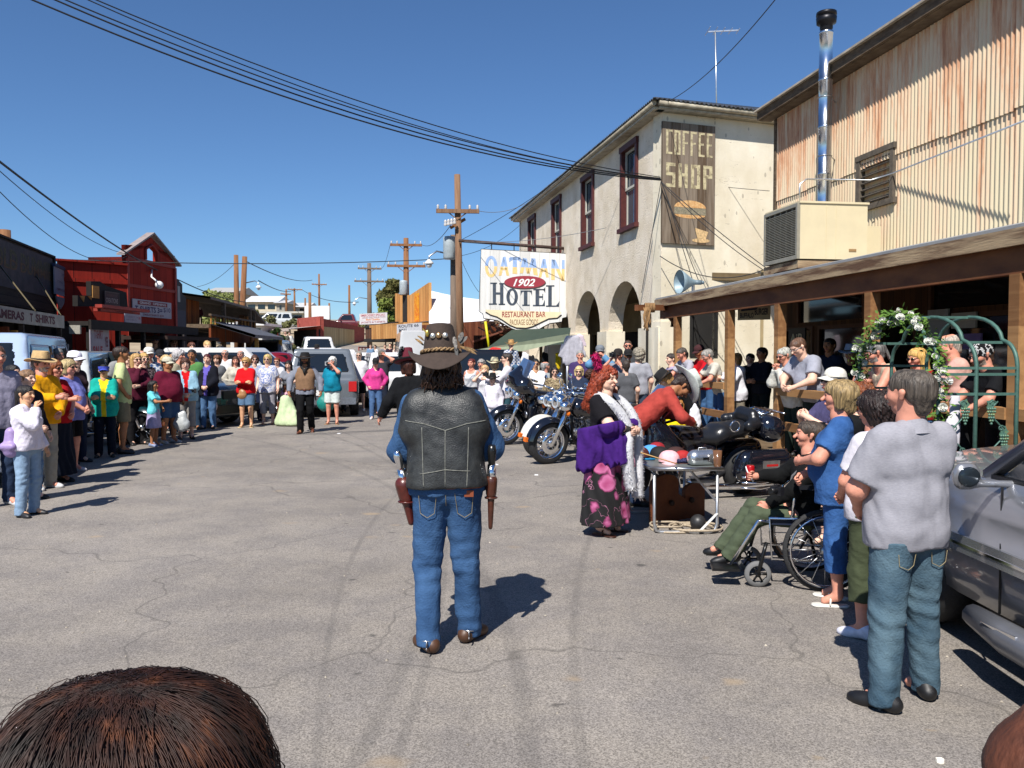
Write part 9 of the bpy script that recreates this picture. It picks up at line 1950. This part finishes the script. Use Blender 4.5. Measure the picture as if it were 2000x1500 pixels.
rd,Ir=pp('man in red shirt and pale grey cowboy hat bending over the big motorcycle',1240,9.4,700,95,t='long',tc='9c3c34',b='jeans',bc='26344c',h='short',hc='2a1c16',hat=('cowboy','b4bab4',1.12,-2),lean=52,pitch=12,a=(((-.15,.62,.95),(-1,-.2,-.4),.6),((.15,.62,.95),(1,-.2,-.4),.6)),grp='costumed performers',sk='b',H=1.78)
mb=MB();
for q in range(3):mb.tube([fap(Ir['T'],(-.05+.05*q,.07,1.46)),fap(Ir['T'],(-.06+.05*q,.13,1.34)),fap(Ir['T'],(-.06+.05*q,.16,1.2))],[.03,.034,.02],6)
mb.build('red_bandana',fabric_pattern('red_paisley',('9c1820','b85860','8a141c'),'noise',60),rd)
# by the motorcycles and arches
for lab,px,Y,top,face,kw in(('woman with short wine red hair in white tank top',921,19,700,-20,dict(x='f',t='tank',tc='c4c4c6',h='short',hc='5a1c18',b='jeans',sk='r')),('woman with tight grey curls behind the camera woman',940,19.6,702,-10,dict(x='f',t='tee',tc='8a8a90',h='curly',hc='8e8a86',sk='r')),('blond woman raising a black camera to her face',947,18,713,-10,dict(x='f',t='tee',tc='c0c0c4',h='bob',hc='c4a074',a=('cam','cam'),sk='p')),('woman in cream cowboy hat and white blouse seen from behind',966,18.8,696,170,dict(x='f',t='tee',tc='c4c0b4',h='bob',hc='b09070',hat=('straw','c9c1a0',1.05))),('man in white long sleeved shirt and sunglasses in profile',990,17.2,689,-88,dict(f=.35,t='long',tc='d4d0d8',h='short',hc='2a201a',b='jeans',bc='2a4a54',g=1,a=('fwd','hold'),sk='p',hem=.8)),('man with purple sleeves carrying the hatted boy',1006,18.9,702,20,dict(t='long',tc='3a2c4c',h='short',hc='2a201a',a=('chin','down'))),('boy in black cowboy hat and white shirt in front of the white shirted man',962,16.7,727,-20,dict(f=0,t='long',tc='d0ccd6',h='short',hc='1a1412',hat=('cowboy','111113',1.0),b='jeans',bc='d0d0d4')),('man with black hair and sunglasses in white striped jersey',1046,17,700,0,dict(f=.3,t='long',tc='d0d0d2',h='short',hc='0c0a0a',g=1,a=('belly','fwd'),b='jeans',bc='c4c4c6',sk='c')),('grey haired man in mottled shirt behind the striped jersey',1065,18.2,706,120,dict(t='tee',tc='8a8e90',h='bald',hc='8e8c8a',sk='r')),('woman in pale top left of the striped jersey',1031,18.8,706,30,dict(x='f',t='tee',tc='b4aca4',h='short',hc='a87c54',sk='r')),('woman with long dark hair and sunglasses in camouflage coat',1083,16.4,716,5,dict(x='f',f=.2,t='jkt',tc=camo,h='long',hc='1c1412',g=1,b='jeans',bc='3a3c40',hem=.8)),('grey haired man in purple jacket covering his mouth',1133,19.2,684,0,dict(t='jkt',tc='3c2e58',h='short',hc='8e8c88',a=('chin','hold'),sk='r')),('man in grey cap and light blue jacket photographing from the arches',1172,18.6,674,-5,dict(t='jkt',tc='5a84a8',h='short',hc='5a5450',hat=('cap','6a7078'),a=('cam','cam'),sk='r')),('man in black cap with orange badge aiming a long camera',1207,18,681,-30,dict(t='tee',tc='7c828e',h='short',hc='3a2c24',hat=('cap','1c1614'),a=('cam','cam'),sk='r')),('tall man with crew cut and sunglasses behind the caps',1226,20,664,-5,dict(t='tee',tc='3a3c40',h='crew',hc='3a2a20',g=1,sk='r')),('man in black cap with grey goatee',1227,18.4,682,0,dict(t='tee',tc='1a1a1c',h='short',hc='2c2622',hat=('cap','0e0e10'),g=1,beard='8c8880',sk='b')),('man with wavy grey hair in pale grey tee seen from behind',1247,16.6,680,200,dict(f=.3,t='tee',tc='9a9ca4',h='curly',hc='8a8272',b='jeans',bc='3a4658')),('man in dark grey hooded vest turned away by the plume',1222,15.9,703,190,dict(f=.4,t='tee',tc='55565a',h='short',hc='3a302a',b='jeans')),('woman with smooth blond bob and sunglasses in navy jacket',1131,15.8,715,-10,dict(x='f',t='jkt',tc='222c40',h='bob',hc='c8b07c',g=1,b='jeans')),('curly brown haired woman beside the blond bob',1153,16.2,722,150,dict(x='f',t='tee',tc='2a3040',h='curly',hc='3a2014')),('person in lilac shirt partly hidden by the first porch post',1312,16.6,690,-80,dict(t='long',tc='a094b0',h='short',hc='2a2220',a=('hold','down'),b='jeans')),):
 kw.setdefault('b','jeans');pp(lab,px,Y,top,face,grp=rgp,**kw)
sb=at(998,712,18.7);pp('boy in tan cowboy hat and plaid shirt riding on shoulders',998,18.7,655,5,z0=sb.z-.42,H=1.22,f=0,t='long',tc=plaid,b='jeans',bc='46627c',h='short',hc='3a2a20',hat=('straw','b8905c',1.1),a=('down','chin'),st='sit',grp=rgp)
pp('smiling woman with grey hair and sunglasses sitting low behind the big motorcycle',1300,13.0,764,-10,x='f',st='sit',H=1.6,f=.2,t='tee',tc='4a4444',h='short',hc='9a8870',g=1,sk='r',grp=rgp,z0=.03)
pp('blond girl in yellow jacket sitting by the big motorcycle',1326,12.4,789,-5,x='f',st='sit',H=1.36,f=0,t='jkt',tc='d8c010',b='jeans',bc='2c3038',h='long',hc='a8743c',grp=rgp,a=('fwd','fwd'))
pp('woman in black with brimmed hat and printed trousers bending forward',1352,12.6,752,-85,x='f',f=.2,H=1.62,t='long',tc='0d0d10',b='pants',bc=skull,h='bob',hc='a88050',hat=('fedora','141416',1.05),lean=42,a=('fwd','fwd'),grp=rgp)
# porch people
PZ=.25
for lab,px,Y,top,face,kw in(('man in pale grey tee leaning on the first porch rail with a cup',1352,16.9,680,-62,dict(t='tee',tc='9a9aa4',h='short',hc='4a423c',lean=24,a=rail(),sk='r')),('man in red jacket and dark cap at the first porch rail',1384,16.6,674,-70,dict(t='jkt',tc='b0101c',h='short',hc='2a1c18',hat=('cap','3a1418'),lean=18,a=rail(),sk='b')),('grey haired man in cream shirt and glasses leaning at the second post',1408,15.4,683,-80,dict(t='tee',tc='b8b4a8',h='short',hc='8a8680',g=2,lean=24,a=rail(),sk='r')),('woman in white jacket and khaki trousers holding the second porch post',1443,14.6,690,-75,dict(x='f',f=.5,t='jkt',tc='d4d2d8',b='pants',bc='7a7264',h='bob',hc='a07848',a=(((-.05,.42,1.25),(-1,-.3,-.3),.8),((.12,.40,1.22),(1,-.3,-.3),.8)),lean=6,hem=.78)),('man in navy sweater standing in the porch shade',1488,14.4,678,-60,dict(t='long',tc='0e121c',b='pants',bc='121a1c',h='short',hc='1c1412',a=('belly','belly'),sk='b')),('shadowed person behind the white jacket woman',1465,16.0,690,-50,dict(t='long',tc='16171c',b='pants',bc='101216',h='short',hc='14100e')),('shadowed person behind the grey tee man',1335,17.6,684,-60,dict(t='long',tc='14141a',b='pants',bc='101216',h='short',hc='14100e')),('older woman in white zip jacket with sunglasses resting chin on hands',1552,12.75,679,-68,dict(x='f',f=.4,t='jkt',tc='c8c6bc',b='pants',bc='26322c',h='short',hc='a8a8a0',g=1,lean=18,a=('chin','chin'),sk='r',hem=.8)),('heavy young man with crew cut and glasses in grey printed tee',1596,12.3,662,-66,dict(f=.8,t='tee',tc='9496a2',b='pants',bc='2c3430',h='crew',hc='5a4030',g=2,lean=30,a=rail(1.0),sk='p')),('dark haired man in navy behind the crew cut man',1620,13.4,660,-50,dict(t='tee',tc='1a2438',h='short',hc='0e0c0c',b='pants',bc='101216',sk='b')),('person in pale blue slouch hat and black shirt on the porch',1662,12.0,668,-40,dict(t='long',tc='121216',h='short',hc='2a2220',hat=('fedora','8a98ac',1.1),b='pants',bc='6c685e',sk='b')),('person shading the eyes with a raised bare arm beside the rose garland',1692,10.7,690,-60,dict(x='f',f=.4,t='tank',tc='7a7c80',h='short',hc='4a3a30',a=('wave','hold'),sk='r')),('tanned man with grey ponytail, goatee and sunglasses in cream vest top',1752,10.2,670,-88,dict(f=.3,t='tank',tc='b8a890',h='pony',hc='6c6a68',g=1,beard='8c8884',lean=24,a=rail(1.0),sk='r')),('woman with long straight blond hair in red framed by the arch',1808,9.9,680,-70,dict(x='f',t='tee',tc='8c1420',h='long',hc='c49c58',g=1,lean=12,a=rail(1.02),sk='r')),('large man in pale pink tee seen through the green arch',1893,9.3,652,-112,dict(f=.7,t='tee',tc='c89c90',h='bald',hc='a89c90',lean=16,a=rail(1.0),sk='r',b='pants',bc='141416')),('bearded man in black and white bandana and black tee leaning on the rail',1962,8.7,670,-84,dict(f=.3,t='tee',tc='101114',h='short',hc='5a4438',hat=('bandana',skull),g=1,beard='8a7c70',lean=22,a=rail(1.0),sk='r',b='pants',bc='141416')),('dark shirted person at the far right end of the porch',2000,9.6,682,-80,dict(t='tee',tc='2a2438',h='short',hc='1c1412',b='pants',bc='141416')),):
 if kw.get('lean',0)>10 or 'chin' in kw.get('a',()):Y-=.65
 kw.setdefault('b','jeans');pp(lab,px,Y,top,face,grp=pg,z0=PZ,**kw)
# far people
for lab,px,Y,top,face,kw in(('woman in white shirt on the verandah of the red store',340,28.5,660,30,dict(x='f',t='tee',tc='b4b4bc',h='short',hc='4a3428')),('man in blue and white shirt and pale cap by the cream door',352,29,662,20,dict(t='tee',tc='5a6484',h='short',hc='3a2c24',hat=('cap','a8a8a0'))),('man in bright blue cap inside the red store verandah',303,27.5,655,30,dict(t='tee',tc='8a8c8c',h='short',hc='2a201c',hat=('cap','3a5ca0'))),('woman with camera at the saloon rail',375,27,669,30,dict(x='f',t='tee',tc='2c3034',h='curly',hc='5a3424',a=('hold','hold'))),('sandy haired man in dark brown tee leaning on the saloon rail',399,26.5,666,40,dict(t='tee',tc='3a2c2a',h='short',hc='b89868',lean=20,a=rail())),('person in blue bending behind the saloon rail',414,27.4,676,60,dict(t='tee',tc='303c68',h='short',hc='1c1614',lean=30)),('far walker in maroon hoodie by the round bush',546,56,650,10,dict(t='jkt',tc='6a1c28',hat=('cap','b0a898'))),('far walker in black vest by the round bush',558,56.5,646,0,dict(t='tee',tc='55564c')),('far walker in white shirt under the verandah',566,57,648,0,dict(t='long',tc='c4c4c0',b='capri',bc='b4b4b0')),('woman in maroon on the saloon balcony',392,40.5,598,40,dict(x='f',t='long',tc='4a1820',b='pants',bc='1c1a1c',z0=at(392,633,40.5).z)),('person in black riding gear among the white trucks',619,36,672,0,dict(t='jkt',tc='121316',b='pants',bc=bk_,hat=('cap','101012'))),('shopper in denim shirt at the stall under the old balcony',724,45,672,20,dict(t='long',tc='6a88a8')),('shopper in white at the stall under the old balcony',733,45.5,674,-20,dict(x='f',t='tee',tc='c4c4c8')),('shopper in grey at the stall near the shield sign',752,44,672,0,dict(t='tee',tc='6a6a70',f=.4)),('shopper in black and pink at the stall near the shield sign',762,43,670,0,dict(x='f',t='tee',tc='2a1a24')),('shopper in orange and white right of the stall',772,43,672,0,dict(x='f',t='tee',tc='c8b0a4')),):
 if 'z0' not in kw:kw['z0']=gz(at(px,700,Y).x,Y)
 pp(lab,px,Y,top,face,grp='distant people',**kw)
# held and worn things
def bag(px,py,Y,w_,h_,col,lab,nm='shopping_bag',flat=.45):
 p=at(px,py,Y);V,Q=blob([seg((0,0,w_*.5),(0,0,h_*.75),w_*.48,w_*.3,(1,1.9,1)),seg((0,0,h_*.7),(0,0,h_),w_*.2,w_*.06,(1,1.6,1))],max(.015,w_*.07),.04,lambda P,d:d+wob(P,.012,40,int(px),(1,1,.5)));o=mesh_ob(nm,V,Q,mat('thin_plastic',col,.4,0,.08,12,.5,30),None,True);o.location=(p.x,Y,p.z-h_);return tag(o,lab,'bag')
bag(414,763,18.95,.26,.50,'c4c4cc','white plastic carrier bag hanging below the navy jacket');bag(354,802,15.9,.34,.42,'a8acac','greyish plastic bag beside the maroon polo man');bag(688,752,23.6,.22,.36,'d0d020','bright yellow plastic bag of the white tee man')
bag(1356,790,12.1,.22,.40,'d4d4d8','white plastic bag hanging from the bending woman in black')
bag(473,762,18.85,.22,.22,'a0744c','tan leather handbag on the hip of the red hooded woman','handbag');bag(636,762,20.6,.50,.55,'1c7c74','teal shopping tote with pictures beside the teal tee woman','shopping_tote')
p=at(22,860,8.62);V,Q=blob([seg((0,0,-.10),(0,0,.08),.085,.06,(1,1.1,1)),seg((-.05,-.06,-.06),(.05,-.06,-.06),.04),seg((.03,.03,.08),(.1,.02,.26),.014)],.012,.03);o=mesh_ob('backpack',V,Q,mat('lilac_nylon','9a84b4',.5,0,.1,20,.3,40),None,True);o.location=p;tag(o,'small lilac backpack worn by the white hooded girl','backpack')
def camera(px,py,Y,col,lab,s_=1.0,rz=0):
 p=at(px,py,Y);o=empty('camera',p,R(rz),lab,'camera','hand held cameras');mb=MB();mb.box(-.055*s_,.055*s_,-.02,.02,-.035*s_,.035*s_);mb.box(-.02*s_,.02*s_,-.018,.018,.035*s_,.05*s_);mb.build('body',mat('camera_body',col,.4),o);mb=MB();mb.lathe([(.03*s_,0),(.03*s_,-.05),(.024*s_,-.052),(0,-.045)],c=(0,-.02,0),axis='y',n=12);mb.build('lens',M_['black'],o)
camera(949,731,17.75,'121214','black camera covering the face of the blond woman',1.2);camera(1165,695,18.3,'101012','black camera raised by the grey capped man in the arches',1.3);camera(1197,693,17.7,'101012','long black camera of the black capped man',1.4,-30);camera(641,710,20.0,'9a9c9e','silver camcorder at the eye of the teal tee woman',1.4);camera(376,763,16.5,'2a2a2e','black camera at the belly of the bright red top woman',1.3)
camera(1606,836,6.85,'1c1c20','silver black compact camera held beside the blue tunic woman',1.0,-60);camera(1518,958,5.95,'1a1a1e','camera hanging on the chest of the seated man',.9,-60)
p=G(562,832);stq=empty('stroller',(p.x,p.y,0),R(10),'stroller draped in a pale green blanket','stroller')
V,Q=blob([seg((-.02,0,.10),(-.04,.05,.62),.27,.13,(1,1.2,1)),seg((.16,-.1,.06),(.02,.05,.5),.2,.12)],.03,.05,lambda P,d:np.maximum(d+wob(P,.02,22,2,(1,1,.3)),.02-P[:,2]));mesh_ob('blanket',V,Q,cloth('b4c49c'),stq,True)
mb=MB();mb.tube([(.22,.3,.1),(.25,.3,.7),(.3,.45,1.0),(-.2,.45,1.0),(-.2,.3,.7),(-.2,.3,.1)],.015,6);mb.lathe([(.07,-.02),(.1,0),(.07,.02)],c=(.28,.2,.1),axis='x',n=14);mb.build('frame',M_['black'],stq)
pp('small child in pink with dark hair sitting in the stroller',556,20.4,754,-10,st='sit',H=1.0,f=0,x='f',t='tank',tc='c89aa8',b='shorts',bc='c8a0ac',h='curly',hc='2a140c',sk='d',grp=mg,z0=.22)
hr=empty('saloon_hitching_rail',at(365,700,25.6),R(20),'brown hitching rail in front of the leaning saloon visitors','rail');mb=MB();mb.box(0,2.2,0,.08,-.85,-.7);mb.box(0,2.2,0,.08,-.58,-.5);mb.V=[(x,y,z+1.75-at(365,700,25.6).z+.0)for x,y,z in mb.V];mb.build('rail_bar',wdd,hr)
